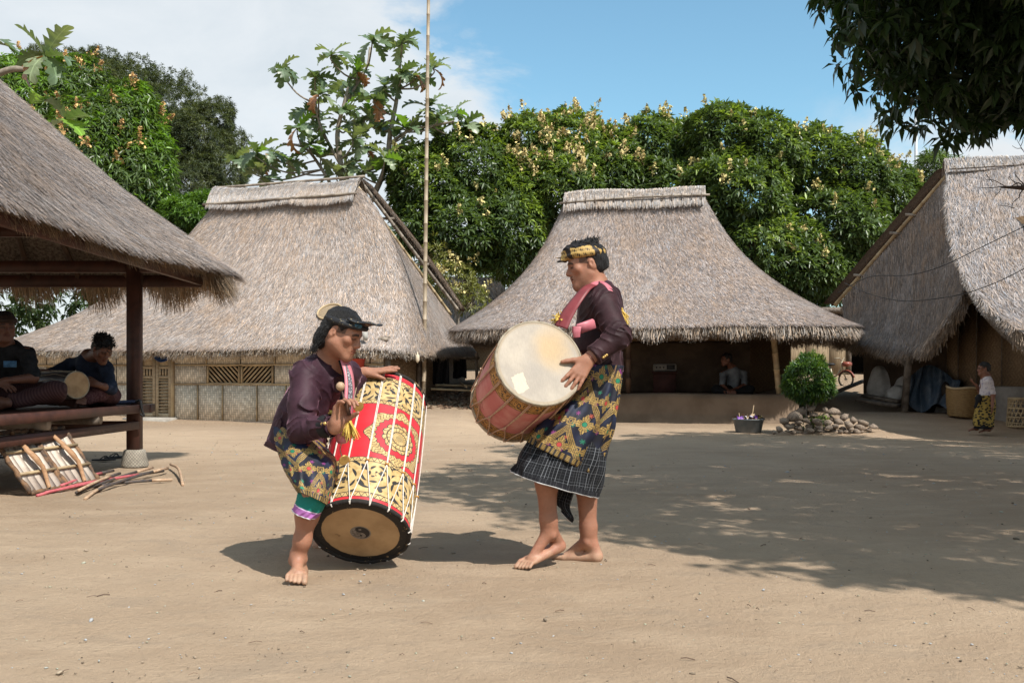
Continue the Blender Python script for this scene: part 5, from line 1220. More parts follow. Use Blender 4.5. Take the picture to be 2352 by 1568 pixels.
def ribbon(name, pts, w, m, parent, nrmls=None, n=8, th=0.004, edge=None):
    """flat strap along points, normals give its face"""
    c = catmull(pts, n); N_ = catmull(nrmls, n); t = nrm(np.gradient(c, axis=0)); s = nrm(np.cross(t, N_)); N_ = np.cross(s, t); w = np.interp(np.linspace(0, 1, len(c)), np.linspace(0, 1, len(w)), w) if not np.isscalar(w) else np.full(len(c), w)
    k = np.linspace(-1, 1, 5); V = np.array([[c[i] + s[i] * w[i] / 2 * q + N_[i] * (0.004 * (1 - q * q)) for q in k] for i in range(len(c))]).reshape(-1, 3)
    o = mk(name, V, gridq(5, len(c)), m, parent, True); md = o.modifiers.new('cloth', 'SOLIDIFY'); md.thickness = th; md.offset = 0; return o
def tassel(name, p, d, L, r, m, parent, n=60):
    p = np.asarray(p, float); pr = []
    for k in range(n):
        e = rng.normal(size=3) * 0.28; dd = nrm(np.asarray(d) + e); s = rng.uniform(0.75, 1.05) * L; q = p + rng.normal(size=3) * r * 0.3
        pr.append(tube([q, q + dd * s * 0.5, q + dd * s + V3(0, 0, -0.12 * s)], [0.0035, 0.003, 0.0012], 4, False))
    return mk(name, *cat(pr), m, parent, True)
def hair_strands(parent, roots, dirs, L, m=None, r=0.0022, n=None, droop=0.5, name='hair_strands', curl=0.006):
    pr = []
    for p, d in zip(roots, dirs):
        s = L * random.uniform(0.6, 1.15); c1 = p + d * s * 0.5 + rng.normal(size=3) * curl; c2 = p + d * s + V3(0, 0, -droop * s) + rng.normal(size=3) * curl
        pr.append(tube([p, c1, c2], [r, r * 0.9, r * 0.3], 4, False))
    o = mk(name, *cat(pr), m or M_hair, parent, True); o['kind'] = 'stuff'; return o
SK1 = (0.295, 0.135, 0.083); SK2 = (0.315, 0.146, 0.090)
def mk_local(name, V, Q, m, parent, c, Rm, **kw):
    o = mk(name, (np.asarray(V) - np.asarray(c)) @ np.asarray(Rm), Q, m, None, True, **kw); o.location = tuple(c); o.rotation_euler = Matrix(np.asarray(Rm).tolist()).to_euler(); child(o, parent); return o

# ------------------------------------------------------------------ drums' axes are needed by the hands
DR0 = V3(-0.722, 4.75, 0.187); DR1 = V3(-0.691, 5.38, 0.793); DRr = (0.235, 0.224)      # big red drum, near end and far end
DP0 = V3(0.127, 4.60, 0.990); DP1 = V3(-0.011, 5.08, 0.789); DPr = (0.207, 0.200)       # pink drum, near head and far end

# ================================================================== standing drummer
SMs = 0.91; SMc = P(1347, 610, 4.93); SMR = rotm(-85, 13, 0)
def standing():
    S = Sdf(0.0046); T = head_sdf(S, SMc, SMR, SMs, jaw=0.92, nose=1.0); nb = P(1371, 680, 4.945); neck(S, T, nb, 0.053)
    S.cap(nb, P(1371, 850, 4.945), 0.09, 0.09, 0.05, flat=(1, 0, 0), ff=1.2)
    n = nrm(DP0 - DP1); sh, el = P(1388, 702, 4.80), P(1421, 773, 4.665); wr = P(1357, 819, 4.60); wr = wr + n * (0.035 - np.dot(wr - DP0, n))
    S.cap(nb + V3(0, -0.05, -0.03), sh, 0.05, 0.048, 0.04); S.chain([sh, el, el * 0.72 + wr * 0.28, wr], [0.046, 0.040, 0.041, 0.026], 0.03)
    kn = P(1330, 856, 4.59); kn = kn + n * (0.022 - np.dot(kn - DP0, n)); f = kn - wr
    hand_sdf(S, wr, f, -n, -1, curls=((0.05, 0.22, 0.12), (0.02, 0.24, 0.14), (0.02, 0.24, 0.14), (-0.02, 0.2, 0.12)), thumb=(0.95, 0.15, 0.05), s=1.0, spread=0.13, thumb_lift=0.05)
    sh2, el2, wr2 = P(1380, 702, 5.09), P(1352, 790, 5.28), P(1235, 872, 5.20)
    S.cap(nb, sh2, 0.05, 0.048, 0.04); S.chain([sh2, el2, wr2], [0.046, 0.040, 0.027], 0.03); hand_sdf(S, wr2, V3(-1, -0.3, -0.1), V3(0.2, -1, 0.2), 1, thumb=(0.7, 0.2, 0.1))
    for hip, knee, calf, ank in ((P(1362, 880, 4.86), P(1252, 1045, 4.80), P(1256, 1108, 4.80), P(1262, 1222, 4.835)), (P(1368, 880, 5.02), P(1338, 1062, 4.97), P(1350, 1118, 5.0), P(1353, 1243, 5.0))):
        S.chain([hip, knee], [0.070, 0.044], 0.03); S.chain([knee, calf, ank * 0.75 + calf * 0.25, ank], [0.044, 0.051, 0.037, 0.032], 0.035)
        S.cap(knee + V3(-0.012, 0, -0.03), ank + V3(-0.012, 0, 0.05), 0.030, 0.022, 0.03)
    a = P(1262, 1224, 4.835); foot_sdf(S, a, P(1285, 1262, 4.90), P(1221, 1292, 4.80), P(1199, 1306, 4.76), V3(-0.63, 0.77, 0), 1.08)
    foot_sdf(S, P(1353, 1243, 5.0), P(1370, 1287, 5.0), P(1301, 1284, 5.07), P(1270, 1281, 5.10), V3(-0.3, -0.95, 0), 1.06)
    V, Q = S.mesh(); col = face_cols(V, SMc, SMR, SMs, SK1)
    lo = ((V[:, 2] < 0.12))[:, None]; col = np.where(lo, col * np.array([1.12, 1.12, 1.15]), col)
    o = mk('person', V, Q, M_skin, None, True, col=col); tag(o, 'barefoot man in dark velvet jacket walking with a pink drum hung in front of him', 'person')
    # hair
    H = Sdf(0.0042); c = SMc; TT = lambda x, y, z: c + SMR @ np.array([x, y, z]); fn = cnoise(0.004, 150, 3)
    H.ell(TT(0, 0.026, 0.048), (0.080, 0.096, 0.080), SMR, 0.02, fold=fn); H.ell(TT(0, 0.052, -0.005), (0.076, 0.070, 0.075), SMR, 0.02, fold=fn)
    for k in range(15): H.ell(TT(random.uniform(-0.05, 0.05), random.uniform(-0.055, 0.075), 0.118 + random.uniform(-0.012, 0.012)), (0.018, 0.022, 0.014), SMR, 0.010, fold=fn)
    H.ell(TT(0, -0.085, -0.02), (0.12, 0.088, 0.075), SMR, 0.01, 's'); H.plane(TT(0, 0.05, -0.062), SMR @ V3(0, 0.35, -1), 0.01)
    for x in (-1, 1): H.ell(TT(x * 0.08, 0.012, -0.004), (0.026, 0.027, 0.040), SMR, 0.008, 's')
    V, Q = H.mesh(); V = c + (V - c) * SMs; mk('hair', V, Q, M_hair, o, True)
    rt = [TT(random.gauss(0, 0.03) * SMs, random.uniform(-0.05, 0.085) * SMs, 0.122 * SMs) for _ in range(130)]; hair_strands(o, rt, [nrm(SMR @ V3(random.gauss(0, 0.5), random.gauss(0.2, 0.6), 0.7)) for _ in rt], 0.028, curl=0.008, droop=0.3)
    # headcloth: wrapped band tilted up at the front, knot over the forehead
    B = Sdf(0.0040); tilt = SMR @ np.array(Matrix.Rotation(R(-6), 3, 'X')); wf = wrinkle(None, 0.0022, 170, 5, SMR @ V3(0, 0.35, 1))
    B.ell(TT(0, 0.004, 0.062), (0.094, 0.117, 0.046), tilt, 0.01, fold=wf); B.ell(TT(0, -0.012, 0.088), (0.086, 0.100, 0.030), tilt, 0.012, fold=wf)
    B.plane(TT(0, 0, 0.0405), SMR @ V3(0, -0.10, -1), 0.008)
    B.ell(TT(0.0, -0.108, 0.066), (0.022, 0.020, 0.026), SMR, 0.012, fold=cnoise(0.003, 130, 7))
    B.cap(TT(-0.01, -0.118, 0.068), TT(-0.016, -0.152, 0.078), 0.010, 0.004, 0.01, flat=SMR @ V3(0, 0.3, 1), ff=2.0); B.cap(TT(0.01, -0.116, 0.056), TT(0.012, -0.150, 0.052), 0.011, 0.006, 0.008)
    B.cap(TT(-0.035, -0.105, 0.094), TT(0.03, -0.075, 0.112), 0.012, 0.008, 0.01)
    V, Q = B.mesh(); V = c + (V - c) * SMs; mk_local('headcloth', V, Q, M_batik, o, TT(0, 0, 0.06), tilt)
    B2 = Sdf(0.0042); B2.ell(TT(0, -0.020, 0.098), (0.080, 0.088, 0.034), tilt, 0.01, fold=wrinkle(None, 0.003, 120, 9, SMR @ V3(0.2, 1, 0.3))); B2.plane(TT(0, 0.028, 0.1), SMR @ V3(0, 1, 0.4), 0.01)
    V, Q = B2.mesh(); V = c + (V - c) * SMs; mk('headcloth_fold', V, Q, M_blackcloth, o, True)
    # jacket
    J = Sdf(0.0046); w1 = wrinkle(None, 0.0085, 120, 1, sh - el); w2 = wrinkle(None, 0.0080, 150, 2, el - wr); tf = wrinkle(None, 0.006, 60, 22, V3(0.3, 0.1, 1))
    J.cap(P(1378, 712, 4.945), P(1371, 800, 4.945), 0.158, 0.162, 0.04, flat=(1, 0, 0), ff=1.42, fold=tf); J.cap(P(1371, 800, 4.945), P(1378, 866, 4.945), 0.162, 0.172, 0.03, flat=(1, 0, 0), ff=1.46, fold=tf)
    J.cap(P(1384, 700, 4.82), P(1380, 700, 5.075), 0.062, 0.062, 0.06); J.cap(P(1372, 682, 4.88), P(1370, 682, 5.0), 0.055, 0.055, 0.05); J.cap(P(1367, 664, 4.945), P(1371, 690, 4.945), 0.066, 0.074, 0.02)
    J.chain([sh, el], [0.066, 0.057], 0.03, fold=w1); cf = el * 0.20 + wr * 0.80; J.chain([el, cf], [0.057, 0.047], 0.02, fold=w2); J.chain([cf - (wr - el) * 0.04, cf + (wr - el) * 0.10], [0.047, 0.049], 0.01)
    J.chain([sh2, el2, el2 * 0.2 + wr2 * 0.8], [0.066, 0.056, 0.046], 0.03, fold=wrinkle(None, 0.003, 110, 6, el2 - wr2))
    J.plane(cf + (wr - el) * 0.04, wr - el, 0.004, lim=(cf + (wr - el) * 0.2, 0.10)); J.plane(P(1378, 857, 4.945), V3(0.05, 0, -1), 0.006, lim=(P(1378, 890, 4.945), 0.26))
    J.plane(P(1363, 661, 4.945), SMR @ V3(0, -0.35, 1), 0.006, lim=(P(1365, 640, 4.945), 0.085))
    V, Q = J.mesh(); mk('jacket', V, Q, M_velvet2, o, True)
    for k in range(3): q = cf + (wr - el) * (0.0 - 0.05 * k) + nrm(np.cross(wr - el, V3(0, 0, 1))) * -0.02 + V3(0.030, -0.03, -0.012); mkt('cuff_button', tube([q, q + V3(0.006, -0.008, 0)], 0.006, 8), M_gold, o)
    # sarong, under-cloth, tail
    skirt('songket_sarong', [(P(1316, 838, 4.93), P(1431, 840, 4.93), 0.175), (P(1296, 900, 4.92), P(1424, 895, 4.93), 0.185), (P(1240, 972, 4.84), P(1405, 985, 4.93), 0.195), (P(1208, 1012, 4.80), P(1369, 1090, 4.93), 0.178)], M_songket, o, folds=0.010, nf=6, seed=4, lock=0.55)
    skirt('check_undercloth', [(P(1262, 935, 4.88), P(1404, 960, 4.93), 0.165), (P(1222, 1000, 4.83), P(1394, 1030, 4.93), 0.170), (P(1194, 1050, 4.80), P(1382, 1085, 4.93), 0.176), (P(1176, 1085, 4.78), P(1373, 1142, 4.93), 0.172)], M_check, o, folds=0.011, nf=7, seed=8, lock=0.5)
    pts = [P(1290, 1105, 4.99), P(1292, 1140, 5.0), P(1294, 1170, 5.0), P(1300, 1188, 5.0)]; c_ = catmull(pts, 8); G = np.array([[q + V3(s_ * (0.075 - 0.03 * i / len(c_)) + 0.01 * math.sin(i * 0.4), 0.018 * math.sin(s_ * 5 + i * 0.2), -0.05 * s_ * (i / len(c_))) for s_ in np.linspace(-0.5, 0.7, 16)] for i, q in enumerate(c_)])
    nv, nu = G.shape[:2]; o2 = mk('check_cloth_tail', G.reshape(-1, 3), gridq(nu, nv), M_check, o, True, at=dict(uu=np.tile(np.arange(nu) * 0.0075, (nv, 1)), vv=np.tile((np.arange(nv) * 0.0085)[:, None], (1, nu)), hem=np.tile(((nv - 1 - np.arange(nv)) * 0.0085)[:, None], (1, nu)))); o2.modifiers.new('cloth', 'SOLIDIFY').thickness = 0.004
    # sash over the near shoulder
    nC = V3(0, -1, 0)
    ribbon('shoulder_sash', [P(1288, 752, 4.70), P(1304, 720, 4.715), P(1326, 688, 4.735), P(1348, 662, 4.78), P(1368, 651, 4.86)], (0.075, 0.07, 0.06, 0.045, 0.045), M_maroon, o, [V3(-0.5, -0.8, 0.2), V3(-0.5, -0.8, 0.3), V3(-0.4, -0.7, 0.6), V3(-0.1, -0.6, 0.8), V3(0, -0.3, 1)])
    ribbon('shoulder_sash', [P(1350, 662, 4.79), P(1374, 648, 4.86), P(1393, 654, 4.84), P(1407, 676, 4.80), P(1420, 712, 4.80), P(1428, 745, 4.85)], (0.03, 0.045, 0.048, 0.048, 0.045, 0.04), M_pink, o, [V3(-0.1, -0.6, 0.8), V3(0, -0.3, 1), V3(0.3, -0.3, 0.9), V3(0.7, -0.4, 0.6), V3(0.9, -0.4, 0.2), V3(1, -0.3, 0)])
    tassel('tassel', P(1423, 712, 4.84), V3(0.25, -0.1, -1), 0.075, 0.02, M_tassel, o, 70); tassel('tassel', P(1288, 730, 4.74), V3(-0.3, -0.1, -0.2), 0.04, 0.03, M_tassel, o, 50)
    V, Q = beam(P(1326, 757, 4.705), P(1366, 742, 4.725), 0.016, 0.046, bev=0.005, up=(0.2, -0.2, 1)); V[:, 2] += 0.004 * np.sin(V[:, 0] * 90); mk('sash_knot', V, Q, M_pink, o)
    ribbon('sash_end', [P(1325, 750, 4.695), P(1324, 762, 4.692), P(1325, 775, 4.695)], (0.045, 0.04, 0.03), M_pink, o, [V3(-0.3, -1, 0.2)] * 3)
    # thread bracelet
    ax = nrm(wr - el); cst = wr - ax * 0.012; s_ = nrm(np.cross(ax, V3(0, 0, 1))); u_ = np.cross(ax, s_); mkt('bracelet', tube([cst + (s_ * math.cos(t) + u_ * math.sin(t)) * 0.0335 for t in np.linspace(0, 6.283, 20)], 0.0018, 5, False), simple('dark_red_thread', (0.10, 0.02, 0.02)), o)
    return o
SM = standing()

# ================================================================== crouching drummer
CMc = P(787, 766, 4.74); CMR = rotm(72, 24, 0); CMs = 0.92
def crouching():
    S = Sdf(0.0046); T = head_sdf(S, CMc, CMR, CMs, jaw=1.05, nose=1.15, fat=0.004); nb = P(758, 840, 4.86); neck(S, T, nb, 0.056)
    pel = P(676, 1005, 4.92); S.cap(nb, pel, 0.09, 0.09, 0.05)
    sh, el = P(700, 866, 4.73), P(692, 988, 4.62); wr = P(772, 975, 4.475)
    S.chain([nb, sh], [0.05, 0.05], 0.04); S.chain([sh, el, el * 0.7 + wr * 0.3, wr], [0.05, 0.042, 0.043, 0.028], 0.03)
    hand_sdf(S, wr, V3(0.30, -0.10, 0.95), V3(0.72, -0.68, -0.1), 1, curls=((0.55, 0.95, 0.5), (0.75, 1.0, 0.6), (0.6, 0.9, 0.5), (0.45, 0.7, 0.4)), thumb=(0.55, 0.35, 0.3), s=1.02, spread=0.10, thumb_lift=0.75)
    sh2, el2, wr2 = P(800, 858, 5.06), P(786, 912, 5.13), P(836, 855, 5.19); S.chain([nb, sh2], [0.05, 0.048], 0.04); S.chain([sh2, el2, wr2], [0.046, 0.042, 0.028], 0.03)
    hand_sdf(S, wr2, V3(1, 0.02, 0.10), V3(0, 0.25, -1), -1, curls=((-0.03, 0.06, 0.02), (-0.06, 0.02, 0.0), (-0.08, -0.02, 0.0), (-0.1, 0.0, 0.0)), thumb=(0.35, 0.1, 0.0), s=1.0, spread=0.05)
    hip, knee, ank = P(684, 1015, 4.80), P(722, 1128, 4.50), P(684, 1284, 4.575); S.chain([hip, knee], [0.07, 0.05], 0.03)
    S.chain([knee, P(706, 1180, 4.545), ank * 0.72 + knee * 0.28, ank], [0.048, 0.050, 0.036, 0.030], 0.035); foot_sdf(S, ank, P(688, 1322, 4.61), P(681, 1326, 4.475), P(679, 1339, 4.425), V3(1, -0.1, 0), 1.08)
    hip2, knee2, ank2 = P(690, 1012, 5.04), P(740, 1112, 5.32), P(752, 1228, 5.42); S.chain([hip2, knee2, ank2], [0.088, 0.058, 0.038], 0.03); foot_sdf(S, ank2, ank2 + V3(-0.05, 0, -0.075), ank2 + V3(0.10, 0.0, -0.078), ank2 + V3(0.16, 0, -0.08), V3(0, 1, 0), 1.0)
    V, Q = S.mesh(); o = mk('person', V, Q, M_skin, None, True, col=face_cols(V, CMc, CMR, CMs, SK2, mous=0.8)); tag(o, 'man in shiny plum velvet jacket crouching over the tall red drum, mallet raised', 'person')
    # long hair
    TT = lambda x, y, z: CMc + CMR @ np.array([x, y, z]); TS = lambda V: CMc + (np.asarray(V) - CMc) * CMs; H = Sdf(0.0044); fn = cnoise(0.003, 120, 13)
    H.ell(TT(0, 0.020, 0.052), (0.082, 0.104, 0.084), CMR, 0.02, fold=fn); H.ell(TT(0, 0.075, -0.03), (0.080, 0.052, 0.082), CMR, 0.03, fold=fn); H.ell(TT(-0.02, 0.090, -0.07), (0.060, 0.040, 0.050), CMR, 0.02, fold=fn)
    H.ell(TT(0, -0.085, -0.02), (0.12, 0.090, 0.078), CMR, 0.01, 's')
    for x in (-1, 1): H.ell(TT(x * 0.085, 0.004, -0.004), (0.030, 0.032, 0.044), CMR, 0.008, 's')
    V, Q = H.mesh(); V = TS(V); mk('hair', V, Q, M_hair, o, True)
    rt, dr = [], []
    for k in range(650): a = random.uniform(-1.3, 1.3); z = random.uniform(-0.09, 0.03); rt.append(TS(TT(math.sin(a) * 0.070, 0.040 + math.cos(a) * 0.054, z))); dr.append(nrm(CMR @ V3(math.sin(a) * 0.5, 0.45, -0.9) + rng.normal(0, 0.13, 3)))
    hair_strands(o, rt, dr, 0.058, r=0.0015, curl=0.006, droop=0.45)
    # headcloth with a pointed peak
    tilt = CMR @ np.array(Matrix.Rotation(R(-4), 3, 'X')); B = Sdf(0.0042); wf = wrinkle(None, 0.0026, 120, 3, CMR @ V3(0.1, 0.25, 1)); B.ell(TT(0, 0.004, 0.058), (0.095, 0.120, 0.036), tilt, 0.01, fold=wf); B.ell(TT(0, -0.035, 0.066), (0.088, 0.083, 0.032), tilt, 0.012, fold=wf)
    B.plane(TT(0, 0, 0.040), CMR @ V3(0, -0.16, -1), 0.008); V, Q = B.mesh(); mk_local('headcloth', TS(V), Q, M_batik2, o, TT(0, 0, 0.05), tilt)
    a = np.linspace(-1.25, 1.25, 25); rad = np.linspace(0, 1, 12); G = []
    for r_ in rad:
        row = []
        for t in a:
            b0 = np.array([math.sin(t) * 0.092, -math.cos(t) * 0.110, 0.082]); ext = 0.072 * max(0, math.cos(t * 1.05)) ** 2.6 + 0.006; dirn = np.array([math.sin(t) * 0.5, -1, 0.0]); dirn = dirn / np.linalg.norm(dirn)
            row.append(TT(*(b0 + dirn * ext * r_ + np.array([0, 0, 0.008 * math.sin(r_ * 3.1) + 0.040 * r_ * max(0, math.cos(t * 1.05)) ** 2 + 0.004 * math.sin(t * 9)]))))
        G.append(row)
    o2 = mk_local('headcloth_peak', TS(np.array(G).reshape(-1, 3)), gridq(25, 12), M_batik2, o, TT(0, -0.1, 0.07), tilt); o2.modifiers.new('cloth', 'SOLIDIFY').thickness = 0.004
    K = Sdf(0.004); K.ell(TT(-0.045, -0.088, 0.078), (0.026, 0.018, 0.014), CMR, 0.01, fold=cnoise(0.003, 120, 5)); V, Q = K.mesh(); mk('blue_motif_knot', TS(V), Q, simple('teal_print', (0.06, 0.17, 0.24), (0.02, 0.03, 0.035), 60), o, True)
    # jacket
    J = Sdf(0.0048); tf = wrinkle(None, 0.006, 60, 21, V3(0.5, 0.1, 1)); fx = V3(0.86, 0, -0.50); ww = wrinkle(None, 0.0080, 90, 8, V3(0.4, 0.15, 1))
    J.cap(P(737, 882, 4.90), P(700, 950, 4.91), 0.172, 0.165, 0.05, flat=fx, ff=1.38, fold=tf); J.cap(P(700, 950, 4.91), P(672, 1018, 4.915), 0.160, 0.160, 0.04, flat=fx, ff=1.30, fold=ww)
    J.cap(P(708, 862, 4.76), P(795, 858, 5.04), 0.064, 0.062, 0.06, fold=tf); J.cap(P(735, 848, 4.82), P(770, 848, 4.93), 0.062, 0.060, 0.05); J.cap(P(767, 822, 4.83), P(756, 848, 4.86), 0.066, 0.078, 0.02)
    J.cap(P(700, 1010, 4.86), P(722, 1060, 4.78), 0.10, 0.075, 0.05, fold=ww)
    w1 = wrinkle(None, 0.0075, 100, 11, sh - el); w2 = wrinkle(None, 0.0065, 115, 12, el - wr); cf = el * 0.12 + wr * 0.88
    J.chain([sh, sh * 0.5 + el * 0.5, el], [0.072, 0.066, 0.062], 0.035, fold=w1); J.chain([el, cf], [0.060, 0.046], 0.025, fold=w2); J.plane(cf, wr - el, 0.004, lim=(cf + nrm(wr - el) * 0.08, 0.10))
    cf2 = el2 * 0.12 + wr2 * 0.88; J.chain([sh2, el2, cf2], [0.066, 0.056, 0.046], 0.03, fold=wrinkle(None, 0.004, 90, 14, el2 - wr2)); J.plane(cf2, wr2 - el2, 0.004, lim=(cf2 + nrm(wr2 - el2) * 0.07, 0.085))
    J.plane(P(690, 1046, 4.90), V3(-0.30, 0, -0.95), 0.008, lim=(P(690, 1110, 4.90), 0.30)); J.plane(P(771, 822, 4.83), CMR @ V3(0, -0.45, 1), 0.006, lim=(P(775, 800, 4.83), 0.085))
    V, Q = J.mesh(); mk('jacket', V, Q, M_velvet, o, True)
    # black facing down the front, cuff and buttons
    ribbon('jacket_facing', [P(786, 826, 4.76), P(797, 860, 4.755), P(795, 905, 4.745), P(782, 950, 4.74), P(768, 990, 4.745)], (0.05, 0.06, 0.065, 0.06, 0.05), M_blackcloth, o, [V3(0.8, -0.6, 0.2)] * 5)
    ax = nrm(wr - el); ring = [cf - ax * q for q in (0.002, 0.05)]; mkt('cuff', tube([ring[1], ring[0]], [0.0530, 0.0515], 22, False), M_blackcloth, o)
    for k in range(2): q = cf - ax * (0.012 + 0.018 * k) + nrm(V3(-0.3, -1, 0.25)) * 0.050; mkt('cuff_button', tube([q, q + V3(0, -0.006, 0.001)], 0.0075, 12), M_gold, o)
    # sarong and the teal and violet under-cloth
    skirt('songket_sarong', [(P(630, 995, 4.93), P(752, 1030, 4.84), 0.18), (P(640, 1040, 4.80), P(775, 1068, 4.70), 0.185), (P(664, 1090, 4.64), P(762, 1118, 4.56), 0.145), (P(687, 1133, 4.53), P(746, 1157, 4.47), 0.095)], M_songket, o, folds=0.006, nf=4, seed=14, lock=0.9)
    skirt('songket_sarong', [(P(640, 1000, 5.05), P(740, 1020, 5.02), 0.14), (P(690, 1085, 5.22), P(785, 1090, 5.2), 0.10), (P(710, 1135, 5.36), P(770, 1140, 5.34), 0.075)], M_songket, o, folds=0.006, nf=5, seed=15, nu=60, nv=30)
    skirt('striped_undercloth', [(P(692, 1118, 4.56), P(752, 1146, 4.50), 0.080), (P(683, 1152, 4.545), P(738, 1172, 4.50), 0.077), (P(674, 1172, 4.545), P(722, 1192, 4.50), 0.074)], M_band, o, folds=0.004, nf=5, seed=5, nv=40)
    # sash
    M_lace = mat('pink_lace_strap', lambda: (lambda o_: [mixc(sst(vor(o_, 130), 0.25, 0.45), (0.42, 0.40, 0.41), (0.10, 0.09, 0.10))])(coords()), 0.7, 0.3)
    ribbon('shoulder_sash', [P(791, 826, 4.745), P(801, 862, 4.725), P(803, 905, 4.70), P(798, 950, 4.67), P(790, 1000, 4.64)], (0.05, 0.055, 0.06, 0.06, 0.055), M_pink, o, [V3(0.75, -0.66, 0.2)] * 5)
    ribbon('lace_trim', [P(794, 838, 4.735), P(803, 870, 4.714), P(805, 905, 4.69), P(800, 945, 4.66)], (0.014, 0.022, 0.024, 0.022), M_lace, o, [V3(0.75, -0.66, 0.2)] * 4)
    K = Sdf(0.005); K.cap(P(783, 990, 4.60), P(786, 1006, 4.60), 0.036, 0.030, 0.02, fold=cnoise(0.004, 80, 3)); K.cap(P(770, 985, 4.62), P(785, 1000, 4.61), 0.022, 0.024, 0.02); V, Q = K.mesh(); mk('sash_knot', V, Q, M_pink, o, True)
    tassel('tassel', P(803, 966, 4.57), V3(0.12, -0.1, -1), 0.085, 0.012, M_tassel, o, 60); tassel('tassel', P(762, 948, 4.53), V3(-0.2, -0.2, 0.6), 0.016, 0.01, M_tassel, o, 14)
    return o
CM = crouching()

# ================================================================== other people
def sitter(label, head, yaw, pitch, hs, pel, nb, arms, legs, vox, skin, shirt, trouser, hairfn=True, sleeve=0.45, tors=(0.15, 0.15, 1.35), hands=True, feet=True, neckr=0.055, roll=0, hairdroop=0.0, name='person', mous=0.0, fat=0.0):
    Rm = rotm(yaw, pitch, roll); S = Sdf(vox); T = head_sdf(S, head, Rm, hs, fat=fat); neck(S, T, nb, neckr * hs); S.cap(nb, pel, 0.09 * hs, 0.10 * hs, 0.05)
    J = Sdf(vox); f = Rm @ V3(0, -1, 0); f[2] = 0; tf = cnoise(0.008, 22, 3)
    J.cap(nb + (pel - nb) * 0.22, pel, tors[0] * hs, tors[1] * hs, 0.05, flat=f, ff=tors[2], fold=tf)
    Tr = Sdf(vox)
    for (sh, el, wr, hd, pd, sd) in arms:
        S.chain([nb, sh, el, wr], [0.05 * hs, 0.046 * hs, 0.041 * hs, 0.027 * hs], 0.03); J.cap(nb + V3(0, 0, -0.02), sh, 0.06 * hs, 0.06 * hs, 0.05)
        J.chain([sh, sh + (el - sh) * min(1, sleeve / 0.5)], [0.066 * hs, 0.058 * hs], 0.03, fold=cnoise(0.006, 60, 4))
        if sleeve > 0.5: J.chain([el, el + (wr - el) * (sleeve - 0.5) * 2], [0.058 * hs, 0.046 * hs], 0.02, fold=cnoise(0.006, 60, 5))
        if hands: hand_sdf(S, wr, hd, pd, sd, curls=((0.25, 0.4, 0.3),) * 4, s=0.98 * hs)
    for (hip, knee, ank, toe, side) in legs:
        S.chain([hip, knee, ank], [0.085 * hs, 0.058 * hs, 0.038 * hs], 0.03); d = nrm(toe - ank)
        if feet: foot_sdf(S, ank, ank - d * 0.055 * hs, ank + d * 0.10 * hs, toe, side, hs)
        Tr.chain([hip, knee, knee + (ank - knee) * 0.75], [0.105 * hs, 0.082 * hs, 0.062 * hs], 0.06, fold=cnoise(0.008, 40, 6))
    V, Q = S.mesh(); o = mk(name, V, Q, M_skin, None, True, col=face_cols(V, head, Rm, hs, skin, mous=mous)); tag(o, label, 'person')
    J.plane(nb + V3(0, 0, 0.055 * hs), V3(0, 0, 1) + f * 0.4, 0.01); V, Q = J.mesh(); mk('shirt', V, Q, shirt, o, True)
    if trouser: Tr.cap(pel + V3(0, 0, -0.02), pel + V3(0, 0, 0.03), 0.14 * hs, 0.13 * hs, 0.05); V, Q = Tr.mesh(); mk('sarong', V, Q, trouser, o, True)
    H = Sdf(max(0.005, vox * 0.8)); TT = lambda x, y, z: head + Rm @ (np.array([x, y, z]) * hs); fn = cnoise(0.006, 110, 23)
    H.ell(TT(0, 0.022, 0.050), np.array((0.084, 0.104, 0.088)) * hs, Rm, 0.02, fold=fn); H.ell(TT(0, 0.05, -0.002), np.array((0.078, 0.072, 0.078)) * hs, Rm, 0.02, fold=fn); H.ell(TT(0, -0.088, -0.026), np.array((0.12, 0.085, 0.082)) * hs, Rm, 0.01, 's'); H.plane(TT(0, 0.05, -0.06), Rm @ V3(0, 0.3, -1), 0.01)
    for x in (-1, 1): H.ell(TT(x * 0.085, 0.008, -0.004), np.array((0.026, 0.027, 0.040)) * hs, Rm, 0.008, 's')
    V, Q = H.mesh(); mk('hair', V, Q, M_hair, o, True)
    return o, TT, Rm
# near man on the pavilion deck
M_tee_b = simple('black_tshirt', (0.014, 0.014, 0.015), (0.022, 0.022, 0.024), 20, 0.9, 0.1)
M_sar_r = mat('maroon_striped_sarong', lambda: (lambda o_: (lambda n: [mixc(sst(ab(sin(n[0] * 160.0 + n[2] * 60.0)), 0.6, 0.8) * 0.5, (0.030, 0.010, 0.011), (0.07, 0.036, 0.033))])(sep(o_)))(coords()), 0.8, 0.2)
zd = 0.645
hd = P(10, 752, 8.6)
NMo, NT, NR = sitter('man in black T-shirt sitting on the pavilion deck, cut off by the left edge', hd, 38, 4, 1.06, V3(-4.60, 8.90, zd + 0.12), P(8, 795, 8.72),
    [(P(62, 812, 8.68), P(76, 868, 8.55), P(12, 874, 8.30), V3(-1, -0.3, -0.2), V3(-0.2, 0.3, -1), -1), (P(-50, 812, 8.75), P(-70, 870, 8.6), P(-10, 880, 8.3), V3(1, -0.2, -0.2), V3(0, 0.3, -1), 1)],
    [(V3(-4.45, 8.80, zd + 0.11), V3(-3.95, 8.62, zd + 0.16), V3(-4.22, 8.22, zd + 0.06), V3(-4.40, 8.16, zd + 0.03), V3(0, 0, 1)), (V3(-4.72, 8.80, zd + 0.11), V3(-4.95, 8.42, zd + 0.15), V3(-4.45, 8.28, zd + 0.06), V3(-4.22, 8.10, zd + 0.03), V3(0, 0, 1))],
    0.009, (0.12, 0.05, 0.03), M_tee_b, M_sar_r, tors=(0.19, 0.185, 1.3), fat=0.006)
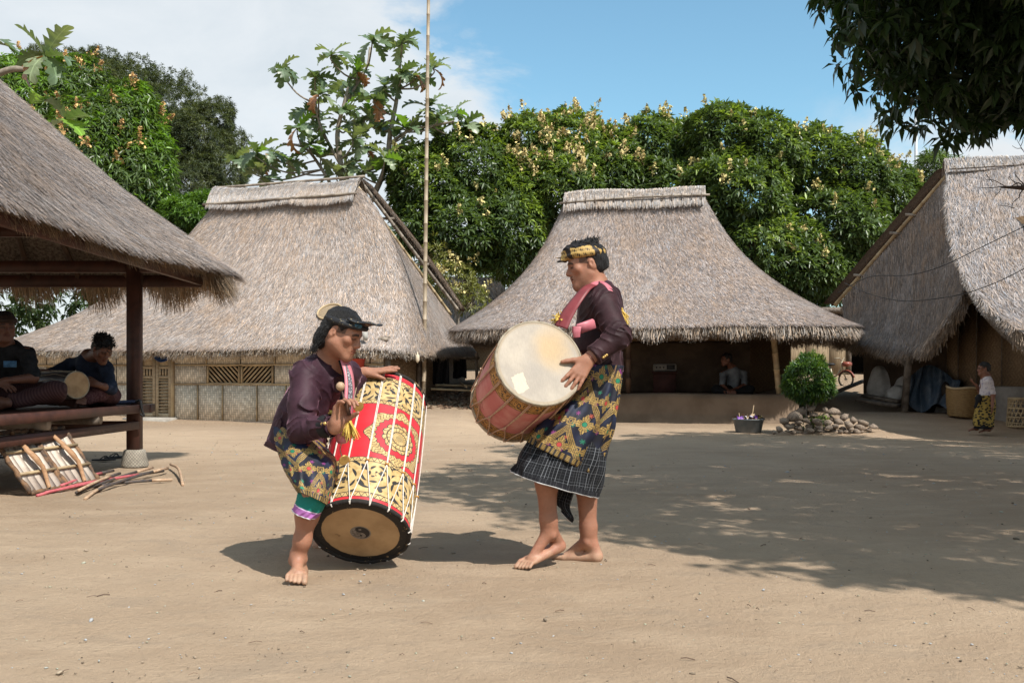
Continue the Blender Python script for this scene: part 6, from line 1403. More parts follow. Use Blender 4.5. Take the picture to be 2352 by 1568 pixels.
K = Sdf(0.007); K.ell(NT(0, 0.004, 0.058), np.array((0.097, 0.118, 0.050)) * 1.06, NR, 0.01, fold=cnoise(0.003, 70, 4)); K.cap(NT(0, -0.10, 0.06), NT(0.03, -0.17, 0.072), 0.03, 0.008, 0.02, flat=NR @ V3(0, 0, 1), ff=2.2); K.plane(NT(0, 0, 0.03), NR @ V3(0, -0.1, -1)); V, Q = K.mesh(); mk('headcloth', V, Q, simple('brown_headcloth', (0.05, 0.028, 0.02), (0.022, 0.016, 0.014), 40), NMo, True)
pt = P(23, 836, 8.46); V, Q = box(pt, (0.10, 0.012, 0.055), rz=R(20)); mk('shirt_print', V, Q, simple('blue_print', (0.06, 0.15, 0.27), (0.03, 0.08, 0.15), 30), NMo)
# drummer at the back of the deck
M_navy = simple('navy_shirt', (0.020, 0.026, 0.045), (0.012, 0.015, 0.026), 14, 0.85, 0.15)
M_sar_m = simple('maroon_floral_sarong', (0.035, 0.009, 0.013), (0.09, 0.042, 0.042), 55, 0.85, 0.2)
MMo, MT, MR = sitter('young man in navy shirt bent over a black drum on the pavilion deck', P(235, 803, 9.55), 52, 34, 1.0, V3(-4.08, 9.95, zd + 0.11), P(205, 822, 9.78),
    [(P(244, 845, 9.70), P(255, 893, 9.52), P(222, 882, 9.30), V3(-0.9, -0.2, 0.25), V3(-0.5, 0.6, -0.2), -1), (P(160, 838, 9.86), P(122, 858, 9.7), P(82, 852, 9.5), V3(-1, -0.2, -0.1), V3(0.3, 0.6, -0.6), 1)],
    [(V3(-3.98, 9.85, zd + 0.10), V3(-3.62 - 0.32, 9.5, zd + 0.14), V3(-3.99, 9.22, zd + 0.06), V3(-3.93, 9.08, zd + 0.035), V3(-1, 0, 0.3)), (V3(-4.2, 9.85, zd + 0.10), V3(-4.52, 9.5, zd + 0.12), V3(-4.20, 9.26, zd + 0.06), V3(-4.0, 9.22, zd + 0.035), V3(0, 0, 1))],
    0.008, (0.12, 0.05, 0.03), M_navy, M_sar_m, sleeve=0.62, tors=(0.165, 0.16, 1.3))
rt = [MT(*(nrm(np.array([random.gauss(0, 1), random.gauss(0.2, 1), abs(random.gauss(0.7, 0.6))])) * np.array([0.084, 0.104, 0.088]) + np.array([0, 0.022, 0.05]))) for _ in range(320)]; hair_strands(MMo, rt, [nrm(q - MT(0, 0.02, 0.03)) for q in rt], 0.03, r=0.004, droop=0.1, curl=0.010)
# man in the porch
M_tee_g = simple('grey_tshirt', (0.17, 0.185, 0.20), (0.12, 0.13, 0.145), 9, 0.9, 0.1)
pz = pf + 0.015
PMo, PT, PR = sitter('man in grey T-shirt sitting cross-legged in the shaded porch', P(1668, 826, 19.75), -72, 2, 1.0, P(1684, 897, 19.85), P(1684, 848, 19.85),
    [(P(1660, 858, 19.75), P(1659, 884, 19.6), P(1672, 896, 19.45), V3(0.8, -0.3, -0.2), V3(0, 0.2, -1), -1), (P(1708, 858, 19.85), P(1710, 884, 19.7), P(1680, 897, 19.45), V3(-0.8, -0.3, -0.2), V3(0, 0.2, -1), 1)],
    [(P(1675, 898, 19.8), P(1645, 895, 19.5), P(1672, 902, 19.38), P(1690, 903, 19.33), V3(0, 0, 1)), (P(1692, 898, 19.8), P(1722, 895, 19.5), P(1684, 902, 19.4), P(1664, 903, 19.34), V3(0, 0, 1))],
    0.011, (0.15, 0.062, 0.038), M_tee_g, simple('black_trousers', (0.012, 0.012, 0.013), (0.02, 0.02, 0.022), 12, 0.9, 0.1), tors=(0.165, 0.15, 1.35))
# child walking at the right
d_ = 15.6; hs = 0.84
M_tee_w = mat('printed_white_tshirt', lambda: (lambda o_: [mixc(sst(noise(o_, 26, 3, 0.7), 0.50, 0.62), (0.52, 0.47, 0.47), (0.28, 0.25, 0.33))])(coords()), 0.9, 0.1)
CHo, CT, CR = sitter('small child in pale T-shirt and patterned sarong walking at the right', P(2259, 847, d_), -96, 2, hs, P(2262, 925, d_), P(2265, 866, d_),
    [(P(2272, 876, d_ - 0.12), P(2281, 906, d_ - 0.14), P(2279, 930, d_ - 0.18), V3(0.02, -0.1, -1), V3(-0.9, 0.3, 0), -1), (P(2262, 876, d_ + 0.12), P(2252, 900, d_ + 0.18), P(2242, 884, d_ + 0.10), V3(-0.6, 0, 0.5), V3(0, 0, 1), 1)],
    [(P(2264, 930, d_ - 0.05), P(2266, 962, d_ - 0.05), P(2272, 986, d_ - 0.02), P(2252, 993, d_ - 0.04), V3(0, 1, 0)), (P(2260, 930, d_ + 0.06), P(2248, 962, d_ + 0.06), P(2244, 984, d_ + 0.08), P(2224, 990, d_ + 0.06), V3(0, -1, 0))],
    0.010, (0.19, 0.082, 0.05), M_tee_w, None, sleeve=0.42, tors=(0.135, 0.135, 1.3), neckr=0.048)
M_leop = mat('yellow_black_batik', lambda: (lambda o_: [mixc(sst(vor(vscale(o_, (1, 1, 1.5)), 21), 0.42, 0.50), (0.022, 0.022, 0.018), (0.32, 0.22, 0.055))])(coords()), 0.8, 0.2)
skirt('sarong', [(P(2243, 908, d_), P(2281, 906, d_), 0.125), (P(2242, 935, d_), P(2285, 930, d_), 0.13), (P(2238, 958, d_), P(2283, 958, d_), 0.125), (P(2237, 978, d_), P(2279, 980, d_), 0.12)], M_leop, CHo, folds=0.010, nf=5, seed=3, nu=50, nv=30)
skirt('under_sarong', [(P(2240, 960, d_), P(2279, 960, d_), 0.115), (P(2239, 984, d_), P(2276, 985, d_), 0.108)], M_blackcloth, CHo, folds=0.010, nf=5, seed=4, nu=40, nv=12)
K = Sdf(0.01); K.ell(P(2246, 915, d_ - 0.09), (0.05, 0.05, 0.06), k=0.01, fold=cnoise(0.01, 40, 3)); K.cap(P(2246, 918, d_ - 0.1), P(2240, 935, d_ - 0.1), 0.03, 0.02, 0.02); V, Q = K.mesh(); mk('sarong_knot', V, Q, M_blackcloth, CHo, True)
# ================================================================== drums
def basis(a):
    a = nrm(a); up = V3(0, 0, 1) if abs(a[2]) < 0.98 else V3(0, 1, 0); e1 = nrm(up - a * np.dot(up, a)); return a, e1, np.cross(a, e1)
def drum_body(name, p0, p1, r0, r1, m, parent, bulge=0.0, nu=160, nv=60, end=0.0):
    a, e1, e2 = basis(p1 - p0); L = np.linalg.norm(p1 - p0); t = np.linspace(0, 1, nv); ph = np.linspace(-np.pi, np.pi, nu + 1)
    r = r0 + (r1 - r0) * t + bulge * np.sin(np.pi * t); V = (p0 + a * L * t[:, None])[:, None] + r[:, None, None] * (np.cos(ph)[None, :, None] * e1 + np.sin(ph)[None, :, None] * e2)
    return mk(name, V.reshape(-1, 3), gridq(nu + 1, nv), m, parent, True, at=dict(uu=np.tile(ph * (r0 + r1) / 2, (nv, 1)), vv=np.tile((t * L)[:, None], (1, nu + 1))))
def disc(name, c, n, r, m, parent, dome=0.0, nr=14, nu=64, hole=0.0):
    a, e1, e2 = basis(n); Rm = np.stack([e2, e1, np.cross(e2, e1)], 1); rr_ = np.linspace(hole, r, nr); ph = np.linspace(0, 2 * np.pi, nu, endpoint=False)
    V = np.stack([rr_[:, None] * np.cos(ph), rr_[:, None] * np.sin(ph), dome * (1 - (rr_[:, None] / r) ** 2) + 0 * ph[None]], -1).reshape(-1, 3); W_ = V @ Rm.T + c
    return mk_local(name, W_, gridq(nu, nr, True), m, parent, c, Rm)
def ringtube(c, n, r, rt, nu=72, seg=8, jit=0.0):
    a, e1, e2 = basis(n); return tube([c + (e1 * math.cos(t) + e2 * math.sin(t)) * (r + jit * math.sin(t * 17) * math.sin(t * 5)) for t in np.linspace(0, 2 * np.pi, nu)], rt, seg, False)
def carve(u, v, v0, v1, cell):
    """scrolling leaf carving between v0 and v1: 1 = raised gold, 0 = dark ground"""
    h = v1 - v0; U = u / cell; k = fl(U); sg = fr(k / 2.0) * 4.0 - 1.0
    a = (fr(U) - 0.5) * cell; b = v - (v0 + v1) / 2; a2 = a; b2 = b + sg * h * 0.10
    r = sq(a2 * a2 + b2 * b2); t = at2(b2, a2 * sg)
    sp = sin(r * (2 * math.pi / (h * 0.20)) - t * 2.0 + sin(t * 3.0) * 0.4); leaf = cos(t * 5.0 + r * 90.0)
    g = sst(sp + leaf * 0.35, -0.92, -0.62); gap = sst(sin(u * 2 * math.pi / cell * 2.0 + sin(v * 60.0)) + sin(v * 2 * math.pi / h * 2.0 + u * 20.0), 1.70, 1.35)
    return g * gap
def scales(u, v, v0, w, step):
    """row of small overlapping scales of width step between v0 and v0 + w"""
    a = fr(u / step) - 0.5; q = (v - v0) / w; edge = ab(q - 0.5) < 0.5; arc = sst(ab(ab(a) * 1.3 + q * 0.55 - 0.62), 0.035, 0.085); ln = sst(ab(a + 0.0), 0.02, 0.05) * 0 + 1.0
    return edge, arc * ln
GOLD1, GOLD2, DARK = (0.54, 0.385, 0.175), (0.40, 0.265, 0.105), (0.030, 0.028, 0.028)
def band(c, u, v, v0, v1, cell, sw=0.026, gold=(GOLD1, GOLD2)):
    o = coords(); gc = mixc(sst(noise(o, 26, 3), 0.35, 0.65), *gold); inner = (v > v0 + sw) * (v < v1 - sw); cv = carve(u, v, v0 + sw, v1 - sw, cell)
    c = mixc(inner, c, mixc(cv, DARK, gc)); H = inner * cv
    for q in (v0, v1 - sw):
        e, s_ = scales(u, v, q, sw * 0.86, 0.030); c = mixc((v > q - 0.004) * (v < q + sw), c, DARK); c = mixc(e, c, mixc(s_, DARK, gc)); H = H + e * s_
    return c, H
def f_bigdrum():
    u, v = attf('uu'), attf('vv'); o = coords()
    red = mixc(sst(noise(o, 9, 4), 0.4, 0.7), (0.60, 0.030, 0.040), (0.52, 0.024, 0.032)); red = mixc(sst(noise(o, 160, 2), 0.71, 0.76) * 0.5, red, (0.65, 0.3, 0.28))
    c, h1 = band(red, u, v, 0.030, 0.270, 0.155); c, h2 = band(c, u, v, 0.635, 0.835, 0.150); H = h1 + h2
    a = u - 0.165; b = v - 0.435; r = sq(a * a + b * b); t = at2(b, a); gc = mixc(sst(noise(o, 26, 3), 0.35, 0.65), GOLD1, GOLD2)
    # leaf-framed arch round a lotus medallion
    cusp = pw(ab(cos(t * 4.0)), 3.0); ro = 0.152 + 0.026 * cusp; ri = 0.124 + 0.004 * cos(t * 24.0); arch = (r < ro) * (r > ri); outl = (r < ro + 0.004) * (r > ri - 0.004)
    lines = sst(ab(sin(t * 26.0 + sin(r * 170.0) * 1.2)), 0.10, 0.35)
    c = mixc(outl * (1.0 - arch), c, DARK); c = mixc(arch, c, mixc(lines, DARK, gc))
    mr = 0.080 + 0.010 * ab(sin(t * 6.0)); med = r < mr; ped = sst(ab(sin(t * 9.0 + sin(r * 130.0) * 0.8)), 0.08, 0.3) * sst(ab(fr(r / 0.027) - 0.5), 0.04, 0.12); core = r < 0.020; grid = sst(ab(sin(a * 520.0)), 0.1, 0.4) * sst(ab(sin(b * 520.0)), 0.1, 0.4)
    c = mixc((r < mr + 0.005) * (1.0 - med), c, DARK); c = mixc(med, c, mixc(ped, DARK, gc)); c = mixc(core, c, mixc(grid, DARK, GOLD1)); H = H + arch * lines + med * ped
    c = mixc(v < 0.012, c, (0.05, 0.035, 0.03)); c = mixc(v > 0.862, c, (0.10, 0.06, 0.05))
    return [c, bump(H, 0.7, 0.006)]
M_bigdrum = mat('red_lacquer_and_gold_carving', f_bigdrum, 0.38, 0.45)
BD = thing('large_drum', (DR0[0], DR0[1], 0), 'tall red drum with gold carved bands and white cords, tilted back beside the crouching man', 'drum')
a_, e1_, e2_ = basis(DR1 - DR0); LD = np.linalg.norm(DR1 - DR0)
drum_body('shell', DR0, DR1, *DRr, M_bigdrum, BD, bulge=0.008, nu=220, nv=150)
M_rim = mat('worn_black_hide', lambda: (lambda o: [mixc(sst(noise(o, 22, 5, 0.7), 0.60, 0.68), (0.022, 0.018, 0.016), (0.35, 0.24, 0.12)), bump(noise(o, 40, 4), 0.7, 0.01)])(coords()), 0.8, 0.25)
def f_head1():
    x, y, z = sep(coords()); o = coords(); r = sq(x * x + y * y)
    hide = mixc(sst(noise(o, 6, 5, 0.6), 0.35, 0.7), (0.45, 0.30, 0.16), (0.33, 0.21, 0.105)); hide = mixc(sst(noise(o, 13, 3), 0.66, 0.74) * 0.6, hide, (0.14, 0.08, 0.045))
    nz = (noise(o, 30, 4) - 0.5) * 0.010
    c = mixc(sst(r + nz, 0.184, 0.188), hide, mixc(sst(noise(o, 30, 5, 0.7), 0.60, 0.68), (0.020, 0.017, 0.016), (0.33, 0.23, 0.12)))
    # small round light and dark swirl emblem in the middle
    R0 = 0.044; up_ = sq(x * x + (y - R0 / 2) * (y - R0 / 2)) < R0 / 2; dn = sq(x * x + (y + R0 / 2) * (y + R0 / 2)) < R0 / 2
    half = x < 0.0; dk = mn(mx(half * (1.0 - dn), up_), 1.0); d1 = sq(x * x + (y - R0 / 2) * (y - R0 / 2)) < 0.007; d2 = sq(x * x + (y + R0 / 2) * (y + R0 / 2)) < 0.007
    dk = ab(dk - d1 * 1.0); dk = ab(dk - d2 * 1.0); em = mixc(dk, mixc(sst(noise(o, 90, 3), 0.4, 0.6), (0.22, 0.19, 0.165), (0.12, 0.10, 0.085)), (0.03, 0.026, 0.025))
    c = mixc(r < R0 + 0.006, c, (0.20, 0.175, 0.15)); c = mixc(r < R0, c, em); return [c, bump(noise(o, 60, 4), 0.15, 0.003)]
disc('drum_head', DR0 - a_ * 0.006, -a_, DRr[0] - 0.004, mat('painted_hide', f_head1, 0.65, 0.3), BD, dome=0.002, nr=20)
mkt('rim', ringtube(DR0 - a_ * 0.002, a_, DRr[0] - 0.004, 0.012, jit=0.003), M_rim, BD); mkt('rim', ringtube(DR1, a_, DRr[1] - 0.001, 0.011), M_rim, BD)
disc('drum_head', DR1, a_, DRr[1], MATS['worn_black_hide'], BD)
M_cord = simple('white_nylon_cord', (0.66, 0.60, 0.54), (0.52, 0.46, 0.40), 50, 0.5, 0.4); M_ring = simple('orange_wire', (0.62, 0.30, 0.06), (0.5, 0.22, 0.04), 30, 0.5, 0.4)
def on_drum(p0, p1, r0, r1, e1, e2, t, ph, off=0.0, bulge=0.0):
    r = r0 + (r1 - r0) * t + bulge * math.sin(math.pi * t) + off; return p0 + (p1 - p0) * t + (e1 * math.cos(ph) + e2 * math.sin(ph)) * r
bd = lambda t, ph, off=0.006: on_drum(DR0, DR1, *DRr, e1_, e2_, t, ph, off, 0.008)
NC = 16; dph = 2 * math.pi / NC; tj = 0.27
for k in range(NC):
    ph = k * dph + 0.13; pr = []
    for s_ in (-1, 1):
        q = s_ * 0.014; pr.append(tube([bd(1.01, ph + q, 0.002), bd(0.985, ph + q), bd(0.75, ph + q), bd(0.5, ph + q * 0.8), bd(tj, ph + q * 0.4)], 0.0027, 6, False))
        pr.append(tube([bd(tj, ph + q * 0.3), bd(tj * 0.5, ph + s_ * dph * 0.24, 0.005), bd(0.02, ph + s_ * dph * 0.46), bd(-0.012, ph + s_ * dph * 0.48, 0.006), bd(-0.018, ph + s_ * dph * 0.5, -0.003)], 0.0027, 6, False))
    L_ = mk('lacing', *cat(pr), M_cord, BD, True); c0 = bd(tj + 0.005, ph, 0.006); mkt('lacing_ring', tube([c0 + (e2_ * math.cos(w) * math.cos(ph) - e1_ * math.cos(w) * math.sin(ph) + (e1_ * math.cos(ph) + e2_ * math.sin(ph)) * math.sin(w)) * 0.008 for w in np.linspace(0, 6.283, 9)], 0.0035, 5, False), M_ring, L_)
# brass bells hung on the drum
def lathe(p, ax, prof, n=20):
    a, e1, e2 = basis(ax); V = np.array([p + a * h + (e1 * math.cos(t) + e2 * math.sin(t)) * r for h, r in prof for t in np.arange(n) / n * 2 * np.pi]); return V, gridq(n, len(prof), True)
for px, py, d in ((789, 1054, 4.60), (822, 932, 4.62)):
    q = P(px, py, d); ax = nrm(V3(0.45, -0.75, -0.35)); V, Q = lathe(q, ax, [(-0.018, 0.003), (-0.015, 0.007), (-0.006, 0.010), (0.0, 0.018), (0.006, 0.0245), (0.011, 0.025), (0.012, 0.022), (0.008, 0.0)], 22)
    o = mk('brass_cymbal', V, Q, M_gold, None, True); tag(o, 'small brass cymbal hanging low on the red drum' if py > 1000 else 'small brass cymbal beside the raised mallet hand', 'cymbal')
    mkt('cord', tube([q - ax * 0.018, q - ax * 0.03 + V3(-0.006, 0, 0.03), q + V3(-0.012, 0.03, 0.085)], 0.0025, 5, False), M_rope, o)
# mallet
mb = P(782, 887, 4.44); mh = P(801, 948, 4.455); MLt = thing('drum_mallet', mh, 'wooden ball-headed drum mallet held up by the crouching man', 'mallet'); ax = nrm(mb - mh)
M_wd = simple('pale_turned_wood', (0.40, 0.27, 0.17), (0.30, 0.19, 0.11), 30, 0.5, 0.4, stretch=(1, 1, 4))
V, Q = lathe(mb, ax, [(-0.021, 0.002), (-0.018, 0.010), (-0.010, 0.0175), (0, 0.0205), (0.010, 0.0178), (0.017, 0.011), (0.0205, 0.001)], 24); mk('mallet_head', V, Q, M_wd, MLt, True)
mkt('handle', tube([mb - ax * 0.018, mb - ax * 0.055, mb - ax * 0.058, mh - ax * 0.01], [0.004, 0.005, 0.0085, 0.0095], 10), simple('dark_handle', (0.09, 0.045, 0.03), (0.045, 0.025, 0.02), 20, 0.6), MLt)

# pink drum
def f_pinkdrum():
    u, v = attf('uu'), attf('vv'); o = coords(); L = 0.54
    pk = mixc(sst(noise(o, 8, 5, 0.65), 0.35, 0.7), (0.48, 0.145, 0.14), (0.56, 0.26, 0.235)); pk = mixc(sst(noise(o, 18, 4, 0.7), 0.62, 0.72) * 0.6, pk, (0.30, 0.05, 0.055)); pk = mixc(sst(noise(vscale(o, (1, 1, 1)), 3.2, 2), 0.60, 0.66) * 0.7, pk, (0.58, 0.40, 0.36))
    G1, G2 = (0.50, 0.28, 0.09), (0.36, 0.18, 0.05); c, h1 = band(pk, u, v, 0.020, 0.130, 0.090, 0.020, (G1, G2)); c, h2 = band(c, u, v, L - 0.115, L - 0.012, 0.090, 0.020, (G1, G2))
    return [c, bump(h1 + h2, 0.6, 0.005)]
PD = thing('hand_drum', DP0 * V3(1, 1, 0) + V3(0, 0.2, 0.6), 'faded pink drum with wide pale hide head, carried by the standing man', 'drum')
aP, e1P, e2P = basis(DP1 - DP0); drum_body('shell', DP0, DP1, DPr[0] - 0.006, DPr[1] - 0.004, mat('faded_pink_drum', f_pinkdrum, 0.6, 0.3), PD, bulge=0.010, nu=180, nv=80)
def f_head2():
    x, y, z = sep(coords()); x = -x; o = coords(); fib = noise(vscale(o, (60, 14, 10)), 3, 4, 0.7)
    c = mixc(sst(noise(o, 4.5, 4, 0.6), 0.35, 0.65), (0.47, 0.40, 0.32), (0.36, 0.31, 0.255)); st = sst(sq((x - 0.07) * (x - 0.07) * 1.2 + (y - 0.07) * (y - 0.07)) + (noise(o, 9, 4) - 0.5) * 0.10, 0.15, 0.03)
    c = mixc(st * 0.8, c, (0.50, 0.34, 0.17)); gr = sst(sq((x + 0.03) * (x + 0.03) * 3.0 + y * y * 0.5) + (noise(o, 7, 4) - 0.5) * 0.12, 0.10, 0.02); c = mixc(gr * 0.45, c, (0.33, 0.29, 0.25))
    n2 = (noise(o, 26, 3) - 0.5) * 0.030; px, py = x + 0.105, y + 0.10; patch_ = (ab(px * 0.9 + py * 0.25 + n2) < 0.030) * (ab(py - px * 0.5 + n2) < 0.048); c = mixc(patch_, c, (0.58, 0.505, 0.385))
    r = sq(x * x + y * y); c = mixc(sst(r, 0.188, 0.198) * 0.6, c, (0.34, 0.25, 0.15)); c = mulc(c, 0.66 + 0.32 * fib); return [c, bump(fib, 0.15, 0.003)]
disc('drum_head', DP0 - aP * 0.004, -aP, DPr[0] - 0.002, mat('worn_pale_hide', f_head2, 0.6, 0.3), PD, dome=0.003, nr=16); disc('drum_head', DP1 + aP * 0.002, aP, DPr[1], MATS['worn_pale_hide'], PD)
M_hoop = simple('grey_hoop', (0.32, 0.27, 0.20), (0.20, 0.16, 0.11), 25, 0.6, 0.3)
mkt('hoop', ringtube(DP0, aP, DPr[0], 0.0065), M_hoop, PD); mkt('hoop', ringtube(DP0 + aP * 0.012, aP, DPr[0] + 0.001, 0.0045), M_rope, PD); mkt('hoop', ringtube(DP1 - aP * 0.004, aP, DPr[1], 0.008), M_rope, PD)
pd = lambda t, ph, off=0.006: on_drum(DP0, DP1, *DPr, e1P, e2P, t, ph, off, 0.008)
M_twine = simple('pinkish_twine', (0.52, 0.36, 0.26), (0.40, 0.25, 0.17), 60, 0.8, 0.2)
NP = 15; dp = 2 * math.pi / NP
for k in range(NP):
    ph = k * dp + 0.1; pr = []
    for q in (-0.016, 0.016): pr.append(tube([pd(-0.01, ph + q, 0.008), pd(0.05, ph + q), pd(0.30, ph + q * 0.8 + 0.05), pd(0.66, ph + dp * 0.35)], 0.0030, 6, False))
    for s_ in (-1, 1): pr.append(tube([pd(0.66, ph + dp * 0.35), pd(0.82, ph + dp * (0.35 + s_ * 0.27)), pd(1.0, ph + dp * (0.35 + s_ * 0.46), 0.010)], 0.0030, 6, False))
    c0 = pd(0.655, ph + dp * 0.35, 0.006); pr.append(tube([c0 - V3(0.006, 0, 0), c0 + V3(0.006, 0, 0.0)], 0.007, 6, False)); mk('lacing', *cat(pr), M_twine, PD, True)

# black drum on the deck
b0, b1 = P(176, 884, 9.12), P(60, 884, 9.62); KD = thing('small_drum', (b0[0], b0[1], zd), 'black cylindrical drum lying on the pavilion deck with a tan head', 'drum'); aK, e1K, e2K = basis(b1 - b0)
drum_body('shell', b0, b1, 0.118, 0.115, simple('black_lacquer', (0.012, 0.010, 0.010), (0.03, 0.018, 0.014), 14, 0.4, 0.4), KD, bulge=0.012, nu=60, nv=14)
disc('drum_head', b0 - aK * 0.004, -aK, 0.121, simple('tan_hide', (0.40, 0.26, 0.14), (0.28, 0.17, 0.085), 9, 0.6, 0.3), KD, dome=0.003); mkt('hoop', ringtube(b0, aK, 0.121, 0.007), M_hoop, KD)
for k in range(14):
    ph = k * 0.4488; mkt('lacing', tube([on_drum(b0, b1, 0.118, 0.115, e1K, e2K, t, ph + 0.2 * (i % 2), 0.008, 0.012) for i, t in enumerate((0.0, 0.25, 0.5, 0.75, 1.0))], 0.003, 5, False), M_rope, KD)

# ================================================================== things round the pavilion
def leather(n, a, b): return simple(n, a, b, 14, 0.7, 0.3, 0.5, 40)
M_hide = simple('white_rawhide', (0.60, 0.52, 0.44), (0.46, 0.37, 0.30), 7, 0.6, 0.3); M_edge = simple('dark_hide_edging', (0.055, 0.040, 0.032), (0.22, 0.12, 0.06), 16, 0.7, 0.3, 0.5); M_grip = simple('carved_grip_wood', (0.40, 0.23, 0.125), (0.30, 0.165, 0.085), 9, 0.6, 0.3, stretch=(1, 1, 5))
def shield(p00, p10, top_dx, label):
    """back of a hide shield: bottom corners p00 (near), p10 (far), leaning against the deck"""
    p00, p10 = np.asarray(p00, float), np.asarray(p10, float); S = thing('hide_shield', (p00 + p10) / 2, label, 'shield', 'hide shields leaning against the deck')
    ux = nrm(p10 - p00); up = nrm(V3(-0.33, 0.02, 0.47)); n = nrm(np.cross(ux, up)); n = n if n[0] > 0 else -n; W_ = np.linalg.norm(p10 - p00); H = 0.56; q = lambda x, y, z=0.0: p00 + ux * x * W_ + up * y * H + n * z
    for i in range(5):
        a, b = i / 5 + 0.012, (i + 1) / 5 - 0.012; V = np.array([q(a, 0.03), q(b, 0.03), q(b, 0.97), q(a, 0.97), q(a, 0.03, 0.012), q(b, 0.03, 0.012), q(b, 0.97, 0.012), q(a, 0.97, 0.012)]); mk('hide_strip', V, np.array([[0, 1, 2, 3], [4, 5, 6, 7], [0, 1, 5, 4], [2, 3, 7, 6], [1, 2, 6, 5], [3, 0, 4, 7]]), M_hide, S)
    for a, b in (((0, 0), (1, 0)), ((1, 0), (1, 1)), ((1, 1), (0, 1)), ((0, 1), (0, 0))):
        pts = [q(a[0] + (b[0] - a[0]) * t, a[1] + (b[1] - a[1]) * t, 0.012 + 0.006 * math.sin(t * 23 + a[0])) for t in np.linspace(0, 1, 14)]; mkt('edging', tube(pts, [0.020 + 0.004 * math.sin(k * 2.3) for k in range(14)], 8), M_edge, S)
    for y in (0.30, 0.66): mkt('cross_bar', tube([q(-0.01, y, 0.030), q(1.01, y, 0.030)], 0.013, 8), M_bamboo, S)
    ys = np.linspace(0.02, 0.98, 22); G = []
    for y in ys:
        bow = 0.028 + 0.055 * math.sin(math.pi * y) ** 2; wd = 0.045 + 0.075 * math.exp(-((y - 0.5) / 0.22) ** 2); xo = 0.5 + 0.06 * math.sin(y * 6.28) - (0.035 if 0.36 < y < 0.64 else 0); G.append([q(xo - wd * 0.9, y, bow), q(xo, y, bow + 0.02), q(xo + wd * 0.9, y, bow), q(xo, y, bow - 0.02)])
    mk('grip', np.array(G).reshape(-1, 3), gridq(4, 22, True), M_grip, S, True)
    return S
shield((-3.74, 7.72, 0.02), (-3.68, 8.18, 0.02), 0, 'hide shield showing its wooden grip, nearest the camera of the leaning pair')
shield((-3.675, 8.22, 0.02), (-3.61, 8.68, 0.02), 0, 'hide shield showing its wooden grip, farther of the leaning pair')
# rattan fighting sticks in a heap
M_st_r = simple('pink_wrapped_stick', (0.50, 0.13, 0.14), (0.38, 0.08, 0.09), 25, 0.6, 0.3); M_st_b = simple('black_wrapped_stick', (0.05, 0.045, 0.045), (0.10, 0.07, 0.055), 25, 0.6, 0.3); M_st_p = simple('bare_rattan', (0.47, 0.33, 0.22), (0.33, 0.20, 0.12), 20, 0.6, 0.3)
ST = [((85, 1142), (262, 1104), 'r', 'pink'), ((105, 1138), (375, 1090), 'r', 'pink'), ((95, 1132), (240, 1100), 'r', 'pink'), ((140, 1128), (260, 1095), 'r', 'pink'), ((200, 1122), (395, 1108), 'b', 'black'), ((175, 1138), (350, 1082), 'b', 'black'), ((225, 1134), (385, 1086), 'b', 'black'), ((180, 1140), (275, 1102), 'p', 'bare'), ((195, 1150), (250, 1118), 'p', 'bare')]
for k, (a, b, m_, w) in enumerate(ST):
    ga = lambda q: np.array([(q[0] - 1176) / F * (CH * F / (q[1] - 868)), CH * F / (q[1] - 868), 0.0]); pa, pb_ = ga(a), ga(b); z = 0.014 + 0.011 * (k % 4)
    lab = ('pink-wrapped rattan stick lying lowest, nearest the camera, beside the shields', 'longest pink-wrapped rattan stick in the heap beside the shields', 'pink-wrapped rattan stick pushed closest against the shield corner', 'short pink-wrapped rattan stick on top of the heap by the shields', 'black-wrapped rattan stick lying lowest and flattest in the heap', 'black-wrapped rattan stick with its far end farthest from the camera', 'black-wrapped rattan stick crossing in the middle of the heap', 'bare pale rattan stick under the crossing sticks', 'short bare pale stick at the near edge of the heap')[k]
    o = thing('rattan_stick', (pa + pb_) / 2, lab, 'stick', '%s rattan sticks in the heap' % w); mm = {'r': M_st_r, 'b': M_st_b, 'p': M_st_p}[m_]
    pa[2] = z; pb_[2] = z + 0.012; pts = pa + (pb_ - pa) * np.linspace(0, 1, 9)[:, None]; pts[:, 2] += 0.012 * np.sin(np.linspace(0, 3.1, 9)); mkt('shaft', tube(pts[:7], 0.0125, 8), mm, o); mkt('grip', tube(pts[6:], 0.0135, 8), M_st_b if m_ != 'b' else M_st_p, o)
pa, pb_, pc_ = (np.array([(x - 1176) / F * (CH * F / (y - 868)), CH * F / (y - 868), 0.014]) for x, y in ((392, 1076), (410, 1092), (420, 1118)))
mkb_ = mkt('broken_stick', tube(catmull([pa + V3(0, 0, 0.03), pb_ + V3(0, 0, 0.05), pc_], 5), 0.013, 8), M_st_p); tag(mkb_, 'snapped short stick lying apart from the heap on the sand', 'stick')
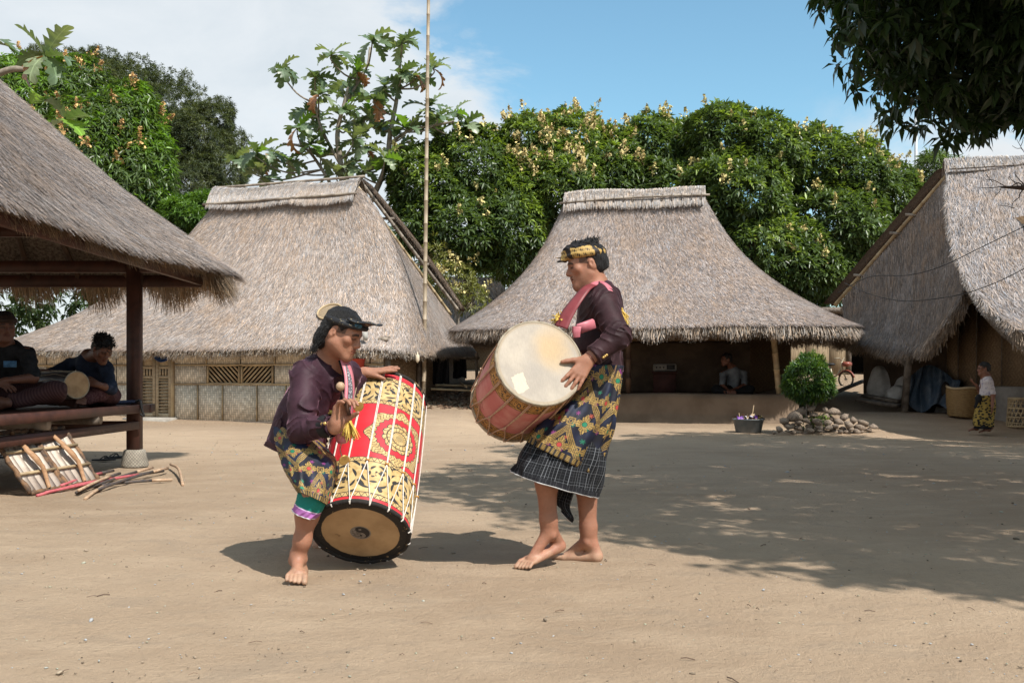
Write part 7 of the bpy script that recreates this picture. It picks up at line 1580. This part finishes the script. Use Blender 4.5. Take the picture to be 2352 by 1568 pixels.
# sandals
def sandal(p, rz, label):
    p = np.asarray(p, float); o = thing('flip_flop', p, label, 'sandal', 'black flip-flops by the pavilion'); c, s = math.cos(rz), math.sin(rz); n = 24; t = np.arange(n) / n * 6.2832
    ol = np.stack([0.125 * np.cos(t), (0.042 - 0.010 * np.cos(t * 2)) * np.sin(t) + 0.004 * np.cos(t)], -1); W_ = lambda x, y, z: p + V3(x * c - y * s, x * s + y * c, z)
    V = [W_(x, y, 0.004) for x, y in ol] + [W_(x, y, 0.022) for x, y in ol]; Q = [tuple(range(n))[::-1], tuple(range(n, 2 * n))] + [(i, (i + 1) % n, n + (i + 1) % n, n + i) for i in range(n)]; mk('sole', np.array(V), Q, M_black, o)
    for sd in (-1, 1): mkt('strap', tube(catmull([W_(0.06, 0, 0.022), W_(0.02, sd * 0.018, 0.055), W_(-0.035, sd * 0.040, 0.024)], 5), 0.006, 6), M_black, o)
for (x, y), rz, lb in (((238, 1058), 0.3, 'black flip-flop on the sand left of the pavilion pedestal'), ((262, 1052), 0.9, 'black flip-flop nearest the pavilion pedestal'), ((6, 1052), 0.2, 'black flip-flop under the deck at the left edge')):
    dd = CH * F / (y - 868); sandal(((x - 1176) / F * dd, dd, 0.0), rz, lb)
# blue wrapped sticks on the deck and a strap hung over its corner
for k, (a, b) in enumerate((((168, 917, 9.9), (300, 926, 10.28)), ((180, 920, 9.6), (315, 923, 10.35)))):
    pa, pb_ = P(*a), P(*b); pa[2] = pb_[2] = zd + 0.02 + 0.012 * k; o = mkt('wrapped_stick', tube([pa, (pa + pb_) / 2, pb_], 0.016, 8), simple('navy_wrap', (0.03, 0.04, 0.085), (0.06, 0.06, 0.10), 40, 0.8)); tag(o, ('navy cloth-wrapped stick on the deck, the farther of two by the corner post', 'navy cloth-wrapped stick on the deck, the nearer of two by the corner post')[k], 'stick', 'navy wrapped sticks')
o = mkt('hanging_strap', tube(catmull([P(312, 922, 10.25), P(322, 920, 10.2), P(326, 940, 10.2), P(330, 955, 10.22), P(322, 950, 10.2)], 5), 0.013, 6), M_black); tag(o, 'black strap hung over the corner of the deck', 'strap')

# ================================================================== things by the houses
pole = thing('bamboo_flagpole', P(973, 945, 20.0), 'very tall bamboo pole standing between the left and middle houses', 'pole'); pb0 = P(973, 948, 20.0); pb0[2] = 0.25
mkt('culm', bamboo(pb0, P(985, -80, 20.15), (0.045, 0.033), n=10, step=0.42, seed=3), mat('pale_bamboo', lambda: (lambda o: [mixc(sst(noise(o, 4, 4), 0.35, 0.7), (0.36, 0.285, 0.20), (0.25, 0.19, 0.125))])(coords()), 0.5, 0.35), pole)
mkt('lashing', tube([P(972, 812, 20.0) + V3(0.055 * math.cos(t), 0.055 * math.sin(t), 0.0035 * t) for t in np.linspace(0, 25, 50)], 0.008, 5, False), simple('blue_rope', (0.03, 0.16, 0.30), (0.05, 0.25, 0.42), 40), pole)
q0 = P(962, 948, 20.1); q0[2] = 0.25; mkt('stake', tube([q0, P(963, 860, 20.1), P(964, 800, 20.1)], [0.055, 0.05, 0.045], 8), M_wood_grey, pole)
q0 = P(959, 822, 18.1); V, Q = lathe(q0, V3(0, 0, 1), [(-0.09, 0.0), (-0.07, 0.02), (-0.04, 0.036), (0.05, 0.036), (0.07, 0.012), (0.11, 0.008), (0.115, 0.0)], 12); tag(mk('hanging_float', V, Q, simple('cream_plastic', (0.55, 0.46, 0.34)), None, True), 'pale plastic float hanging from the left house eave by the pole', 'float')
# winnowing tray and a dry leaf on the left roof
def on_roof(G, px, py):
    Pq = G.reshape(-1, 3); pr_ = np.stack([1176 + F * Pq[:, 0] / Pq[:, 1], 868 - F * (Pq[:, 2] - CH) / Pq[:, 1]], -1); k = np.argsort(((pr_ - (px, py)) ** 2).sum(1) + (Pq[:, 1] > 22.5) * 1e6)[0]; N_, _ = gnorm(G, True); n = N_.reshape(-1, 3)[k]; n = n if n[2] > 0 else -n
    d = Pq[k][1]; return P(px, py, d), n
q, n = on_roof(GA, 760, 722); TY = thing('winnowing_tray', q, 'round woven winnowing tray drying on the left house roof', 'tray'); a, e1, e2 = basis(n); q = q + n * 0.06
disc('tray_base', q, n, 0.24, M_weave_s, TY, dome=-0.03, nr=8, nu=32); mkt('tray_rim', ringtube(q + n * 0.012, n, 0.245, 0.018, 40), M_bamboo, TY)
q, n = on_roof(GA, 466, 692); V, Q = lobed_leaf(44, L=0.26, droop=1.6, fold=0.5); V[:, 1] *= 0.8; a, e1, e2 = basis(n); V = V @ np.stack([e2, e1, a], 1).T + q + n * 0.07; tag(mk('dry_leaf', V, Q, BM[2], None, True), 'curled brown leaf lying on the left house roof', 'leaf')
q = P(839, 772, 18.3); V, Q = lathe(q, V3(0, 0, 1), [(-0.075, 0.0), (-0.075, 0.04), (0.075, 0.048), (0.075, 0.043), (-0.05, 0.036), (-0.05, 0)], 16); tag(mk('plastic_cup', V, Q, simple('white_plastic', (0.36, 0.345, 0.31)), None, True), 'white plastic cup hung under the left house eave', 'cup')
q = P(820, 838, 18.6); RB = thing('red_bucket', q, 'red plastic bucket against the left house wall, behind the crouching man', 'bucket'); V, Q = lathe(q, V3(0, 0, 1), [(-0.14, 0.0), (-0.14, 0.11), (0.10, 0.15), (0.105, 0.16), (0.12, 0.16), (0.12, 0.145), (-0.1, 0.105), (-0.1, 0.0)], 20); mk('pail', V, Q, simple('red_plastic', (0.42, 0.045, 0.025), (0.35, 0.035, 0.02), 9, 0.4, 0.4), RB, True); mkt('handle', tube([q + V3(0.15 * math.cos(t), -0.02, 0.11 + 0.16 * math.sin(t)) for t in np.linspace(0, 3.14, 12)], 0.006, 5), M_black, RB)
# blue basin hung above the left door
q = fA(cw(380), lyA - 0.12, 1.40); o = thing('blue_basin', q, 'blue plastic basin hung over the louvred door', 'basin'); V, Q = lathe(q, V3(0.25, -1, 0), [(-0.06, 0.0), (-0.06, 0.10), (0.0, 0.15), (0.03, 0.16), (0.03, 0.145), (-0.03, 0.10), (-0.04, 0.0)], 24); mk('bowl', V, Q, simple('blue_plastic', (0.03, 0.07, 0.20), (0.02, 0.05, 0.15), 9, 0.4), o, True); mkt('rim', ringtube(q + nrm(V3(0.25, -1, 0)) * 0.03, V3(0.25, -1, 0), 0.155, 0.010, 32), MATS['blue_plastic'], o)
# crate and radio in the porch
cb = P(1527, 905, 19.9); cb[2] = pf + 0.01; CR_ = thing('wooden_crate', cb, 'dark red crate standing in the shaded porch', 'crate'); V, Q = box(cb + V3(0, 0, 0.19), (0.44, 0.34, 0.38), rz=rB, bev=0.012); mk('body', V, Q, simple('dark_red_board', (0.05, 0.018, 0.015), (0.03, 0.012, 0.01), 7), CR_)
V, Q = box(cb + V3(0, 0, 0.40), (0.50, 0.38, 0.035), rz=rB, bev=0.01); mk('lid', V, Q, MATS['dark_red_board'], CR_)
rb = cb + V3(0.0, 0, 0.42); RA = thing('radio', rb, 'white radio standing on the crate in the porch', 'radio'); V, Q = box(rb + V3(0, 0, 0.08), (0.46, 0.16, 0.15), rz=rB, bev=0.02); mk('case', V, Q, simple('ivory_plastic', (0.20, 0.19, 0.17), (0.15, 0.14, 0.13), 9, 0.5), RA)
fR = frame((rb[0], rb[1]), rB); V, Q = box(fR(0.12, -0.082, rb[2] + 0.085), (0.16, 0.012, 0.09), rz=rB); mk('screen', V, Q, M_black, RA)
for k in range(3): mkt('knob', tube([fR(-0.16 + 0.07 * k, -0.075, rb[2] + 0.08), fR(-0.16 + 0.07 * k, -0.095, rb[2] + 0.08)], 0.016, 10), M_black, RA)
# tub of leaf litter
tp = P(1719, 992, 16.4); tp[2] = gz(tp[0], tp[1]); TB = thing('plastic_tub', tp, 'grey plastic tub filled with dead leaves and wrappers, in front of the porch', 'tub'); V, Q = lathe(tp, V3(0, 0, 1), [(0.0, 0.0), (0.0, 0.195), (0.01, 0.205), (0.20, 0.245), (0.212, 0.265), (0.228, 0.265), (0.228, 0.248), (0.05, 0.20), (0.05, 0.0)], 40); mk('bowl', V, Q, simple('grey_plastic', (0.085, 0.095, 0.10), (0.12, 0.125, 0.125), 9, 0.55, 0.4, 0.2), TB, True)
mp = tp + V3(0, 0, 0.19); V, Q = lathe(mp, V3(0, 0, 1), [(-0.1, 0.0), (-0.08, 0.2), (0.0, 0.225), (0.015, 0.12), (0.03, 0.0)], 24); mk('litter_heap', V, Q, simple('leaf_litter', (0.15, 0.085, 0.05), (0.06, 0.035, 0.025), 30), TB)
cols = [(0.24, 0.13, 0.07), (0.33, 0.22, 0.13), (0.16, 0.07, 0.04), (0.42, 0.31, 0.20)]
for k in range(34):
    V, Q = lobed_leaf(60 + k, L=random.uniform(0.06, 0.13), droop=random.uniform(0.5, 2), fold=random.uniform(0.2, 0.8), nl=4); a = random.uniform(0, 6.28); r_ = 0.2 * math.sqrt(random.random()); Rm = rotm(math.degrees(a), random.uniform(-50, 50), random.uniform(-60, 60)); i = random.randrange(4); mk('dead_leaf', V @ Rm.T + mp + V3(r_ * math.cos(a), r_ * math.sin(a), random.uniform(0.03, 0.09)), Q, simple('dead_leaf_%d' % i, cols[i]), TB, True)
for k, c in enumerate(((0.20, 0.08, 0.35), (0.55, 0.55, 0.58), (0.45, 0.42, 0.5), (0.16, 0.06, 0.30), (0.5, 0.35, 0.08))):
    V = np.array([[x, y, 0.02 * math.sin(x * 60 + k) + 0.02 * math.cos(y * 70)] for y in np.linspace(-0.05, 0.05, 6) for x in np.linspace(-0.06, 0.06, 6)]); Rm = rotm(k * 70, 25, 20); mk('wrapper', V @ Rm.T + mp + V3(-0.16 + 0.085 * k, -0.12 + 0.02 * k, 0.06), gridq(6, 6), simple('wrapper_%d' % k, c, None, 30, 0.4), TB)
mkt('stick', tube([mp + V3(0.05, 0, 0.0), mp + V3(0.09, 0, 0.26)], 0.007, 6), M_bamboo, TB); mkt('stick', tube([mp + V3(-0.14, 0, 0.0), mp + V3(-0.15, 0.02, 0.13)], 0.006, 6), M_bamboo, TB)
# stones round the shrub
SR = [rock_mesh(1, 100 + k, 0.75) for k in range(7)]; SM_ = [mk('stone', V, Q, M_stone).data for V, Q in SR]
for ob in [o for o in bpy.data.objects if o.name.startswith('stone')]: bpy.data.objects.remove(ob)
stones = [(1790, 985, .085), (1812, 978, .10), (1836, 984, .11), (1862, 990, .12), (1890, 992, .10), (1916, 990, .10), (1944, 992, .09), (1968, 994, .085), (1800, 966, .10), (1826, 958, .15), (1850, 966, .10), (1876, 968, .12), (1900, 970, .11), (1925, 968, .12), (1950, 975, .11), (1972, 980, .10), (1842, 945, .13), (1915, 946, .14), (1895, 955, .10), (1938, 958, .11), (1870, 952, .09), (1778, 992, .06), (1850, 994, .07), (1995, 988, .07), (1905, 982, .09), (1880, 981, .08), (1935, 984, .08), (1820, 992, .07), (1960, 964, .09), (1985, 972, .11), (2005, 980, .09), (1810, 990, .06), (1835, 970, .08), (1858, 978, .09), (1886, 990, .07), (1908, 960, .09), (1862, 938, .09), (1930, 992, .06), (1955, 986, .07), (1822, 975, .07), (1895, 940, .09), (1848, 957, .08), (1978, 990, .06), (1920, 978, .07)]
def hts(y): return 'in the lowest row of' if y > 985 else ('in the middle of' if y > 960 else 'on top of')
for k, (x, y, r_) in enumerate(stones):
    lift = max(0, (992 - y)) / 140; dd = 16.0 + random.uniform(-0.1, 0.1) + lift * 0.6; p = P(x, y, dd); r_ *= 1.15; p = P(x, y, dd - 0.20); p[2] = max(p[2], float(gz(p[0], p[1])) + r_ * 0.35)
    o = bpy.data.objects.new('stone', SM_[k % 7]); COL.objects.link(o); o.location = tuple(p); o.scale = (r_, r_, r_ * random.uniform(0.75, 1.05)); o.rotation_euler = (random.uniform(-0.4, 0.4), random.uniform(-0.4, 0.4), random.uniform(0, 6.28))
    tag(o, 'grey-brown field stone %s the heap round the shrub' % hts(y), 'stone', 'stones %s the heap' % hts(y))
hp = P(1890, 985, 16.3); hp[2] = 0.02; V, Q = lathe(hp, V3(0, 0, 1), [(-0.06, 0.95), (-0.01, 0.72), (0.05, 0.42), (0.10, 0.18), (0.11, 0.0)], 30); V[:, 2] += 0.02 * vnoise(V[:, 0] * 9, V[:, 1] * 9, 3); tag(mk('earth_mound', V, Q, M_ground, None, True), 'low mound of bare earth under the stones and shrub', 'mound', kind='structure')
hp = P(2010, 985, 16.4); V, Q = lathe(V3(hp[0], hp[1], -0.02), V3(0, 0, 1), [(-0.05, 0.50), (0.05, 0.42), (0.10, 0.28), (0.12, 0.0)], 24); V[:, 0] = hp[0] + (V[:, 0] - hp[0]) * 1.3; V[:, 2] += 0.02 * vnoise(V[:, 0] * 12, V[:, 1] * 12, 5); tag(mk('boulder', V, Q, M_stone, None, False), 'flat half-buried boulder right of the stone heap', 'boulder')

# ---- beside the right-hand house
def blob(name, label, cat_, caps, m, vox=0.016, amp=0.014, fq=26, planes=(), base=None, seed=3):
    S = Sdf(vox)
    for a, b, r1, r2 in caps: S.cap(a, b, r1, r2, 0.06, fold=cnoise(amp, fq, seed))
    for p, n in planes: S.plane(p, n, 0.01)
    V, Q = S.mesh(); o = mk(name, V, Q, m, None, True); return tag(o, label, cat_)
M_sack = mat('woven_sack', lambda: (lambda o: [mixc(sst(noise(o, 5, 4), 0.4, 0.7), (0.58, 0.56, 0.53), (0.42, 0.40, 0.37)), bump(noise(o, 12, 4, 0.6), 0.7, 0.03)])(coords()), 0.75, 0.25)
blob('grain_sack', 'big bulging white sack with folded top against the right-hand house', 'sack', [(P(2020, 895, 20.3), P(2022, 862, 20.35), 0.25, 0.20), (P(2040, 893, 20.25), P(2040, 868, 20.3), 0.20, 0.18), (P(2030, 862, 20.35), P(2035, 842, 20.4), 0.17, 0.08)], M_sack, amp=0.02, fq=18)
blob('grain_sack', 'smaller slumped white sack in front of the big one', 'sack', [(P(2062, 902, 19.6), P(2072, 880, 19.7), 0.15, 0.12), (P(2050, 908, 19.5), P(2060, 900, 19.5), 0.13, 0.13), (P(2074, 878, 19.7), P(2078, 868, 19.7), 0.10, 0.05)], M_sack, amp=0.02, fq=20, seed=5)
# tarpaulin thrown over a heap
xs = np.linspace(0, 1, 46); G = []
for j, v in enumerate(np.linspace(0, 1, 40)):
    row = []
    for u in xs:
        px_ = 2092 + 118 * u - 8 * (1 - v); top_ = 872 - 34 * math.sin(math.pi * min(1, u * 1.15)) ** 0.8; py_ = top_ + (940 + 12 * math.sin(u * 9) - 14 * abs(u - 0.5) - top_) * v; dd = 18.75 - 1.0 * u - 0.30 * v ** 2 - 0.10 * math.sin(u * 14 + v * 3) * v - 0.05 * math.sin(u * 31 + v * 5) + 0.25 * (1 - v) * math.sin(u * 3)
        row.append(P(px_ + 4 * math.sin(v * 6 + u * 8), py_, dd))
    G.append(row)
o = mk('tarpaulin', np.array(G).reshape(-1, 3), gridq(46, 40), mat('blue_tarpaulin', lambda: (lambda o_: [mixc(sst(noise(o_, 5, 4), 0.42, 0.7), (0.035, 0.055, 0.080), (0.08, 0.095, 0.115)), bump(noise(o_, 9, 5, 0.6), 0.9, 0.05)])(coords()), 0.5, 0.35), None, True); o.modifiers.new('sheet', 'SOLIDIFY').thickness = 0.01; tag(o, 'crumpled dark blue tarpaulin thrown over a heap by the wall', 'tarpaulin')
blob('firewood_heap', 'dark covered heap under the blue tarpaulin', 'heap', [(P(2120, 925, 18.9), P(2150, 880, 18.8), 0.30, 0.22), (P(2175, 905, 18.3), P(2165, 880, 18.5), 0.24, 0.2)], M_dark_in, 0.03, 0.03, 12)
o = mkt('bamboo_stick', tube([P(2140, 870, 18.9), P(2168, 842, 18.9)], 0.022, 7), M_bamboo); tag(o, 'thin stick poking out above the blue tarpaulin', 'stick')
def basket(px, pyb, pyt, d, r0, r1, label, tilt=0.0, hexw=False):
    p = P(px, pyb, d); p[2] = float(gz(p[0], p[1])) + 0.0; H = (pyb - pyt) / F * d; B = thing('bamboo_basket', p, label, 'basket'); Rm = np.array(Matrix.Rotation(tilt, 3, 'Y')); tr = lambda q: p + Rm @ q
    if not hexw:
        n = 56; rows = 19; G = []
        for j in range(rows):
            t = j / (rows - 1); r = r0 + (r1 - r0) * math.sin(t * 1.57); G.append([tr(V3((r + 0.010 * (1 if (i + j) % 2 else -1)) * math.cos(i / n * 6.2832), (r + 0.010 * (1 if (i + j) % 2 else -1)) * math.sin(i / n * 6.2832), t * H + 0.02 * math.sin(i / n * 18.8) * t)) for i in range(n)])
        o = mk('weave', np.array(G).reshape(-1, 3), gridq(n, rows, True), mat('basket_cane', lambda: (lambda o_: [mixc(sst(noise(vscale(o_, (3, 3, 20)), 5, 4, 0.7), 0.35, 0.65), (0.34, 0.21, 0.085), (0.20, 0.12, 0.05)), bump(noise(vscale(o_, (3, 3, 22)), 5, 3), 0.8, 0.02)])(coords()), 0.6, 0.3), B); o.modifiers.new('wall', 'SOLIDIFY').thickness = 0.012
    else:
        pr = []
        for j in range(4): t = j / 3; r = r0 + (r1 - r0) * t; mkt('hoop', tube([tr(V3(r * math.cos(a), r * math.sin(a), 0.02 + t * (H - 0.03))) for a in np.linspace(0, 6.2832, 33)], 0.017, 5, False), M_bamboo, B)
        for i in range(20):
            for s in (-1, 1): mk('stave', *tube([tr(V3((r0 + (r1 - r0) * t + 0.006 * s) * math.cos(i * 0.314 + s * t * 0.8), (r0 + (r1 - r0) * t + 0.006 * s) * math.sin(i * 0.314 + s * t * 0.8), t * H)) for t in np.linspace(0, 1, 7)], 0.0105, 5, False), M_bamboo, B)
        for j in (0.16, 0.5, 0.83): r = r0 + (r1 - r0) * j; mkt('weft', tube([tr(V3(r * math.cos(a), r * math.sin(a), j * H)) for a in np.linspace(0, 6.2832, 33)], 0.010, 5, False), M_bamboo, B)
    mkt('rim', tube([tr(V3((r1 + 0.0) * math.cos(a), r1 * math.sin(a), H + (0.02 * math.sin(a * 3) if not hexw else 0))) for a in np.linspace(0, 6.2832, 41)], 0.022, 6, False), M_bamboo, B)
basket(2212, 950, 884, 17.35, 0.24, 0.31, 'large round brown cane basket beside the tarpaulin', 0.10)
basket(2350, 984, 918, 16.3, 0.24, 0.21, 'open-weave bamboo basket at the right edge', 0, True)
for k, (a, b, w_, lb) in enumerate(((P(1972, 918, 19.2), P(2062, 932, 18.5), 0.24, 'broad dark plank lying in front of the sacks'), (P(1985, 908, 19.6), P(2066, 922, 18.9), 0.18, 'narrower plank lying behind the broad one'), (P(1908, 905, 20.6), P(1990, 872, 21.3), 0.10, 'squared timber propped on the slope left of the sacks'))):
    for q in (a, b): q[2] = max(q[2], float(gz(q[0], q[1])) + 0.04)
    V, Q = beam(a, b, w_, 0.06, bev=0.008); tag(mk('timber_plank', V, Q, M_wood_grey), lb, 'plank')
# bicycle
BK = thing('bicycle', P(1918, 886, 22.4), 'small cream bicycle with red fenders behind the round shrub', 'bicycle'); wf, wr_ = P(1943, 871, 22.3), P(1893, 869, 22.7); bz = nrm((wf - wr_) * V3(1, 1, 0)); nW = np.cross(bz, V3(0, 0, 1)); M_cream = simple('cream_paint', (0.52, 0.46, 0.34), (0.45, 0.39, 0.28), 9, 0.4, 0.5); M_redp = simple('red_paint', (0.26, 0.07, 0.045), (0.20, 0.05, 0.03), 9, 0.4, 0.5)
for c in (wf, wr_):
    Wl = bpy.data.objects.new('wheel', None); COL.objects.link(Wl); Wl.location = tuple(c); child(Wl, BK)
    mkt('tyre', ringtube(c, nW, 0.175, 0.017, 30, 7), M_black, Wl); mkt('rim', ringtube(c, nW, 0.155, 0.009, 30, 6), M_cream, Wl); mkt('hub', tube([c - nW * 0.04, c + nW * 0.04], 0.016, 7), M_black, Wl)
    for k in range(12): a = k * 0.5236; mk('spoke', *tube([c, c + (bz * math.cos(a) + V3(0, 0, 1) * math.sin(a)) * 0.152], 0.0028, 4, False), M_cream, Wl)
    mkt('fender', tube([c + (bz * math.cos(a) + V3(0, 0, 1) * math.sin(a)) * 0.20 for a in np.linspace(0.2, 2.7, 12)], 0.020, 6), M_redp, BK)
hdt = wf - bz * 0.10 + V3(0, 0, 0.32); mkt('fork', tube([hdt, hdt - V3(0, 0, 0.12) + bz * 0.03, wf], 0.015, 7), M_cream, BK); bb = (wf + wr_) / 2 - bz * 0.03 + V3(0, 0, 0.0); st = bb - bz * 0.10 + V3(0, 0, 0.30)
for a, b in ((hdt - V3(0, 0, 0.06), bb), (hdt - V3(0, 0, 0.13), bb + V3(0, 0, 0.05)), (bb, st), (bb, wr_), (st - V3(0, 0, 0.05), wr_)): mkt('frame_tube', tube([a, (a + b) / 2 - V3(0, 0, 0.015), b], 0.018, 7), M_cream, BK)
mkt('handlebar', tube([hdt + V3(0, 0, 0.14) - nW * 0.22 - bz * 0.06, hdt + V3(0, 0, 0.16) - nW * 0.1, hdt + V3(0, 0, 0.08), hdt + V3(0, 0, 0.16) + nW * 0.1, hdt + V3(0, 0, 0.14) + nW * 0.22 - bz * 0.06], 0.012, 7), M_hoop, BK); mkt('head_tube', tube([hdt - V3(0, 0, 0.14), hdt + V3(0, 0, 0.08)], 0.022, 8), M_cream, BK); V, Q = box(hdt + bz * 0.12 + V3(0, 0, 0.02), (0.16, 0.18, 0.11), rz=math.atan2(bz[1], bz[0]), bev=0.03); mk('front_basket', V, Q, M_redp, BK); V, Q = box(st + V3(0, 0, 0.03), (0.22, 0.12, 0.06), rz=math.atan2(bz[1], bz[0]), bev=0.025); mk('saddle', V, Q, M_black, BK)
# dark cloths hung out between the houses
for k, (px0, px1, y0, y1, d, lb) in enumerate(((994, 1031, 822, 882, 21.0, 'black cloth hung out in the gap, beside the bamboo pole'), (1041, 1071, 824, 868, 21.8, 'black cloth hung out in the gap, nearer the middle house'))):
    G = np.array([[P(px0 + (px1 - px0) * u, y0 + (y1 - y0) * v + 2 * math.sin(u * 7), d + 0.05 * math.sin(u * 11 + v * 2)) for u in np.linspace(0, 1, 20)] for v in np.linspace(0, 1, 12)]); o = mk('hung_cloth', G.reshape(-1, 3), gridq(20, 12), M_blackcloth, None, True); o.modifiers.new('cloth', 'SOLIDIFY').thickness = 0.012; tag(o, lb, 'cloth')
rk = thing('drying_rack', P(1030, 900, 21.6), 'bamboo drying rail in the gap between the left and middle houses', 'rack'); mkt('rail', bamboo(P(985, 820, 21.05), P(1100, 822, 21.9), 0.03, seed=2), M_bamboo_grey, rk)
for px, d in ((988, 21.1), (1095, 21.9)): q = P(px, 905, d); q[2] = float(gz(q[0], q[1])) - 0.05; mkt('upright', bamboo(q, P(px, 810, d), 0.035, seed=px), M_bamboo_grey, rk)
for k, (a, b) in enumerate((((990, 893, 20.2), (1085, 897, 20.4)), ((1000, 884, 20.8), (1090, 886, 21.0)), ((1058, 878, 20.9), (1072, 889, 20.5)))): 
    pa, pb_ = P(*a), P(*b); o = mkt('bamboo_stick', bamboo(pa, pb_, 0.022, seed=k), M_bamboo); tag(o, ('long bamboo lying across the gap, lower of the two', 'long bamboo lying across the gap, upper of the two', 'short pale bamboo leaning below the black cloths')[k], 'bamboo')
pr = []
for k in range(260):
    px, py = random.uniform(985, 1090), random.uniform(878, 925); d = 19.3 + (925 - py) / 47 * 2.2; x = (px - 1176) / F * d; V, Q = lobed_leaf(k % 9, L=random.uniform(0.06, 0.16), droop=1.2, fold=0.5, nl=3); Rm = rotm(random.uniform(0, 360), random.uniform(-40, 40), 0); pr.append((V @ Rm.T + V3(x, d, float(gz(x, d)) + 0.03), Q))
o = mk('leaf_litter', *cat(pr), simple('litter_brown', (0.19, 0.115, 0.07), (0.07, 0.045, 0.032), 5, 0.9), None); tag(o, 'dead leaf litter in the gap between the left and middle houses', 'leaf litter', kind='stuff')
# far metal pole and cables
o = mkt('metal_pole', tube([P(2104, 640, 31), P(2104, 250, 31)], [0.06, 0.05], 8), simple('galvanised_steel', (0.42, 0.44, 0.46), (0.36, 0.38, 0.40), 9, 0.45, 0.5)); tag(o, 'thin grey metal pole rising behind the right-hand mango trees', 'pole')
for pts, lb in (([(1925, 672, 16.5), (1997, 636, 15.5), (2085, 632, 14.6), (2162, 612, 14.0), (2260, 565, 13.4), (2370, 512, 12.9)], 'upper dark cable sagging across the right-hand roof'), ([(1940, 650, 16.5), (2000, 676, 15.6), (2074, 691, 14.8), (2150, 686, 14.2), (2215, 674, 13.8), (2290, 648, 13.3), (2370, 608, 12.9)], 'lower dark cable sagging across the right-hand roof')):
    o = mkt('cable', tube(catmull([P(*q) for q in pts], 8), 0.006, 5), M_black); tag(o, lb, 'cable')
# deck-side log under the pavilion
o = mkt('log', tube([V3(-4.9, 9.6, 0.535), V3(-3.82, 9.15, 0.535)], 0.045, 10), M_wood_grey); tag(o, 'round grey log end resting under the pavilion deck', 'log')
